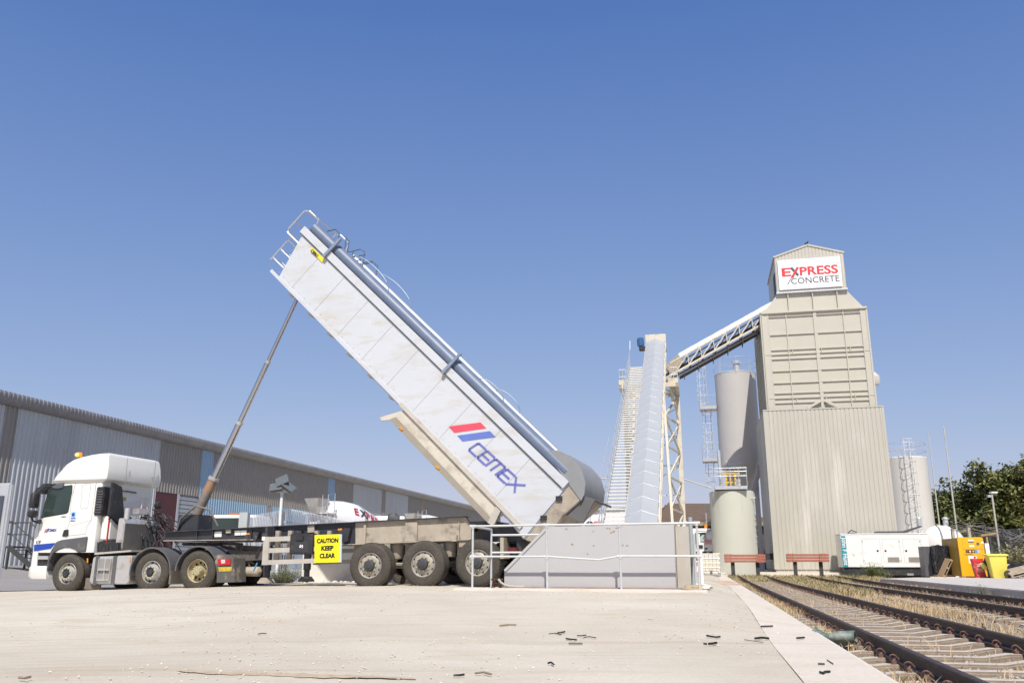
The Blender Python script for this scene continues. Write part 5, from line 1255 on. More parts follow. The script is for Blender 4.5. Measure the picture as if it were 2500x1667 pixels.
# concrete footing strip, rusty plate, hose by the rear wheel
def cl(*a): return a
fo = thing('concrete_footing', 'low rubble footing slab running under the hopper plate and handrail', 'footing', HF)
MB().box(us_[0] + .5, us_[3] - .25, .25, .62, hz - .2, hz + .035).build('slab', M('rust_edge', (.33, .23, .18), .8, var=.3), fo, bevel=.01)
MB().box(us_[0] - .3, us_[3] + .15, -.28, .2, hz - .3, hz + .02).build('kerb', concr, fo, bevel=.02)
rk = thing('rusty_stand', 'rusty steel stand with grey hose lying beside the rear trailer wheel', 'stand', HF)
a, b = hq(*c4(1570, 1370), .35), hq(*c4(1690, 1265), .35)
mb = MB(); mb.box(a[0], b[0], .3, .5, b[1] - .03, b[1]); mb.beam((a[0] + .05, .4, b[1]), (a[0] + .0, .4, hz), .05); mb.beam((b[0] - .06, .4, b[1]), (b[0] - .02, .4, hz), .09, .05); mb.beam((a[0] + .02, .42, hz + .03), (b[0], .42, hz + .12), .03); mb.build('frame', rust, rk)
pts = [Vector((*[0], 0, 0))]; pts = []
for (x, y) in ((1660, 1268), (1690, 1310), (1740, 1345), (1800, 1362), (1900, 1366), (2000, 1368)): u, z = hq(*c4(x, y), .3); pts.append(Vector((u, .28, max(z, hz + .03))))
MB().tube(pts, .022, 8).build('hose', M('hose_pale', (.42, .40, .33), .6), rk, smooth_=40)

# ================================================================== RAILWAY
RAILS = [(1.85, 3.35), (5.62, 7.12)]
def rail_prof(c): return [(c - .07, -.15), (c + .07, -.15), (c + .07, -.135), (c + .012, -.115), (c + .010, -.045), (c + .034, -.035), (c + .034, -.008), (c + .026, 0), (c - .026, 0), (c - .034, -.008), (c - .034, -.035), (c - .010, -.045), (c - .012, -.115), (c - .07, -.135)]
clipm = M('clip_rust', (.17, .09, .065), .85, var=.3, vs=15)
def zr(s): return .10 * smooth((s - 35) / 20)
for ti, (ra, rbb) in enumerate(RAILS):
    tk = thing('railway_track', ('nearer railway track with concrete sleepers running to the left buffer stop', 'farther railway track partly hidden in dry grass beside the platform')[ti], 'railway track', loc=(0, 0, 0), rz=-12.35)
    s_end = (53.5, 53.0)[ti]; s_st = (2.5, 9.0)[ti]
    for c in (ra, rbb):
        bm = MB(); ss = frange(s_st, s_end, 3.0); rows = [[bm.bm.verts.new((x, s_, z + zr(s_))) for x, z in rail_prof(c)] for s_ in ss]
        for P_, Q_ in zip(rows, rows[1:]):
            n_ = len(P_)
            for k in range(n_): bm.bm.faces.new([P_[k], P_[(k + 1) % n_], Q_[(k + 1) % n_], Q_[k]])
        bm.bm.faces.new(rows[0]); bm.bm.faces.new(rows[-1][::-1]); bm.build('rail', railm, tk, smooth_=30)
    # sleeper: deeper under the rails, dipped in the middle
    L2 = 1.22; cx = (ra + rbb) / 2
    pr_ = [(-L2, -.40), (-L2, -.185), (-.95, -.155), (-.55, -.155), (-.30, -.195), (.30, -.195), (.55, -.155), (.95, -.155), (L2, -.185), (L2, -.40)]
    sl_m = None; clip_me = None; s_ = s_st + .3; k = 0; far_clips = MB()
    while s_ < s_end - .5 and k < 99:
        if sl_m is None:
            o = MB().prism(pr_, -.105, .105).build('sleeper', concs, tk, bevel=.02); sl_m = o
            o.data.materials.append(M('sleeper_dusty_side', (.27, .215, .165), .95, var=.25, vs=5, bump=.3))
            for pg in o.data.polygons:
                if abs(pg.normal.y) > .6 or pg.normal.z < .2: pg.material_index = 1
        else:
            o = sl_m.copy(); col.objects.link(o); o.parent = tk
        zz = zr(s_) + random.uniform(-.006, .006) - (.02 if ti else 0)
        o.location = (cx + random.uniform(-.02, .02), s_, zz)
        for c in (ra, rbb):
            for sgn in (-1, 1):
                if (k < 25 and ti == 0) or (k < 12 and ti == 1):
                    if clip_me is None:
                        m_ = MB(); pts = [Vector((.105 + .030 * math.cos(R(t)), -.03 + t * .0003, -.100 + .032 * math.sin(R(t)))) for t in range(-160, 150, 24)] + [Vector((.05, 0, -.115))]
                        m_.tube(pts, .0095, 6); m_.box(.085, .125, -.02, .03, -.155, -.12); co = m_.build('rail_clip', clipm, o, smooth_=40); clip_me = co.data
                    else: co = bpy.data.objects.new('rail_clip', clip_me); col.objects.link(co); co.parent = o
                    co.location = (c - o.location.x, 0, 0); co.rotation_euler = (0, 0, 0 if sgn > 0 else math.pi)
                else:
                    far_clips.box(c + sgn * .105 - .025, c + sgn * .105 + .025, s_ - .03, s_ + .03, zz - .15, zz - .085)
        s_ += .66; k += 1
    fc = far_clips.build('rail_clip', clipm, tk); fc['kind'] = 'stuff'
# ballast stones
def stones(name, n, area, size, mat, seed, zfun, label, cat):
    rd = random.Random(seed); bm = bmesh.new()
    base = [Vector(v) for v in ((1, 0, 0), (-.9, .1, 0), (0, 1, .1), (.1, -1, 0), (0, .1, .8), (0, 0, -.6))]; fs = [(0, 2, 4), (2, 1, 4), (1, 3, 4), (3, 0, 4), (2, 0, 5), (1, 2, 5), (3, 1, 5), (0, 3, 5)]
    for _ in range(n):
        a, b = area(rd); r_ = rd.uniform(*size) ; rot = Matrix.Rotation(rd.uniform(0, 6), 3, 'Z') @ Matrix.Rotation(rd.uniform(-.6, .6), 3, 'X')
        X, Y = PF.world(a, b); z = zfun(a, b)
        vs = [bm.verts.new(Vector((X, Y, z + r_ * .3)) + rot @ (v * r_ * rd.uniform(.7, 1.2))) for v in base]
        for f in fs: bm.faces.new([vs[i] for i in f])
    me = bpy.data.meshes.new(name); bm.to_mesh(me); bm.free(); me.materials.append(mat); o = bpy.data.objects.new(name, me); col.objects.link(o)
    return tag(o, label, cat, kind='stuff')
def area_tr(rd):
    while True:
        b = 4 + 40 * rd.random() ** 1.8; a = rd.uniform(KERB + .08, PLAT - .1)
        g_ = .5 + .5 * math.sin(a * 2.7 + b * .8)
        near1 = 1.95 < a < 3.25; 
        if near1 or rd.random() < .28: return a, b
stones('ballast', 9000, area_tr, (.014, .034), M('ballast_stone', (.36, .32, .275), .95, var=.45, vs=9), 4, lambda a, b: bed_z(a, b) + zr(b), 'loose pale ballast stones between the rails', 'ballast')
def area_yd(rd):
    while True:
        b = 5 + 16 * rd.random() ** 1.3; a = rd.uniform(-12, .9)
        if math.sin(a * .9 + 1) * math.sin(b * .7) + rd.random() * 1.6 > .95: return a, b
stones('gravel', 2600, area_yd, (.004, .016), M('gravel_stone', (.56, .50, .42), .95, var=.25, vs=9), 8, gzw, 'small loose gravel scattered over the dusty yard', 'gravel')
# dry grass, weeds
def grass(name, n, area, h, mat, seed, zfun, label, lean=.5, wdt=.006):
    rd = random.Random(seed); bm = bmesh.new()
    for _ in range(n):
        a, b = area(rd); X, Y = PF.world(a, b); z = zfun(a, b) - .01; hh = rd.uniform(*h)
        t = rd.uniform(0, 6.28); l = Vector((rd.uniform(-lean, lean), rd.uniform(-lean, lean), 1)).normalized() * hh; sd_ = Vector((math.cos(t), math.sin(t), 0)) * wdt * (1 + Y * .02)
        p = Vector((X, Y, z)); m_ = p + l * .55 + Vector((0, 0, .02)); tip = p + l + Vector((l.x, l.y, 0)) * .5
        v = [bm.verts.new(q) for q in (p - sd_, p + sd_, m_ + sd_ * .7, m_ - sd_ * .7, tip)]; bm.faces.new(v[:4]); bm.faces.new([v[3], v[2], v[4]])
    me = bpy.data.meshes.new(name); bm.to_mesh(me); bm.free(); me.materials.append(mat); o = bpy.data.objects.new(name, me); col.objects.link(o)
    return tag(o, label, 'grass', kind='stuff')
straw = M('dry_straw', (.50, .38, .22), .9, var=.25, vs=3); green = M('weed_green', (.13, .15, .05), .8, var=.35, vs=4); purple = M('weed_brown', (.22, .14, .12), .9, var=.3, vs=4)
def ar1(rd):
    while True:
        b = 4.5 + 48 * rd.random() ** 1.1; a = rd.choice([rd.gauss(1.5, .16), rd.gauss(1.5, .16), rd.gauss(4.5, .75), rd.gauss(7.9, .5), rd.uniform(1.3, 8.4)])
        if KERB + .06 < a < PLAT - .05 and math.sin(b * .9 + a * 1.7) + math.sin(b * .37) + rd.uniform(-.7, 1.6) > .3: return a, b
grass('dry_grass', 19000, ar1, (.08, .25), straw, 1, lambda a, b: bed_z(a, b), 'straw coloured dry grass growing along the rails')
def ar2(rd):
    while True:
        b = 30 + 26 * rd.random(); a = rd.uniform(KERB + .1, PLAT + 1.0)
        if b > 46 or abs(a - 4.5) < 1.0: return a, b
grass('dry_grass', 16000, ar2, (.08, .30), straw, 2, lambda a, b: bed_z(a, b) if b < 57 else gzw(a, b), 'tall straw coloured grass round the buffer stops')
grass('weeds', 5000, ar2, (.08, .35), green, 3, lambda a, b: bed_z(a, b), 'green weeds among the dry grass near the buffer stops', .9, .012)
grass('weeds', 3500, ar1, (.03, .12), purple, 6, lambda a, b: bed_z(a, b), 'low brown weeds between the rails', .9, .01)

def weed(name, label, X, Y, z, n, h, r_, mat, seed, cat='weed'):
    rd = random.Random(seed); bm = bmesh.new()
    for _ in range(n):
        t = rd.uniform(0, 6.28); d = r_ * rd.random() ** .6; p = Vector((d * .35 * math.cos(t), d * .35 * math.sin(t), 0)); hh = h * rd.uniform(.5, 1) * (1 - .3 * d / r_)
        tip = p + Vector((math.cos(t) * d * .8, math.sin(t) * d * .8, hh)); sd_ = Vector((-math.sin(t), math.cos(t), 0)) * .008
        for k in range(5):
            f = .25 + k * .17; c = p.lerp(tip, f); a_ = rd.uniform(0, 6.28); lf = Vector((math.cos(a_), math.sin(a_), rd.uniform(0, .8))) * h * .09; s2 = Vector((-math.sin(a_), math.cos(a_), .2)) * h * .022
            bm.faces.new([bm.verts.new(q) for q in (c, c + lf * .5 + s2, c + lf, c + lf * .5 - s2)])
        bm.faces.new([bm.verts.new(q) for q in (p - sd_, p + sd_, tip)])
    me = bpy.data.meshes.new('foliage'); bm.to_mesh(me); bm.free(); me.materials.append(mat)
    o = bpy.data.objects.new(name, me); col.objects.link(o); o.location = (X, Y, z); return tag(o, label, cat)
sage = M('sage_green', (.22, .24, .15), .9, var=.25, vs=6)
p_ = at(692, 1423, 24.5); weed('bush', 'grey green bushy weed growing behind the landing leg', p_.x, 24.5, gz(p_.x, 24.5) - .03, 420, .55, .52, sage, 3, 'bush')
p_ = at(745, 1418, 24.8); weed('bush', 'small yellowish weed at the foot of the pale block wall', p_.x, 24.8, gz(p_.x, 24.8), 120, .22, .2, M('weed_olive', (.28, .26, .10), .9), 4, 'bush')
for i, (x, y, Y, h) in enumerate(((2130, 1396, 50.2, .9), (2155, 1398, 49, .6), (2394, 1430, 27, .55), (2085, 1402, 49, .5), (2168, 1393, 47, .4))):
    X = at(x, y, Y).x; weed('weed', ('tall green weed in front of the white generator', 'leafy weed by the corner of the platform', 'single green weed growing on the platform edge', 'low spreading weed left of the generator base', 'small weed on the broken platform end')[i], X, Y, bed_z(*PF.loc(X, Y)) if PF.loc(X, Y)[0] < PLAT else .03, (220, 120, 40, 120, 80)[i], h, h * .7, green, 20 + i)

# buffer stops
def buffer(cx, Y, w_, label, bz, red_board):
    X = at(cx, 1380, Y).x; b = thing('buffer_stop', label, 'buffer stop', loc=(X, Y, bz), rz=-12.35)
    for u in (-w_ * .30, w_ * .30):
        MB().prism([(-.55, -.2), (.22, -.2), (.15, .8), (-.05, .8)], u - .10, u + .10, ax='x').build('post', M('post_black', (.055, .05, .045), .8, var=.3), b) if 0 else MB().prism([(-.10, -.2), (.55, -.2), (.12, .85), (-.10, .85)], u - .05, u + .05, ax='x').box(u - .11, u + .11, -.14, -.10, -.2, .85).build('post', M('post_black', (.055, .05, .045), .8, var=.3), b)
    for k in range(3): MB().box(-w_ / 2, w_ / 2, -.28 - .0, -.15, .80 + k * .16, .93 + k * .16).build('plank', redwood, b, bevel=.008)
    for u in (-w_ * .40, w_ * .36):
        for k in range(3): MB().box(u - .2, u + .2, -.36, -.285, .79 + k * .165, .94 + k * .165).build('buffer_block', redwood, b, bevel=.01)
    mb = MB()
    for u in (-w_ * .40, w_ * .36):
        for k in range(3):
            for e_ in (-.12, .12): mb.lathe([(.018, -.375), (.018, -.36)], (u + e_, 0, .86 + k * .165), 'y', 6)
    mb.build('bolt', rust, b)
    return b
buffer(1819, 52.0, 2.35, 'red timber buffer stop in front of the pale cylindrical tank', .02, 1)
buffer(1972, 51.8, 2.4, 'red timber buffer stop in front of the tower cladding', .05, 1)

# ================================================================== GENERATOR AND YARD CLUTTER
gl = at(2051, 1304, 53.3); GF = Fr(gl.x, 53.3, -12.35)
gzb = PLZ + .02
gn = thing('generator', 'long white generator container with teal banner and three doors', 'generator', GF)
ga = GF.py(2059, 1384); gb = GF.py(2265, 1303); gwid = gb[0]
MB().box(0, gwid, 0, 2.0, ga[1], gb[1]).build('canopy', genw, gn, bevel=.02)
MB().box(-.02, gwid + .02, -.02, 2.02, gb[1] - .0, gb[1] + .06).build('roof_lip', genw, gn, bevel=.01)
MB().box(.08, gwid - .02, .1, 1.9, gzb, ga[1]).build('base_frame', black, gn)
sk = MB()
for x in (gwid * .45, gwid * .72): sk.box(x, x + .35, -.0, .1, gzb + .0, gzb + .12)
sk.build('fork_pocket', M('pocket_grey', (.3, .28, .27), .8), gn)
def g7(x, y, v=0): return GF.py(*d7(x, y), v=v)
bn = MB().box(g7(277, 1098)[0], g7(334, 1098)[0], -.012, 0, ga[1] + .01, gb[1] - .08).build('banner', teal, gn)
t_ = text('John F Hunt', .36, 0, 0, 0, whsig, bn, bold=.006)
bl = (gb[1] - .15) - (ga[1] + .12)
xs = [v_.co.x for v_ in t_.data.vertices]; k_ = bl / (max(xs) - min(xs)); x0b = g7(288, 1098)[0]
for v_ in t_.data.vertices:
    x, y, z = v_.co; v_.co = (x0b + z * 1.0 + .0, -.016 + y * .3, gb[1] - .15 - (x - min(xs)) * k_)
mb = MB()
def outl(x0, z0, x1, z1, t=.012):
    mb.box(x0, x1, -.006, 0, z0, z0 + t); mb.box(x0, x1, -.006, 0, z1, z1 + t); mb.box(x0, x0 + t, -.006, 0, z0, z1); mb.box(x1, x1 + t, -.006, 0, z0, z1)
for q in ((497, 775, 685, 1050), (735, 775, 912, 1050), (970, 775, 1155, 1050)): a, b = g7(q[0] + 12, q[3]), g7(q[2] + 5, q[1]); outl(a[0], a[1], b[0], b[1])
mb.build('door_gap', M('gap_grey', (.35, .34, .33), .6), gn)
for x in (672, 762, 998): a = g7(x, 912); MB().lathe([(.055, -.02), (.06, 0), (.0, -.025)][::1], (a[0], 0, a[1]), 'y', 16, caps=False).build('door_latch', black, gn)
mb = MB()
for q in ((790, 985, 918, 1042), (1030, 985, 1160, 1042)):
    a, b = g7(q[0], q[3]), g7(q[2], q[1]); mb.box(a[0], b[0], -.008, 0, a[1], b[1])
mb.build('vent_frame', M('vent_tan', (.40, .37, .31), .6), gn)
mb = MB()
for q in ((790, 985, 918, 1042), (1030, 985, 1160, 1042)):
    a, b = g7(q[0], q[3]), g7(q[2], q[1])
    for k in range(5): z = a[1] + (b[1] - a[1]) * (k + .5) / 5; mb.box(a[0] + .02, b[0] - .02, -.014, -.006, z - .012, z + .008)
mb.build('vent_slat', M('slat_dark', (.12, .11, .09), .6), gn)
mb = MB()
for x, y in ((497, 803), (516, 1023), (914, 803), (936, 1023), (1153, 800), (1176, 1023), (399, 960)): a = g7(x, y); mb.box(a[0] - .015, a[0] + .015, -.03, 0, a[1] - .04, a[1] + .04)
mb.build('door_hinge', seam, gn)
mb = MB(); z = gb[1] + .06; mb.tube([(.5, .6, z), (.75, .5, z + .22), (1.05, .5, z + .08)], .03, 5); mb.box(.55, .95, .4, .8, z, z + .05); mb.build('lifting_bracket', black, gn)
tpn = thing('roof_sheet', 'dark folded sheet and pipe lying on the generator roof', 'sheet', GF)
a, b = g7(640, 710, .8), g7(1200, 640, .8)
MB().prism([(a[0], gb[1] + .07), (a[0] + .1, gb[1] + .2), (a[0] + 1.6, gb[1] + .2), (gwid - .2, gb[1] + .5), (gwid - .1, gb[1] + .45), (a[0] + 1.7, gb[1] + .08)], .6, 1.4).build('sheet', M('slate_sheet', (.07, .07, .075), .5), tpn)
MB().lathe([(.1, 0), (.13, .05), (.13, .5), (.06, .6)], (gwid - .2, .9, gb[1] + .45), 'z', 14).build('silencer', galv, tpn, smooth_=30)

# white domed tank behind
dk = at(2297, 1330, 57.5); dtk = thing('domed_tank', 'white dome ended tank behind the generator', 'tank', loc=(dk.x, 57.5, PLZ), rz=-35)
r_ = 1.22
MB().lathe([(0, -.55), (r_ * .35, -.52), (r_ * .65, -.42), (r_ * .87, -.25), (r_, 0), (r_, 2.0), (r_ * .6, 2.3), (0, 2.4)], (0, 0, 1.92), 'y', 48).build('shell', white, dtk, smooth_=40)
MB().box(-.8, .8, .2, .4, 0, 1.2).box(-.8, .8, 1.5, 1.7, 0, 1.2).build('saddle', galv, dtk)
fl_ = at(2310, 1286, 58.5); flu = thing('flue_pipe', 'short silver flue with cowl above the white dome', 'flue', loc=(fl_.x, 58.5, PLZ), rz=0)
MB().lathe([(.17, 0), (.17, at(2310, 1268, 58.5).z - PLZ)], (0, 0, 0), 'z', 20).build('pipe', galv, flu, smooth_=30)
MB().lathe([(.22, at(2310, 1267, 58.5).z - PLZ), (.2, at(2310, 1265, 58.5).z - PLZ + .04), (.02, at(2310, 1261, 58.5).z - PLZ + .02)], (0, 0, 0), 'z', 20).build('cowl', galv, flu)

def g_at(x, Y): return at(x, 1390, Y).x
# black cabinet and wrapped pallet
def e7p(F, x, y, v=0): return F.py(*e7(x, y), v=v)
KF = Fr(g_at(2258, 49.5), 49.5, -12.35, 0)
cb_ = thing('cabinet', 'dark grey metal cabinet standing beside the generator', 'cabinet', KF)
a, b = e7p(KF, 150, 1385), e7p(KF, 250, 1103)
MB().box(0, b[0], 0, 1.0, PLZ, b[1]).build('body', M('cabinet_grey', (.10, .10, .11), .5, var=.2), cb_, bevel=.01)
MB().box(b[0] / 2 - .006, b[0] / 2 + .006, -.008, 0, PLZ + .1, b[1] - .05).box(b[0] / 2 + .03, b[0] / 2 + .08, -.03, 0, .8, 1.0).build('door_gap', black, cb_)
WF = Fr(g_at(2287, 48.5), 48.5, -12.35, 0)
wp = thing('wrapped_pallet', 'pallet load wrapped in shiny black plastic film', 'wrapped pallet', WF)
a, b = e7p(WF, 250, 1385), e7p(WF, 410, 1098)
bm = bmesh.new(); bmesh.ops.create_cube(bm, size=1); bmesh.ops.subdivide_edges(bm, edges=bm.edges, cuts=14, use_grid_fill=True)
rd = random.Random(2); from mathutils import noise as mnoise
for v_ in bm.verts:
    c_ = v_.co.copy(); n_ = mnoise.noise(c_ * 5.0) * .06 + mnoise.noise(c_ * 13) * .03; v_.co += c_.normalized() * n_
    v_.co = Vector(((v_.co.x + .5) * (b[0]), (v_.co.y + .5) * 1.0, PLZ + .13 + (v_.co.z + .5) * (b[1] - PLZ - .13)))
me = bpy.data.meshes.new('film'); bm.to_mesh(me); bm.free(); me.materials.append(M('black_film', (.02, .02, .022), .18)); o = bpy.data.objects.new('film', me); col.objects.link(o); o.parent = wp
MB().box(0, b[0], 0, 1.0, PLZ, PLZ + .12).build('pallet_base', wood, wp)
# leaning pallet
def pallet(parent, L_=1.2, Wd=1.0, n=7, m=wood):
    mb = MB()
    for i in range(n): y = i * (Wd - .1) / (n - 1); mb.box(0, L_, y, y + .09, .122, .144)
    for i in range(3): y = i * (Wd - .1) / 2; mb.box(0, L_, y, y + .1, 0, .022)
    mb.build('deck_board', m, parent)
    mb = MB()
    for x in (0, L_ / 2 - .05, L_ - .1): mb.box(x, x + .1, 0, Wd, .1, .122)
    for x in (0, L_ / 2 - .05, L_ - .1):
        for y in (0, Wd / 2 - .05, Wd - .1): mb.box(x, x + .1, y, y + .1, .022, .1)
    mb.build('block', m, parent)
lp = thing('pallet', 'dark wooden pallet leaning against the yellow fuel tank', 'pallet', loc=(g_at(2306, 46.2), 46.2, PLZ), rz=-12)
lp.rotation_euler = (R(8), R(-62), R(-12)); pallet(lp, 1.0, .7, 5)
# yellow fuel tank
YF = Fr(g_at(2347, 46.5), 46.5, -12.35, 0)
yt = thing('fuel_tank', 'bright yellow fuel storage tank with hazard labels and hatch', 'fuel tank', YF)
y0, y1 = e7p(YF, 530, 1395), e7p(YF, 745, 1005); yx1 = e7p(YF, 790, 1395)[0]
h_ = y1[1]; wy_ = yx1 - .0
MB().prism([(0, PLZ + .06), (0, h_ - .06), (.06, h_), (wy_ - .06, h_), (wy_, h_ - .06), (wy_, PLZ + .06)], 0, .06).build('front_panel', ylf, yt, bevel=.008)
MB().box(.01, wy_ - .01, .06, 3.3, PLZ + .06, h_ - .02).build('shell', ylf2, yt, bevel=.02)
mb = MB(); mb.box(0 - .0, .012, .3, .33, PLZ + .1, h_ - .1)
for z in (.6, 1.4): mb.box(-.012, .01, .1, 3.2, z, z + .05)
mb.build('side_rib', ylf2, yt)
MB().box(-.1, wy_, -.3, .2, PLZ, PLZ + .06).build('base_board', wood, yt)
def Y7(x, y): return e7p(YF, x, y)
mb = MB(); a, b = Y7(528, 1133), Y7(725, 1025)
mb.box(a[0], b[0], -.004, 0, a[1], a[1] + .015); mb.box(a[0], a[0] + .01, -.004, 0, a[1], b[1]); mb.box(b[0], b[0] + .01, -.004, 0, a[1], b[1]); mb.build('hatch_gap', M('gap_brown', (.25, .15, .02), .6), yt)
def lab(x0, y0_, x1, y1_, m_, nm='label', off=.004): a, b = Y7(x0, y1_), Y7(x1, y0_); return MB().box(a[0], b[0], -off, 0, a[1], b[1]).build(nm, m_, yt)
lab(583, 1030, 640, 1048, whsig); lab(583, 1049, 640, 1062, greyf); lab(597, 1090, 646, 1108, whsig); lab(672, 1062, 698, 1090, M('label_dark', (.1, .1, .1), .5)); lab(720, 1052, 745, 1072, whsig)
lab(558, 1140, 676, 1172, txt); lab(655, 1140, 674, 1172, M('label_blue', (.1, .3, .7), .5), off=.006); lab(676, 1138, 705, 1172, M('label_grey', (.5, .5, .5), .5))
for x, m_ in ((573, M('haz_red', (.6, .03, .1), .5)), (603, whsig), (636, M('haz_yellow', (.7, .6, .02), .5))):
    a = Y7(x, 1156); MB().prism([(a[0] - .055, a[1]), (a[0], a[1] - .055), (a[0] + .055, a[1]), (a[0], a[1] + .055)], -.004, -.008).build('hazard_label', m_, yt)
lab(592, 1205, 670, 1283, whsig); a = Y7(652, 1220); MB().prism([(a[0] - .07, a[1]), (a[0], a[1] - .07), (a[0] + .07, a[1]), (a[0], a[1] + .07)], -.004, -.009).build('hazard_label', redf, yt)
t_ = text('CAUTION', .10, 0, 0, -.006, txt, yt); a, b = Y7(545, 1196), Y7(632, 1194); fit(t_, a[0], b[0])
for v_ in t_.data.vertices: v_.co.z += a[1]
# fire point, sack, boxes, wheelie bin
RF_ = Fr(g_at(2381, 45.3), 45.3, -12, 0)
fp = thing('fire_extinguisher_box', 'weathered red fire extinguisher stand in front of the yellow tank', 'fire stand', RF_)
a, b = e7p(RF_, 650, 1400), e7p(RF_, 715, 1235)
MB().prism([(.03, PLZ + .05), (-.05, b[1] - .45), (-.08, b[1]), (.42, b[1]), (.42, b[1] - .4), (.5, PLZ + .05)], 0, .35).build('box', M('fire_red', (.50, .04, .04), .5, var=.1, dirt=((.6, .45, .42), .3, 6)), fp, bevel=.02)
MB().prism([(-.08, b[1] - .16), (-.10, b[1] + .01), (.44, b[1] + .01), (.43, b[1] - .16)], -.012, .36).build('lid', M('fire_red2', (.70, .03, .04), .4), fp, bevel=.01)
MB().box(-.05, .75, -.05, .4, PLZ, PLZ + .06).build('base', M('fire_red', (.5, .04, .04)), fp)
mb = MB()
for k in range(5): mb.box(.1, .36, -.003, 0, .35 + k * .09, .37 + k * .09 + (k % 2) * .02)
mb.build('worn_lettering', M('worn_white', (.65, .55, .53), .7), fp)
sk_ = MB().tube([at(2395, 1375, 45), at(2404, 1384, 45), at(2412, 1390, 45)], .13, 12, r2=.10).build('sack', M('sack_yellow', (.60, .52, .14), .7, var=.25, vs=9), smooth_=True); tag(sk_, 'rolled yellow sack leaning beside the red fire stand', 'sack')
for i, (x0, y0_, x1, y1_, lb) in enumerate(((765, 1070, 803, 1128, 'upper white box on the post right of the yellow tank'), (775, 1130, 812, 1188, 'lower white box on the post right of the yellow tank'))):
    p, q_ = at(*e7(x0, y1_), 48), at(*e7(x1, y0_), 48); o = MB().box(p.x, q_.x, 48, 48.3, p.z, q_.z).build('meter_box', genw, bevel=.01); tag(o, lb, 'box')
p = at(*e7(796, 1180), 48.4); o = MB().box(p.x - .05, p.x + .05, 48.31, 48.4, 0, at(*e7(796, 1000), 48.4).z).build('timber_post', wood); tag(o, 'brown timber post behind the white boxes', 'post')
o = MB().beam(at(*e7(705, 990), 50), at(*e7(860, 965), 50), .35, .1).build('timber_board', M('board_ochre', (.32, .22, .09), .9, var=.3)); tag(o, 'weathered ochre board fixed above the yellow tank', 'board')
BF = Fr(g_at(2422, 44.3), 44.3, -12, 0)
bn_ = thing('wheelie_bin', 'pale yellow wheeled bin with closed lid on the platform', 'bin', BF)
a, b = e7p(BF, 860, 1418), e7p(BF, 1000, 1190); ht = b[1] - PLZ
MB().loft([(PLZ, .03, .68, .06, .5, .06), (PLZ + .06, .02, .69, .03, .52, .06), (b[1] - .10, -.10, .76, -.05, .62, .08), (b[1] - .08, -.12, .78, -.07, .64, .08), (b[1] - .04, -.12, .78, -.07, .64, .08)]).build('body', binY, bn_, smooth_=35)
MB().loft([(b[1] - .05, -.18, .84, -.10, .66, .08), (b[1] + .0, -.18, .84, -.10, .66, .1), (b[1] + .04, -.08, .74, .0, .58, .1)]).build('lid', binY, bn_, smooth_=35)
for x in (.08, .62): MB().lathe([(.0, -.03), (.1, -.03), (.1, .03), (0, .03)], (x, .6, PLZ + .1), 'x', 16).build('wheel', black, bn_)
# rubbish at the far right
def lump(name, label, cat, c, r3, mat, seed, rough=.25):
    bm = bmesh.new(); bmesh.ops.create_icosphere(bm, subdivisions=3, radius=1)
    for v_ in bm.verts:
        n_ = mnoise.noise(v_.co * 1.6 + Vector((seed, 0, 0))) * rough * 1.6 + mnoise.noise(v_.co * 4 + Vector((seed, 3, 0))) * rough
        v_.co *= 1 + n_; v_.co = Vector((v_.co.x * r3[0], v_.co.y * r3[1], max(v_.co.z, -.55) * r3[2]))
    me = bpy.data.meshes.new(name); bm.to_mesh(me); bm.free(); me.materials.append(mat)
    o = bpy.data.objects.new(name, me); col.objects.link(o); o.location = c; return tag(o, label, cat)
lump('rubbish_bag', 'shiny black rubbish bag heaped right of the yellow bin', 'rubbish bag', (g_at(2482, 44.5), 44.5, PLZ + .40), (.42, .4, .38), M('bag_black', (.015, .015, .018), .25), 2)
lump('rubbish_bag', 'small dark bag beside the pale wheeled bin', 'rubbish bag', (g_at(2466, 44.8), 44.8, PLZ + .25), (.3, .3, .22), M('bag_navy', (.03, .035, .05), .4), 5)
lump('rubbish_bag', 'pale plastic bag on the rubbish heap', 'rubbish bag', (g_at(2463, 45.6), 45.6, PLZ + .5), (.22, .2, .16), M('bag_white', (.55, .56, .58), .4), 7)
lump('rubbish_bag', 'dark bag wedged between yellow tank and bin', 'rubbish bag', (g_at(2413, 45.2), 45.2, PLZ + .7), (.2, .25, .3), M('bag_brown', (.07, .055, .045), .6), 9)
o = MB().lathe([(.12, 0), (.16, .05), (.16, .55), (.10, .62)], (g_at(2418, 44.9), 44.9, PLZ), 'z', 16).build('drum', M('drum_blue', (.04, .05, .13), .4)); tag(o, 'dark blue drum standing between the tank and the bin', 'drum')
p2 = thing('pallet', 'pale broken pallet lying on the platform at the right edge', 'pallet', loc=(g_at(2468, 43.5), 43.5, PLZ + .02), rz=-5); p2.rotation_euler = (R(16), R(-14), R(-14)); pallet(p2, 1.6, .9, 6, M('pallet_grey', (.42, .35, .26), .85, var=.2))
o = MB().lathe([(.17, -.05), (.19, 0), (.17, .05), (.10, .05), (.10, -.05), (.17, -.05)], (g_at(2459, 43.9), 43.9, PLZ + .2), 'y', 20, caps=False).build('old_tyre', rubber); tag(o, 'small worn tyre leaning at the foot of the rubbish heap', 'tyre')
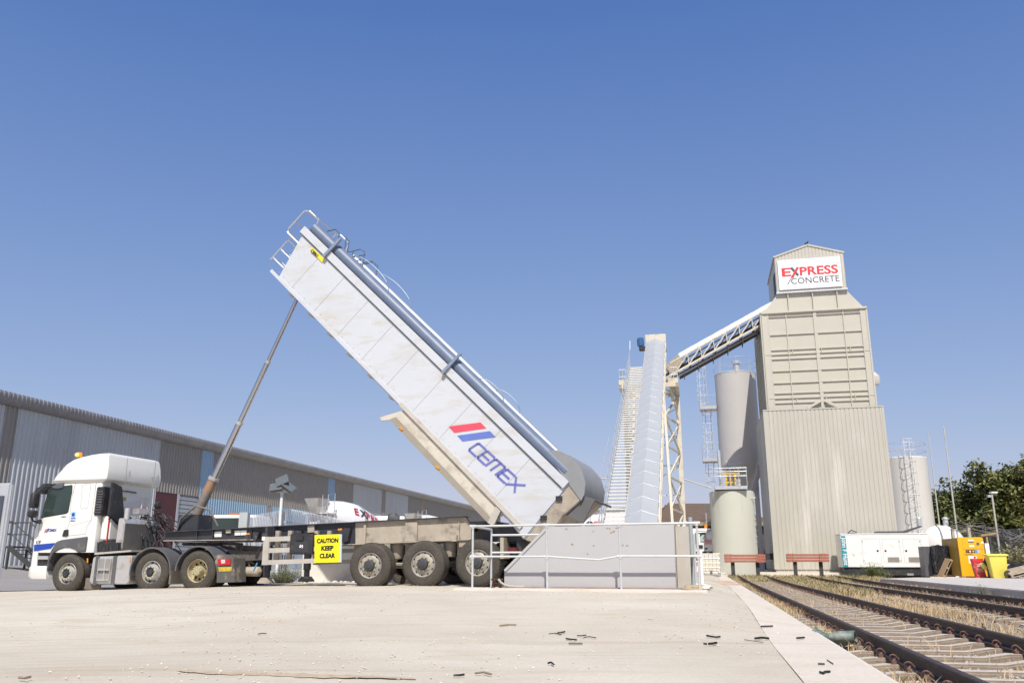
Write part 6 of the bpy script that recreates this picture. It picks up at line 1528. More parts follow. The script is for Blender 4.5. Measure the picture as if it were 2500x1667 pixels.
# masts, lamp post, flag poles
for x0, y0_, x1, y1_, Y, r_, lb in ((2267, 1058, 2290, 1252, 62, .055, 'thin pale mast just right of the rear silo'), (2312, 1039, 2338, 1310, 55, .06, 'tall pale mast rising above the fence and white dome')):
    p, q_ = at(x1, y1_, Y), at(x0, y0_, Y)
    o = MB().tube([(p.x, Y, 0), (p.x, Y, q_.z * .6), (p.x, Y, q_.z)], r_, 8, r2=r_ * .6).build('mast', M('mast_pale', (.45, .44, .40), .6)); tag(o, lb, 'mast', 'thin masts behind the generator')
lpx = g_at(2447, 56); l_ = thing('lamp_post', 'slim lamp post with small white floodlight before the trees', 'lamp post', loc=(lpx, 56, 0))
lz = at(2447, 1204, 56).z
MB().tube([(0, 0, 0), (0, 0, lz)], .055, 8).build('pole', M('mast_pale', (.45, .44, .40)), l_); MB().box(-.12, .35, -.15, .15, lz, lz + .10).build('lamp_head', white, l_, bevel=.03); MB().box(-.3, -.1, -.1, .1, lz - .25, lz - .1).build('control_box', galv, l_)

# palisade fences
def palisade(name, label, p, q_, h, z0, mat, pitch=.155, group=None, pw=.065, posts=2.75):
    p, q_ = Vector(p), Vector(q_); L_ = (q_ - p).length; f = thing(name, label, 'fence', loc=(p.x, p.y, z0), rz=math.degrees(math.atan2(q_.y - p.y, q_.x - p.x)), group=group)
    mb = MB(); n = int(L_ / pitch)
    for i in range(n):
        x = i * pitch; mb.prism([(x, .06), (x, h - .12), (x + pw * .2, h), (x + pw / 2, h - .1), (x + pw * .8, h), (x + pw, h - .12), (x + pw, .06)], -.012, .0)
    pp = mb.build('pale', mat, f); pp['kind'] = 'stuff'
    for z in (.35, h - .45): MB().box(0, L_, .0, .045, z, z + .05).build('rail', mat, f)
    i = 0
    while i * posts < L_ + .1: MB().box(i * posts - .05, i * posts + .05, .046, .15, 0, h - .1).build('post', mat, f); i += 1
    return f
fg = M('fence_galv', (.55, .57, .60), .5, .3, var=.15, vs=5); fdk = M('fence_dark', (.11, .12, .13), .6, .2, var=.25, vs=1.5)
def gp2(x, Y): return (at(x, 1380, Y).x, Y)
zf_ = .12
palisade('palisade_fence', 'galvanised palisade fence between the gate post and floodlight', gp2(598, 31), gp2(688, 27.3), 2.3, zf_, fg, .19, pw=.085)
palisade('palisade_fence', 'galvanised palisade fence running back right of the floodlight pole', gp2(690, 27.3), gp2(850, 36), 2.35, zf_, fg, .19, pw=.085)
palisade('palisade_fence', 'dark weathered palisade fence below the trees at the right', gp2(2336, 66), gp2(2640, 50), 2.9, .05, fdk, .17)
o = MB().box(*[v_ for v_ in (gp2(574, 29.5)[0], gp2(595, 29.5)[0])], 29.5, 29.8, zf_ - .2, at(585, 1250, 29.5).z).build('gate_post', M('gate_grey', (.45, .48, .48), .5, .1), bevel=.01); tag(o, 'thick pale grey gate post left of the palisade fence', 'gate post')
# floodlight pole
fx, fy = gp2(676.5, 27); fl = thing('floodlight_pole', 'white pole carrying two floodlights above the palisade fence', 'floodlight', loc=(fx, fy, zf_))
tz_ = at(676, 1200, 27).z - zf_
MB().tube([(0, 0, 0), (0, 0, tz_)], .045, 10).build('pole', white, fl, smooth_=40)
mb = MB()
for k in range(60):
    z = tz_ - .05 - k * .085
    if z < .2: break
    mb.lathe([(.018, 0), (.018, .05)], (.12, 0, z), 'z', 6)
mb.build('chain', M('chain_grey', (.25, .25, .26), .5, .5), fl)
MB().box(-.15, .25, -.08, .08, tz_ - .02, tz_ + .06).build('cross_arm', galv, fl)
def lampf(x, z, rx, ry):
    o = MB().loft([(-.05, -.16, .16, -.13, .13, .03), (.03, -.20, .20, -.16, .16, .03), (.06, -.20, .20, -.16, .16, .03)]).build('lamp_head', M('lamp_shell', (.12, .125, .125), .6, .0), fl, bevel=.004); o.location = (x, -.08, z); o.rotation_euler = (R(rx), R(ry), 0)
    g_ = MB().box(-.17, .17, -.13, .13, .061, .066).build('lens', M('lens_grey', (.12, .14, .15), .3), o)
lampf(.02, tz_ + .32, 60, -25); lampf(.22, tz_ + .12, 35, 35); lampf(-.16, tz_ + .12, 50, -10)
# pale block wall behind the trailer
p, q_ = at(735, 1415, 25.6), at(905, 1415, 25.6)
wl_ = thing('block_wall', 'low whitewashed concrete wall seen under the trailer', 'wall', loc=(p.x, 25.6, gz(p.x, 25.6) - .05), rz=-6)
MB().box(0, 6, 0, .25, 0, 1.35).build('wall', M('wall_lime', (.70, .67, .60), .9, var=.05, dirt=((.55, .50, .42), .25, 1.2), bump=.1), wl_, bevel=.02)
MB().box(-.03, 6.03, -.03, .28, 1.35, 1.40).build('coping', concr, wl_)
# roadside rubble line
bnk = MB()
for i in range(120):
    rd = random.Random(i); x = -5.8 + rd.random() * 6; y = 24.3 + rd.random() * .9 - (x + 5) * .05; s_ = rd.uniform(.02, .07); bnk.lathe([(s_, 0), (s_ * .7, s_ * .6), (0, s_ * .8)], (x, y, gz(x, y) - .005), 'z', 5)
tag(bnk.build('rubble', concr), 'pale rubble heaped along the foot of the low wall', 'rubble', kind='stuff')

# ================================================================== MIXER TRUCKS, OTHER VEHICLES
drumw = M('drum_white', (.72, .72, .73), .35, var=.02, dirt=((.5, .46, .4), .15, 2))
def mixer(X, Y, rz, label, z0, letters=True, cab_=True):
    m = thing('mixer_truck', label, 'mixer truck', loc=(X, Y, z0), rz=rz)
    # local x forward from the rear; drum axis rises to the rear
    dr = MB().lathe([(.0, -2.45), (.75, -2.4), (1.18, -1.5), (1.22, -.2), (1.20, .1), (1.02, .9), (.72, 1.75), (.55, 2.05), (.50, 2.05), (.0, 2.0)], (0, 0, 0), 'x', 44)
    d = dr.build('drum', drumw, m, smooth_=35); d.location = (2.75, 0, 2.5); d.rotation_euler = (0, R(-17), math.pi)
    MB().lathe([(1.235, -.22), (1.24, -.1), (1.22, .02)], (0, 0, 0), 'x', 44, caps=False).build('drum_band', M('band_grey', (.35, .35, .35), .5), d)
    if letters:
        for i, (ch, m_) in enumerate((('E', red), ('X', greyf), ('P', red), ('R', red), ('E', red), ('S', red), ('S', red))):
            t_ = text(ch, .62, 0, 0, 0, m_, d, bold=.012)
            for v_ in t_.data.vertices:
                x, y, z = v_.co; xx = .75 - .42 * i - x * 1.0; ang_ = (z - .1) / 1.2 + .42
                rr_ = 1.19 if xx < .1 else 1.22 - .22 * xx
                rr_ = 1.26 if xx < .12 else 1.24 - .235 * (xx - .1)
                v_.co = (xx, rr_ * math.cos(ang_), rr_ * math.sin(ang_))
    mb = MB(); mb.loft([(3.0, .15, .75, -.28, .28, .1), (3.35, .0, .85, -.32, .32, .1), (3.75, -.12, .9, -.46, .46, .1)], 3); mb.build('charge_hopper', M('hopper_galv', (.50, .49, .46), .6, .2, var=.15, dirt=(DUST, .3, 4)), m)
    mb = MB(); mb.beam((.35, 0, 2.6), (-.35, 0, 1.9), .6, .08); mb.beam((.35, .3, 2.6), (-.35, .3, 1.9), .04, .3); mb.beam((.35, -.3, 2.6), (-.35, -.3, 1.9), .04, .3); mb.build('chute', drumw, m)
    mb = MB()
    for y in (-.7, .7): mb.beam((.9, y, 1.1), (.9, y, 3.0), .1); mb.beam((.9, y, 2.9), (1.8, y, 1.1), .08)
    mb.box(.3, 1.0, -.8, .8, 3.0, 3.06); mb.build('rear_frame', drumw, m)
    mb = MB(); mb.tube([(.1, -.95, .8), (.1, -.95, 3.9), (.6, -.95, 4.0), (.6, -.95, 3.0)], .02, 5); mb.tube([(.1, -.6, .8), (.1, -.6, 3.9)], .02, 5)
    for k in range(10): mb.tube([(.1, -.95, .9 + k * .3), (.1, -.6, .9 + k * .3)], .015, 4)
    mb.build('ladder', galv, m)
    MB().box(.3, 8.0, -.5, .5, .85, 1.15).build('chassis', chas, m)
    if cab_:
        c_ = MB().loft([(.9, 6.2, 8.3, -1.2, 1.2, (.05, .2)), (1.8, 6.2, 8.3, -1.2, 1.2, (.05, .2)), (2.7, 6.2, 8.05, -1.15, 1.15, (.05, .2)), (2.95, 6.25, 7.8, -1.1, 1.1, (.05, .2))]).build('cab', whsig, m, smooth_=40)
        for y in (-1.2, 1.2): MB().prism([(7.2, 1.85), (8.05, 1.8), (7.85, 2.5), (7.15, 2.55)], y - .01, y + .01).build('side_window', glass, c_)
        MB().prism([(8.27, 1.85), (8.08, 2.6), (8.10, 2.62), (8.30, 1.87)], -1.0, 1.0).build('windscreen', glass, c_)
    for x in (1.4, 2.75, 5.6, 7.3):
        for y in (-1.2, .9): MB().lathe([(.3, 0), (.48, .02), (.5, .08), (.5, .25), (.3, .3)], (x, y, .5), 'y', 24).build('wheel', rubber, m)
    return m
mx = at(761, 1230, 43)
mixer(mx.x, 43, 62, 'white concrete mixer with EXPRESS lettered drum behind the fence', .15)
mx = at(1012, 1260, 62)
mixer(mx.x - .1, 60, 62, 'second mixer truck whose hopper shows above the trailer frame', .35, letters=False)
# parked box lorry and machine seen over the trailer frame
bx_ = at(868, 1260, 50); bv = thing('box_trailer', 'long white trailer side showing between the mixer trucks', 'trailer', loc=(bx_.x, 50, .1), rz=6)
MB().box(0, 2.8, 0, 2.4, 1.1, at(868, 1259, 50).z - .1).build('box', whsig, bv, bevel=.03); MB().box(0, 2.8, .4, 2, .7, 1.1).build('chassis', chas, bv)
for x in (.9, 2.0): MB().lathe([(.3, 0), (.48, .02), (.5, .25)], (x, .02, .5), 'y', 24).build('wheel', rubber, bv)
ax_ = at(944, 1272, 46); am = thing('loading_shovel', 'dark machine cab top showing above the trailer frame', 'machine', loc=(ax_.x, 46, .32), rz=0)
MB().loft([(.6, 0, .62, 0, .6, .05), (2.6, 0, .62, 0, .6, .05), (2.95, .06, .5, .05, .55, .08), (3.02, .15, .42, .1, .5, .08)]).build('cab', black, am, smooth_=30); MB().loft([(.6, .1, .6, 0, .6, .05), (2.9, .38, .62, 0, .6, .05)]).build('guard', dkgrey, am)
for x in (0.0, .6): MB().lathe([(.25, 0), (.45, .02), (.45, .3), (.25, .32)], (x, .1, .55), 'y', 20).build('wheel', rubber, am)
# parked truck cab behind the trailer gooseneck
tx_ = at(497, 1290, 38); pc = thing('parked_lorry', 'white parked lorry cab with orange roof beacon behind the gate post', 'lorry', loc=(tx_.x, 38, gz(tx_.x, 38)), rz=-4)
zt2 = at(500, 1256, 38).z - pc.location.z; zw = at(500, 1263, 38).z - pc.location.z
MB().loft([(.5, 0, 2.3, 0, 2.2, (.2, .2)), (zw, .03, 2.27, .05, 2.2, (.2, .2)), (zt2, .1, 2.2, .2, 2.1, (.2, .2))]).build('cab', whsig, pc, smooth_=40)
MB().box(.16, 2.14, -.03, .06, 1.65, zw - .02).build('windscreen', glass, pc, bevel=.02)
MB().box(.1, 2.2, -.06, .03, .7, 1.45).build('grille', dkgrey, pc, bevel=.03)
MB().box(.9, 1.35, .4, .6, zt2, zt2 + .10).build('beacon', M('beacon_off', (.45, .16, .05), .4), pc, bevel=.02)
for x in (-.22, 2.3): MB().box(x, x + .16, -.05, .1, 1.7, 2.15).build('mirror', black, pc, bevel=.02)
for x in (.05, 1.9):
    for y in (1.0, 4.6): MB().lathe([(.3, 0), (.46, .02), (.46, .28), (.3, .3)], (x, y, .46), 'x', 20).build('wheel', rubber, pc)
MB().box(.3, 2.0, 2.3, 6.5, .8, 1.1).build('chassis', chas, pc)
# small white cab at the right with lettered door, in front of the house
mq = at(1742, 1345, 58)
mm = thing('mixer_truck', 'white lorry cab facing left between the handrail post and beige tank', 'mixer truck', loc=(mq.x, 58, .5), rz=-8)
zb0 = at(1720, 1345, 58).z - .5; ztp = at(1720, 1289, 58).z - .5; xl0 = -(1742 - 1672) / 2147 * 58
c_ = MB().loft([(zb0, xl0, 0, 0, 2.3, (.3, .05)), (zb0 + .9, xl0, 0, 0, 2.3, (.3, .05)), (ztp - .35, xl0 + .15, -.02, .05, 2.25, (.3, .05)), (ztp, xl0 + .4, -.06, .15, 2.15, (.3, .05))]).build('cab', whsig, mm, smooth_=40)
def mp(x, y): p = at(*e6(x, y), 58); return (p.x - mq.x, p.z - .5)
MB().prism([mp(775, 300), mp(830, 262), mp(895, 275), mp(905, 420), mp(850, 450), mp(785, 440)], -.06, .0).build('side_window', M('window_mint', (.35, .48, .45), .1), c_)
MB().prism([mp(770, 290), mp(830, 250), mp(895, 268), mp(898, 300), mp(830, 290), mp(780, 330)], -.09, -.061).build('window_visor', black, c_)
MB().prism([mp(840, 380), mp(860, 380), mp(893, 300), mp(880, 300)], -.09, -.061).build('seat_belt', M('belt_maroon', (.2, .03, .04), .6), c_)
MB().prism([mp(700, 520), mp(840, 520), mp(842, 590), mp(705, 590)], -.06, 0).build('step_panel', black, c_, bevel=.01); MB().prism([mp(870, 600), mp(890, 585), mp(940, 582), mp(938, 600), mp(900, 615)], -.06, 0).build('door_handle', black, c_)
MB().prism([mp(680, 260), mp(740, 240), mp(740, 480), mp(690, 495)], -.08, 0).build('windscreen', glass, c_); MB().prism([mp(680, 225), mp(1040, 205), mp(1040, 218), mp(680, 240)], -.07, 0).build('roof_seam', black, c_)
t_ = text('EXPRESS', .42, 0, 0, -.07, red, c_); a, b = mp(870, 505), mp(1025, 500); fit(t_, a[0], b[0])
for v_ in t_.data.vertices: v_.co.z += a[1]
for x in (xl0 + .9, 1.2): MB().lathe([(.3, 0), (.48, .02), (.5, .25)], (x, .02, .45), 'y', 24).build('wheel', rubber, mm)
MB().box(xl0 + .3, 4, .3, 1.9, .5, .9).build('chassis', chas, mm)
MB().lathe([(.0, -1.3), (.6, -1.25), (.95, -.7), (1.0, .3), (.7, 1.0), (.45, 1.3), (0, 1.3)], (1.6, 1.3, 1.9), 'x', 32).build('drum', drumw, mm, smooth_=35)
MB().box(mp(885, 120)[0], mp(955, 120)[0], .5, .7, ztp, ztp + .3).build('beacon', amber, mm, bevel=.03)
# intermediate bulk container
IF = Fr(g_at(1713.5, 49), 49, -12.35, 0)
ib = thing('bulk_container', 'white plastic bulk container in a wire cage on the kerb', 'container', IF)
a, b = IF.py(*e6(820, 1135)), IF.py(*e6(1195, 705)); zb_i = gz(*IF.world(.5, .5)); x1i = b[0]; z0i = zb_i + .18
MB().box(.03, x1i - .03, .03, .95, z0i, b[1] - .02).build('tank', M('tank_ivory', (.66, .62, .50), .5, var=.05), ib, bevel=.05)
mb = MB()
for k in range(6): x = x1i * k / 5; mb.tube([(x, 0, z0i - .02), (x, 0, b[1])], .010, 5)
for k in range(5): z = z0i + (b[1] - z0i) * k / 4; mb.tube([(0, 0, z), (x1i, 0, z), (x1i, .98, z), (0, .98, z)], .010, 5, closed=True)
mb.build('cage', galv, ib)
MB().box(0, x1i, 0, .98, zb_i, zb_i + .05).box(0, .15, 0, .98, zb_i + .05, z0i - .02).box(x1i / 2 - .08, x1i / 2 + .08, 0, .98, zb_i + .05, z0i - .02).box(x1i - .15, x1i, 0, .98, zb_i + .05, z0i - .02).build('pallet_base', M('base_grey', (.30, .29, .27), .7), ib)
MB().lathe([(.06, -.08), (.06, 0)], (x1i / 2, 0, z0i + .05), 'y', 12).build('valve', M('valve_red', (.4, .12, .1), .5), ib)
# pallet stack and traffic cone, rock, planks
ps = thing('pallet', 'stack of fresh pallets beyond the hopper, bottom one', 'pallet', loc=(0, 0, 0)); bpy.data.objects.remove(ps)
psx = g_at(1660, 44); z = gz(psx, 44) + .0; proto = None
for k in range(7):
    lb = ('lowest pallet of the stack beyond the hopper end', 'second pallet from the bottom of the stack', 'third pallet from the bottom of the stack', 'middle pallet of the stack beyond the hopper', 'third pallet from the top of the stack', 'second pallet from the top of the stack', 'topmost pallet of the stack beyond the hopper')[k]
    if proto is None: o = thing('pallet', lb, 'pallet', loc=(psx, 44, z), rz=-12, group='pallets stacked beyond the hopper'); pallet(o, .8, 1.0, 7, woodl); proto = o
    else: o = copy_tree(proto); o['label'] = lb; o.location = (psx + random.uniform(-.02, .02), 44, z)
    z += .147
cn = thing('traffic_cone', 'orange and white traffic cone beyond the handrail end', 'cone', loc=(g_at(1704, 44), 44, gz(g_at(1704, 44), 44)))
for i, (z0_, z1_2, m_) in enumerate(((.03, .22, M('cone_orange', (.75, .25, .13), .6)), (.22, .5, whsig), (.5, .72, M('cone_orange', (.75, .25, .13), .6)))):
    r0_, r1_ = .19 - .22 * z0_, .19 - .22 * z1_2; MB().lathe([(r0_, z0_), (r1_, z1_2)], (0, 0, 0), 'z', 20).build('cone_band', m_, cn, smooth_=30)
MB().box(-.22, .22, -.22, .22, 0, .03).build('base', M('cone_orange', (.75, .25, .13)), cn)
p = HF.world(us_[3] - .18, .15); p3 = at(1679, 1438, 16.0)
lump('rock', 'tan boulder lying at the right foot of the handrail', 'rock', (p3.x, 15.6, gz(p3.x, 15.6) + .05), (.20, .14, .075), M('rock_tan', (.38, .30, .20), .95, var=.2, vs=9, bump=.5, bs=12), 12, .18)
lump('spoil_heap', 'small heap of pale dust behind the boulder', 'dust heap', (at(1690, 1425, 17.4).x, 17.3, gz(at(1690, 1425, 17.4).x, 17.3) + .02), (.35, .3, .10), concr, 14, .25)
o = MB().beam((*PF.world(-.95, 15.9), gz(*PF.world(-.95, 15.9)) + .02), (*PF.world(-.35, 15.75), gz(*PF.world(-.35, 15.75)) + .02), .09, .03).build('plank', M('plank_tan', (.45, .30, .16), .8, var=.2)); tag(o, 'short tan plank lying before the handrail', 'plank')
for i, (x, y, l_) in enumerate(((1751, 1426, 1.0), (1758, 1434, .95), (1766, 1441, .9))):
    X, Y = G(x, y, .05); o = MB().beam((X - l_ / 2, Y, gz(X, Y) + .02), (X + l_ / 2, Y - .05, gz(X, Y) + .02), .14, .04).build('railway_timber', M('timber_pale', (.50, .38, .30), .9, var=.15)); tag(o, ('farthest', 'middle', 'nearest')[i] + ' of three pale boards set in the path right of the handrail', 'board')
# white bracket and tangled scrap behind the right end of the hopper
sc_ = thing('pipe_frame', 'white pipe frame standing behind the hopper end plate', 'pipe frame', loc=(at(1672, 1400, 22).x, 22, .2), rz=0)
MB().tube([(0, 0, 0), (0, 0, .75), (.0, 0, 1.45), (.12, 0, 1.6)], .035, 8).box(.12, .24, .0, .08, 0, .95).tube([(-.0, 0, .62), (.35, 0, .62)], .03, 8).tube([(.42, 0, -.1), (.42, 0, .9)], .05, 8).build('pipe', white, sc_)

# ================================================================== BACKGROUND BUILDINGS
hs_ = thing('shed', 'white corrugated shed with low pitched roof behind the stairs', 'shed', loc=(at(1295, 1285, 85).x, 85, 0), rz=0)
a = at(1295, 1262, 85); b = at(1530, 1238, 85)
MB().corr(0, b.x - a.x, 0, lambda x: a.z + (b.z - a.z) * min(1, x / (b.x - a.x)), .45, .03, 0, 'y').build('wall', M('shed_white', (.72, .74, .76), .5, var=.03), hs_)
mb = MB(); mb.prism([(-.2, a.z + .0), (b.x - a.x, b.z), (b.x - a.x, b.z + .15), (-.2, a.z + .15)], -.3, 14); mb.build('roof', M('shed_roof', (.45, .47, .50), .6), hs_)
MB().box(0, b.x - a.x, .1, 14, 0, a.z - .1).build('inner_wall', M('shed_white', (.7, .7, .7)), hs_)
sc2 = thing('gas_bottle_rack', 'orange and black bottles standing on the shed yard', 'bottle rack', loc=(at(1440, 1290, 60).x, 60, 0))
z_ = at(1440, 1272, 60).z; MB().lathe([(.35, 0), (.35, z_ - .2), (.12, z_), (0, z_)], (0, 0, 0), 'x' if 0 else 'z', 14).build('bottle', black, sc2, smooth_=30); MB().box(.3, .95, -.2, .3, 0, z_ + .0).build('orange_box', M('box_orange', (.65, .2, .1), .6), sc2, bevel=.04)
hx = at(1610, 1290, 78).x; ho_ = thing('house', 'brick house with hipped brown tiled roof behind the trestle', 'house', loc=(hx, 78, 0), rz=0)
ez = at(1700, 1274, 78).z; rz_ = at(1700, 1227, 78).z; wl2 = at(1800, 1290, 78).x - hx + 3
MB().box(0, wl2, 0, 9, 0, ez).build('wall', M('house_brick', (.10, .08, .07), .9), ho_)
bm = MB(); e_ = .5
P4 = [(-e_, -e_, ez), (wl2 + e_, -e_, ez), (wl2 + e_, 9 + e_, ez), (-e_, 9 + e_, ez)]; x0r, x1r = at(1634, 1227, 82).x - hx, wl2 - 3.5
vs = [bm.bm.verts.new(p) for p in P4] + [bm.bm.verts.new((x0r, 4.5, rz_ + .25)), bm.bm.verts.new((x1r, 4.5, rz_ + .25))]
for f in ((0, 1, 5, 4), (1, 2, 5), (2, 3, 4, 5), (3, 0, 4)): bm.bm.faces.new([vs[i] for i in f])
rf = bm.build('roof', M('roof_tiles', (.13, .095, .075), .85, var=.12, vs=2), ho_)
mb = MB()
for k in range(22):
    f = k / 22; z = ez + (rz_ + .25 - ez) * f; y = -e_ + (4.5 + e_) * f; xa_ = -e_ + (x0r + e_) * f; xb_ = wl2 + e_ + (x1r - wl2 - e_) * f; mb.box(xa_, xb_, y - .03, y + .05, z - .02, z + .035)
mb.build('tile_course', M('roof_tiles2', (.17, .125, .10), .85, var=.2, vs=3), rf)
MB().box(-e_, wl2 + e_, -e_ - .04, -e_, ez - .35, ez - .02).build('fascia', M('fascia_tan', (.30, .25, .14), .7), ho_)
MB().box(at(1732, 1255, 78).x - hx, at(1740, 1255, 78).x - hx, -1.2, -.9, ez + .5, ez + 1.5).build('wall_light', whsig, ho_)
for x, lb in ((1726, 'thin aerial mast in front of the house roof'),):
    X = at(x, 1300, 70).x; o = MB().tube([(X, 70, 0), (X, 70, at(x, 1232, 70).z)], .06, 6).build('mast', galv); tag(o, lb, 'mast')
# post at the extreme left foreground
px_ = at(9, 1300, 4); cbx = thing('metal_post', 'tall galvanised metal box post at the left edge of the yard', 'post', loc=(px_.x, 4, 0), rz=-12)
zt3 = at(20, 1178, 4).z
MB().box(-.3, 0, 0, .030, 0, zt3).build('casing', galv, cbx, bevel=.008); MB().box(-.25, -.024, -.006, 0, zt3 - .24, zt3 - .06).build('panel', M('opening_shade', (.06, .07, .10), .5), cbx)  # dark sheet stands for an opening, its shade put into the colour
# kerb stones and weeds at the foot of the warehouse
mb = MB()
for i in range(9): x0_ = -24 + i * 1.3; mb.box(x0_, x0_ + 1.2, 0, .3, 0, .16)
kx = at(110, 1385, 36); kk = mb.build('kerb_stones', concr, None, bevel=.02); tag(kk, kind='structure'); kk.location = (8.5, 36.5, .40); bpy.data.objects.remove(kk)

# ================================================================== WIRE FENCE AND TREES
wf = thing('wire_fence', 'concrete post fence with barbed wire behind the yellow tank', 'fence', loc=(0, 0, 0))
wpts = []
for x, y0_, Y in ((2336, 1290, 54), (2376, 1285, 53), (2415, 1290, 52), (2470, 1300, 50)):
    X = at(x, 1380, Y).x; zt4 = at(x, y0_, Y).z; wpts.append((X, Y, zt4))
    if x < 2400: MB().box(X - .08, X + .08, Y - .08, Y + .08, 0, zt4).build('post', M('post_concrete', (.42, .38, .30), .9), wf); MB().beam((X, Y, zt4), (X + .3, Y - .2, zt4 + .4), .05).beam((X, Y, zt4), (X - .3, Y + .1, zt4 + .35), .05).build('arm', M('arm_dark', (.12, .10, .09), .8), wf)
mb = MB(); rd = random.Random(9)
for k in range(9):
    o1, o2 = rd.uniform(-.15, .5), rd.uniform(-.1, .45); pts = []
    for i, p in enumerate(wpts): pts.append(Vector(p) + Vector((rd.uniform(-.2, .2), -.1, o1 + (o2 - o1) * i / 3 - i * .12 * (k % 3)))); pts.append(Vector(p) + Vector((1.0, -.1, o1 - rd.uniform(0, .35) - i * .1)))
    mb.tube(pts, .012, 4)
mb.build('barbed_wire', M('wire_grey', (.22, .20, .19), .7), wf)
leafm = []
for i, c_ in enumerate(((.105, .125, .04), (.14, .155, .045), (.20, .205, .065), (.03, .05, .015))): leafm.append(M('leaf_%s' % 'abcd'[i], c_, .6, var=.25, vs=.8))
bark = M('bark', (.09, .07, .05), .95, var=.2)
def tree(X, Y, h, rx, label, seed, n=9000, z0=0, low=.12):
    rd = random.Random(seed); t = thing('tree', label, 'tree', loc=(X, Y, z0))
    mb = MB(); mb.tube([(0, 0, 0), (.1, .05, h * .2), (0, .1, h * .45), (.1, 0, h * .7)], .26, 8, r2=.07)
    tips = []
    for k in range(26):
        a = rd.uniform(0, 6.28); zz = h * rd.uniform(.15, .7); rr_ = rx * rd.uniform(.5, 1.0) * (1.0 - .5 * max(0, zz / h - .4)); tip = Vector((math.cos(a) * rr_, math.sin(a) * rr_ * .8, zz + h * rd.uniform(.08, .32)))
        b0 = Vector((0, 0, zz * .7)); mid = b0.lerp(tip, .55) + Vector((0, 0, -.15)); mb.tube([b0, mid, tip], .07, 5, r2=.015); tips += [tip, mid, b0.lerp(tip, .8)]
    mb.build('trunk', bark, t)
    cl_ = []
    for tip in tips:
        for _ in range(3): cl_.append((tip + Vector((rd.gauss(0, .5), rd.gauss(0, .5), rd.gauss(0, .45))), rd.uniform(.35, .95)))
    for _ in range(70):
        a = rd.uniform(0, 6.28); el = rd.uniform(-.3, 1.5); q = .93 * rd.random() ** .35
        c = Vector((math.cos(a) * math.cos(el) * rx * q, math.sin(a) * math.cos(el) * rx * .8 * q, h * (.48 + .46 * math.sin(el) * q)))
        cl_.append((c, rd.uniform(.5, 1.1)))
    for _ in range(22):
        a = rd.uniform(0, 6.28); cl_.append((Vector((math.cos(a) * rx * rd.uniform(.2, .9), math.sin(a) * rx * .7, h * rd.uniform(low, .35))), rd.uniform(.6, 1.0)))
    for gi in range(3):
        bm = bmesh.new()
        for ci_, (c, r_) in enumerate(cl_):
            if ci_ % 3 != gi: continue
            for _ in range(int(n * 3 / len(cl_) / 3 * (r_ / .7) ** 2)):
                d = Vector((rd.gauss(0, 1), rd.gauss(0, 1), rd.gauss(0, .75))).normalized() * r_ * rd.random() ** .45
                p = c + d; s_ = rd.uniform(.13, .27); u = Vector((rd.gauss(0, 1), rd.gauss(0, 1), rd.gauss(0, .6))).normalized(); v = u.cross(Vector((rd.gauss(0, .5), rd.gauss(0, .5), 1))).normalized()
                bm.faces.new([bm.verts.new(q) for q in (p - u * s_, p + v * s_ * .5, p + u * s_, p - v * s_ * .5)])
        me = bpy.data.meshes.new('crown'); bm.to_mesh(me); bm.free(); me.materials.append(leafm[gi]); o = bpy.data.objects.new('crown', me); col.objects.link(o); o.parent = t
    return t
tl = [(2300, 78, 1195, 3.6, 'low leafy tree between the rear silo and the tall mast', 1), (2362, 80, 1200, 3.6, 'rounded green tree directly behind the tall mast', 2), (2425, 76, 1160, 4.2, 'broad dense tree behind the slim lamp post', 3),
      (2485, 72, 1118, 4.4, 'tallest leafy tree at the right edge of the picture', 4), (2570, 70, 1105, 4.5, 'leafy tree just cut by the right edge of the picture', 5), (2395, 90, 1185, 4.2, 'rear tree filling the gap behind the dense tree', 6), (2330, 88, 1205, 3.5, 'rear tree showing between two front crowns', 7)]
for x, Y, yt_, rx, lb, sd2 in tl:
    p = at(x, yt_, Y); tree(p.x, Y, p.z * 1.0, rx, lb, sd2, n=19000 if Y < 82 else 12000)
for i, (x, y, Y, h) in enumerate(((2455, 1360, 52, 1.9), (2492, 1352, 50, 2.2))):
    weed('shrub', ('tall straggly dry shrub behind the pale wheeled bin', 'tall dry shrub by the fence at the right edge')[i], g_at(x, Y), Y, .05, 260, h, h * .6, M('dry_shrub', (.24, .22, .12), .9, var=.3), 40 + i, 'shrub')

# ================================================================== LITTER IN THE FOREGROUND
ctm = M('litter_black', (.012, .012, .012), .5)
k8 = lambda x, y: (x / 1.96, 1380 + y / 1.96)
it = [((1768, 205), (1825, 208), 'k', 'black strip on the dusty yard below the rear trailer wheels'), ((2120 / 1, 0), (0, 0), None, None)]
def litter(pts, r_, mat, label, name='cable_tie', cat='litter'):
    q = []
    for x, y in pts:
        X, Y = G(x, y, 0)
        for _ in range(6):
            zz = gzw(*PF.loc(X, Y)) + .012; X, Y = G(x, y, zz)
        q.append(Vector((X, Y, zz + r_)))
    o = MB().tube(q, r_, 6).build(name, mat, smooth_=40); return tag(o, label, cat, 'strips of litter on the yard' if name == 'cable_tie' else None)
def l8(*p): return [d8(*q) for q in p]
litter(l8((75, 508), (110, 515), (140, 520), (170, 516)), .010, ctm, 'curved black strip, upper left of the right hand litter')
litter(l8((53, 567), (75, 569)), .010, ctm, 'tiny black stub left of a short strip')
litter(l8((90, 570), (120, 567), (145, 562)), .012, ctm, 'short black strip below the curved strip')
litter(l8((465, 442), (548, 439)), .010, ctm, 'straight black strip farthest up the concrete')
litter(l8((422, 530), (470, 524), (520, 531)), .012, ctm, 'thick black strip crossing the middle of the path')
litter(l8((440, 524), (490, 514)), .005, M('twig', (.25, .2, .14), .9), 'thin twig resting on the thick black strip')
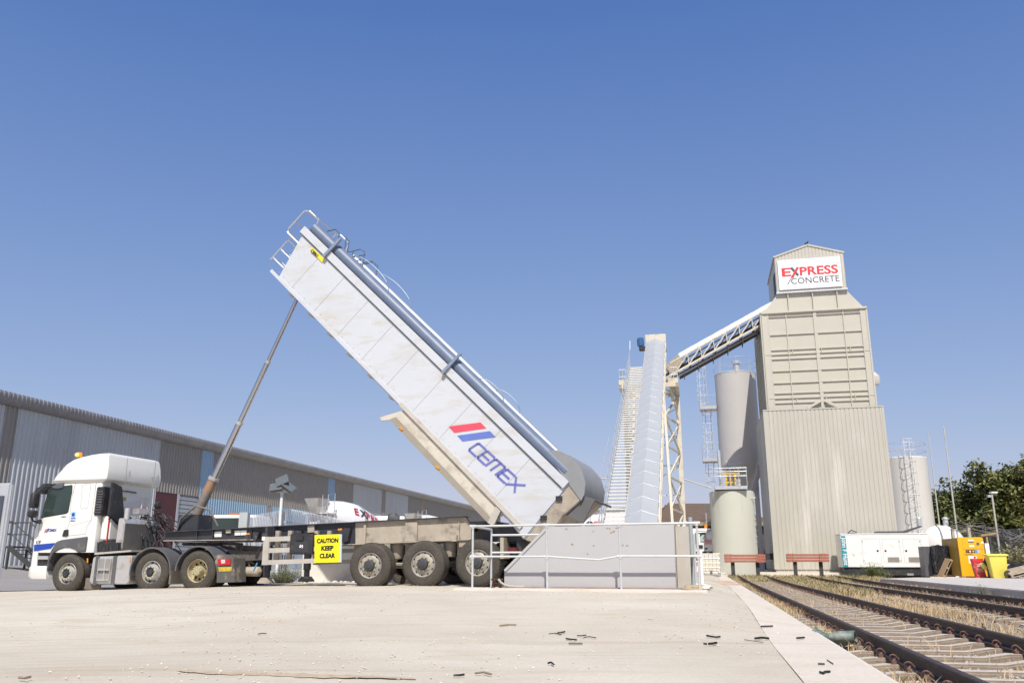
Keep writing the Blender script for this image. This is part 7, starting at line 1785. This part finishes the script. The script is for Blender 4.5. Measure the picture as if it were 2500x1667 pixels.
litter(l8((345, 534), (480, 553)), .005, M('twig', (.25, .2, .14)), 'long thin twig left of the thick black strip')
litter(l8((722, 527), (775, 523)), .011, ctm, 'black strip near the kerb by the green container')
litter(l8((873, 710), (922, 712)), .008, ctm, 'small black strip low on the path near the bottom')
litter(l8((888, 772), (910, 780), (925, 770), (960, 768)), .009, ctm, 'bent black strip lowest on the path')
litter(l8((938, 678), (983, 708)), .004, ctm, 'thin dark twig slanting near the kerb')
litter(l8((35, 399), (70, 401)), .012, ctm, 'black stub on the yard at the left of the path'); litter(l8((62, 386), (85, 386)), .010, ctm, 'tiny black stub just above another stub')
LL_ = ['short dark twig farthest up the yard, below the middle trailer wheel', 'long thin twig alone right of the middle of the yard', 'dark strip just below the long thin twig', 'dark strip second in the scattered row', 'small strip at the lower left of the strip cluster', 'lowest strip of the cluster on the yard', 'upper strip in the middle of the cluster', 'rightmost strip of the small cluster', 'single strip above and right of the cluster', 'longest strip along the bottom of the cluster', 'tiny strip at the left of the cluster', 'long twig by the bottom edge, middle of the yard', 'short stub beside the twig at the bottom edge', 'faint twig on the bare yard below the guard rail', 'faint twig on the bare yard below the caution board', 'dark strip in the bottom left corner', 'tiny stub left of the whole strip cluster', 'tiny stub alone between cluster and bottom edge']
for i, (x, y, w_) in enumerate(((915, 1484, 26), (1155, 1502, 50), (1190, 1520, 30), (1240, 1528, 40), (1355, 1547, 30), (1395, 1560, 26), (1420, 1552, 22), (1440, 1556, 30), (1475, 1512, 34), (1405, 1572, 34), (1370, 1545, 18), (1180, 1645, 40), (1120, 1650, 26), (560, 1507, 22), (640, 1548, 20), (60, 1656, 28), (1290, 1545, 16), (1345, 1620, 14))):
    rd = random.Random(i * 7 + 1); m_ = ctm if rd.random() < .6 else M('twig', (.25, .2, .14))
    litter([(x - w_ / 2, y), (x, y + rd.uniform(-3, 2)), (x + w_ / 2, y + rd.uniform(-2, 3))], rd.uniform(.004, .009), m_, LL_[i], 'twig')
# crushed green container by the rail
X, Y = G(*d8(985, 530), -.08); gc = thing('crushed_container', 'crushed green plastic tube lying between kerb and rail', 'litter', loc=(X - .02, Y, -.06), rz=-35)
bm = MB(); bm.lathe([(.10, -.27), (.115, -.2), (.10, -.05), (.12, .1), (.09, .27)], (0, 0, 0), 'x', 18, caps=False)
for v_ in bm.bm.verts: v_.co.z = v_.co.z * .62 + .028 * math.sin(v_.co.x * 31 + v_.co.y * 19) + .015 * math.sin(v_.co.x * 57); v_.co.y = v_.co.y * .85 + .03 * math.sin(v_.co.x * 25)
o = bm.build('tube', M('bottle_green', (.10, .15, .13), .5, var=.3, vs=12, dirt=((.33, .32, .27), .5, 14)), gc, smooth_=50)
md = o.modifiers.new('thick', 'SOLIDIFY'); md.thickness = .006

# dirt edge of the slab nearest the camera
de = bmesh.new(); L1_, L2_ = [], []
for i in range(40):
    x = 430 + i * 15; y = 1638 + (x - 430) * .034 + .5 * math.sin(i * 1.7) + .6 * math.sin(i * .37); w_ = 3.0 * math.sin(math.pi * i / 39) ** .5 + 1.5 * math.sin(i * 2.3) ** 2
    for Lr, yy in ((L1_, y - w_), (L2_, y + w_)):
        X, Y = G(x, yy, 0); Lr.append(de.verts.new((X, Y, gzw(*PF.loc(X, Y)) + .006)))
for a_, b_, c_2, d_2 in zip(L1_, L1_[1:], L2_[1:], L2_): de.faces.new([a_, d_2, c_2, b_])
me = bpy.data.meshes.new('dirt_edge'); de.to_mesh(me); de.free(); me.materials.append(M('dirt_tan', (.45, .36, .25), .95, var=.2, vs=12, bump=.4)); o = bpy.data.objects.new('dirt_edge', me); col.objects.link(o); tag(o, kind='structure')

# pieces that lie apart become objects of their own
def split_loose(o):
    bm = bmesh.new(); bm.from_mesh(o.data); bm.verts.ensure_lookup_table(); seen = {}; comps = []
    for v in bm.verts:
        if v.index in seen: continue
        st = [v]; comp = []; seen[v.index] = 1
        while st:
            x = st.pop(); comp.append(x.index)
            for e in x.link_edges:
                y = e.other_vert(x)
                if y.index not in seen: seen[y.index] = 1; st.append(y)
        comps.append(set(comp))
    bm.free()
    if len(comps) < 2 or len(comps) > 24 or o.data.users > 1 or len(o.children): return
    base = o.name.split('.')[0]
    for i, cset in enumerate(comps):
        b2 = bmesh.new(); b2.from_mesh(o.data); b2.verts.ensure_lookup_table()
        bmesh.ops.delete(b2, geom=[v for v in b2.verts if v.index not in cset], context='VERTS')
        me = o.data.copy(); b2.to_mesh(me); b2.free()
        if i == 0: first = me; continue
        n = bpy.data.objects.new(base, me); col.objects.link(n); n.parent = o.parent; n.location = o.location; n.rotation_euler = o.rotation_euler
        for k in o.keys(): n[k] = o[k]
    o.data = first
SPL = {'corner_trim', 'corner_column', 'guard_post', 'tarp_hoop', 'step', 'strap', 'outrigger', 'side_marker', 'data_plate', 'bracket', 'cross_member', 'saddle', 'fork_pocket', 'chassis_rail',
       'brace', 'kick_plate', 'deck', 'logo_stripe', 'stiffener', 'chassis_rail', 'rear_frame', 'body_beam', 'door_latch', 'vent_frame', 'flashing', 'tread', 'rung', 'verge_trim', 'side_plate', 'latch', 'mirror', 'post', 'cross_bearer', 'antenna', 'front_ladder', 'neck_rib', 'rear_crossmember', 'hinge', 'door_hinge', 'mudguard'}
for o in list(bpy.data.objects):
    if o.type == 'MESH' and o.parent and (o.name.split('.')[0] in SPL or (o.name.startswith('stringer') and o.parent.name.startswith('metal'))): split_loose(o)
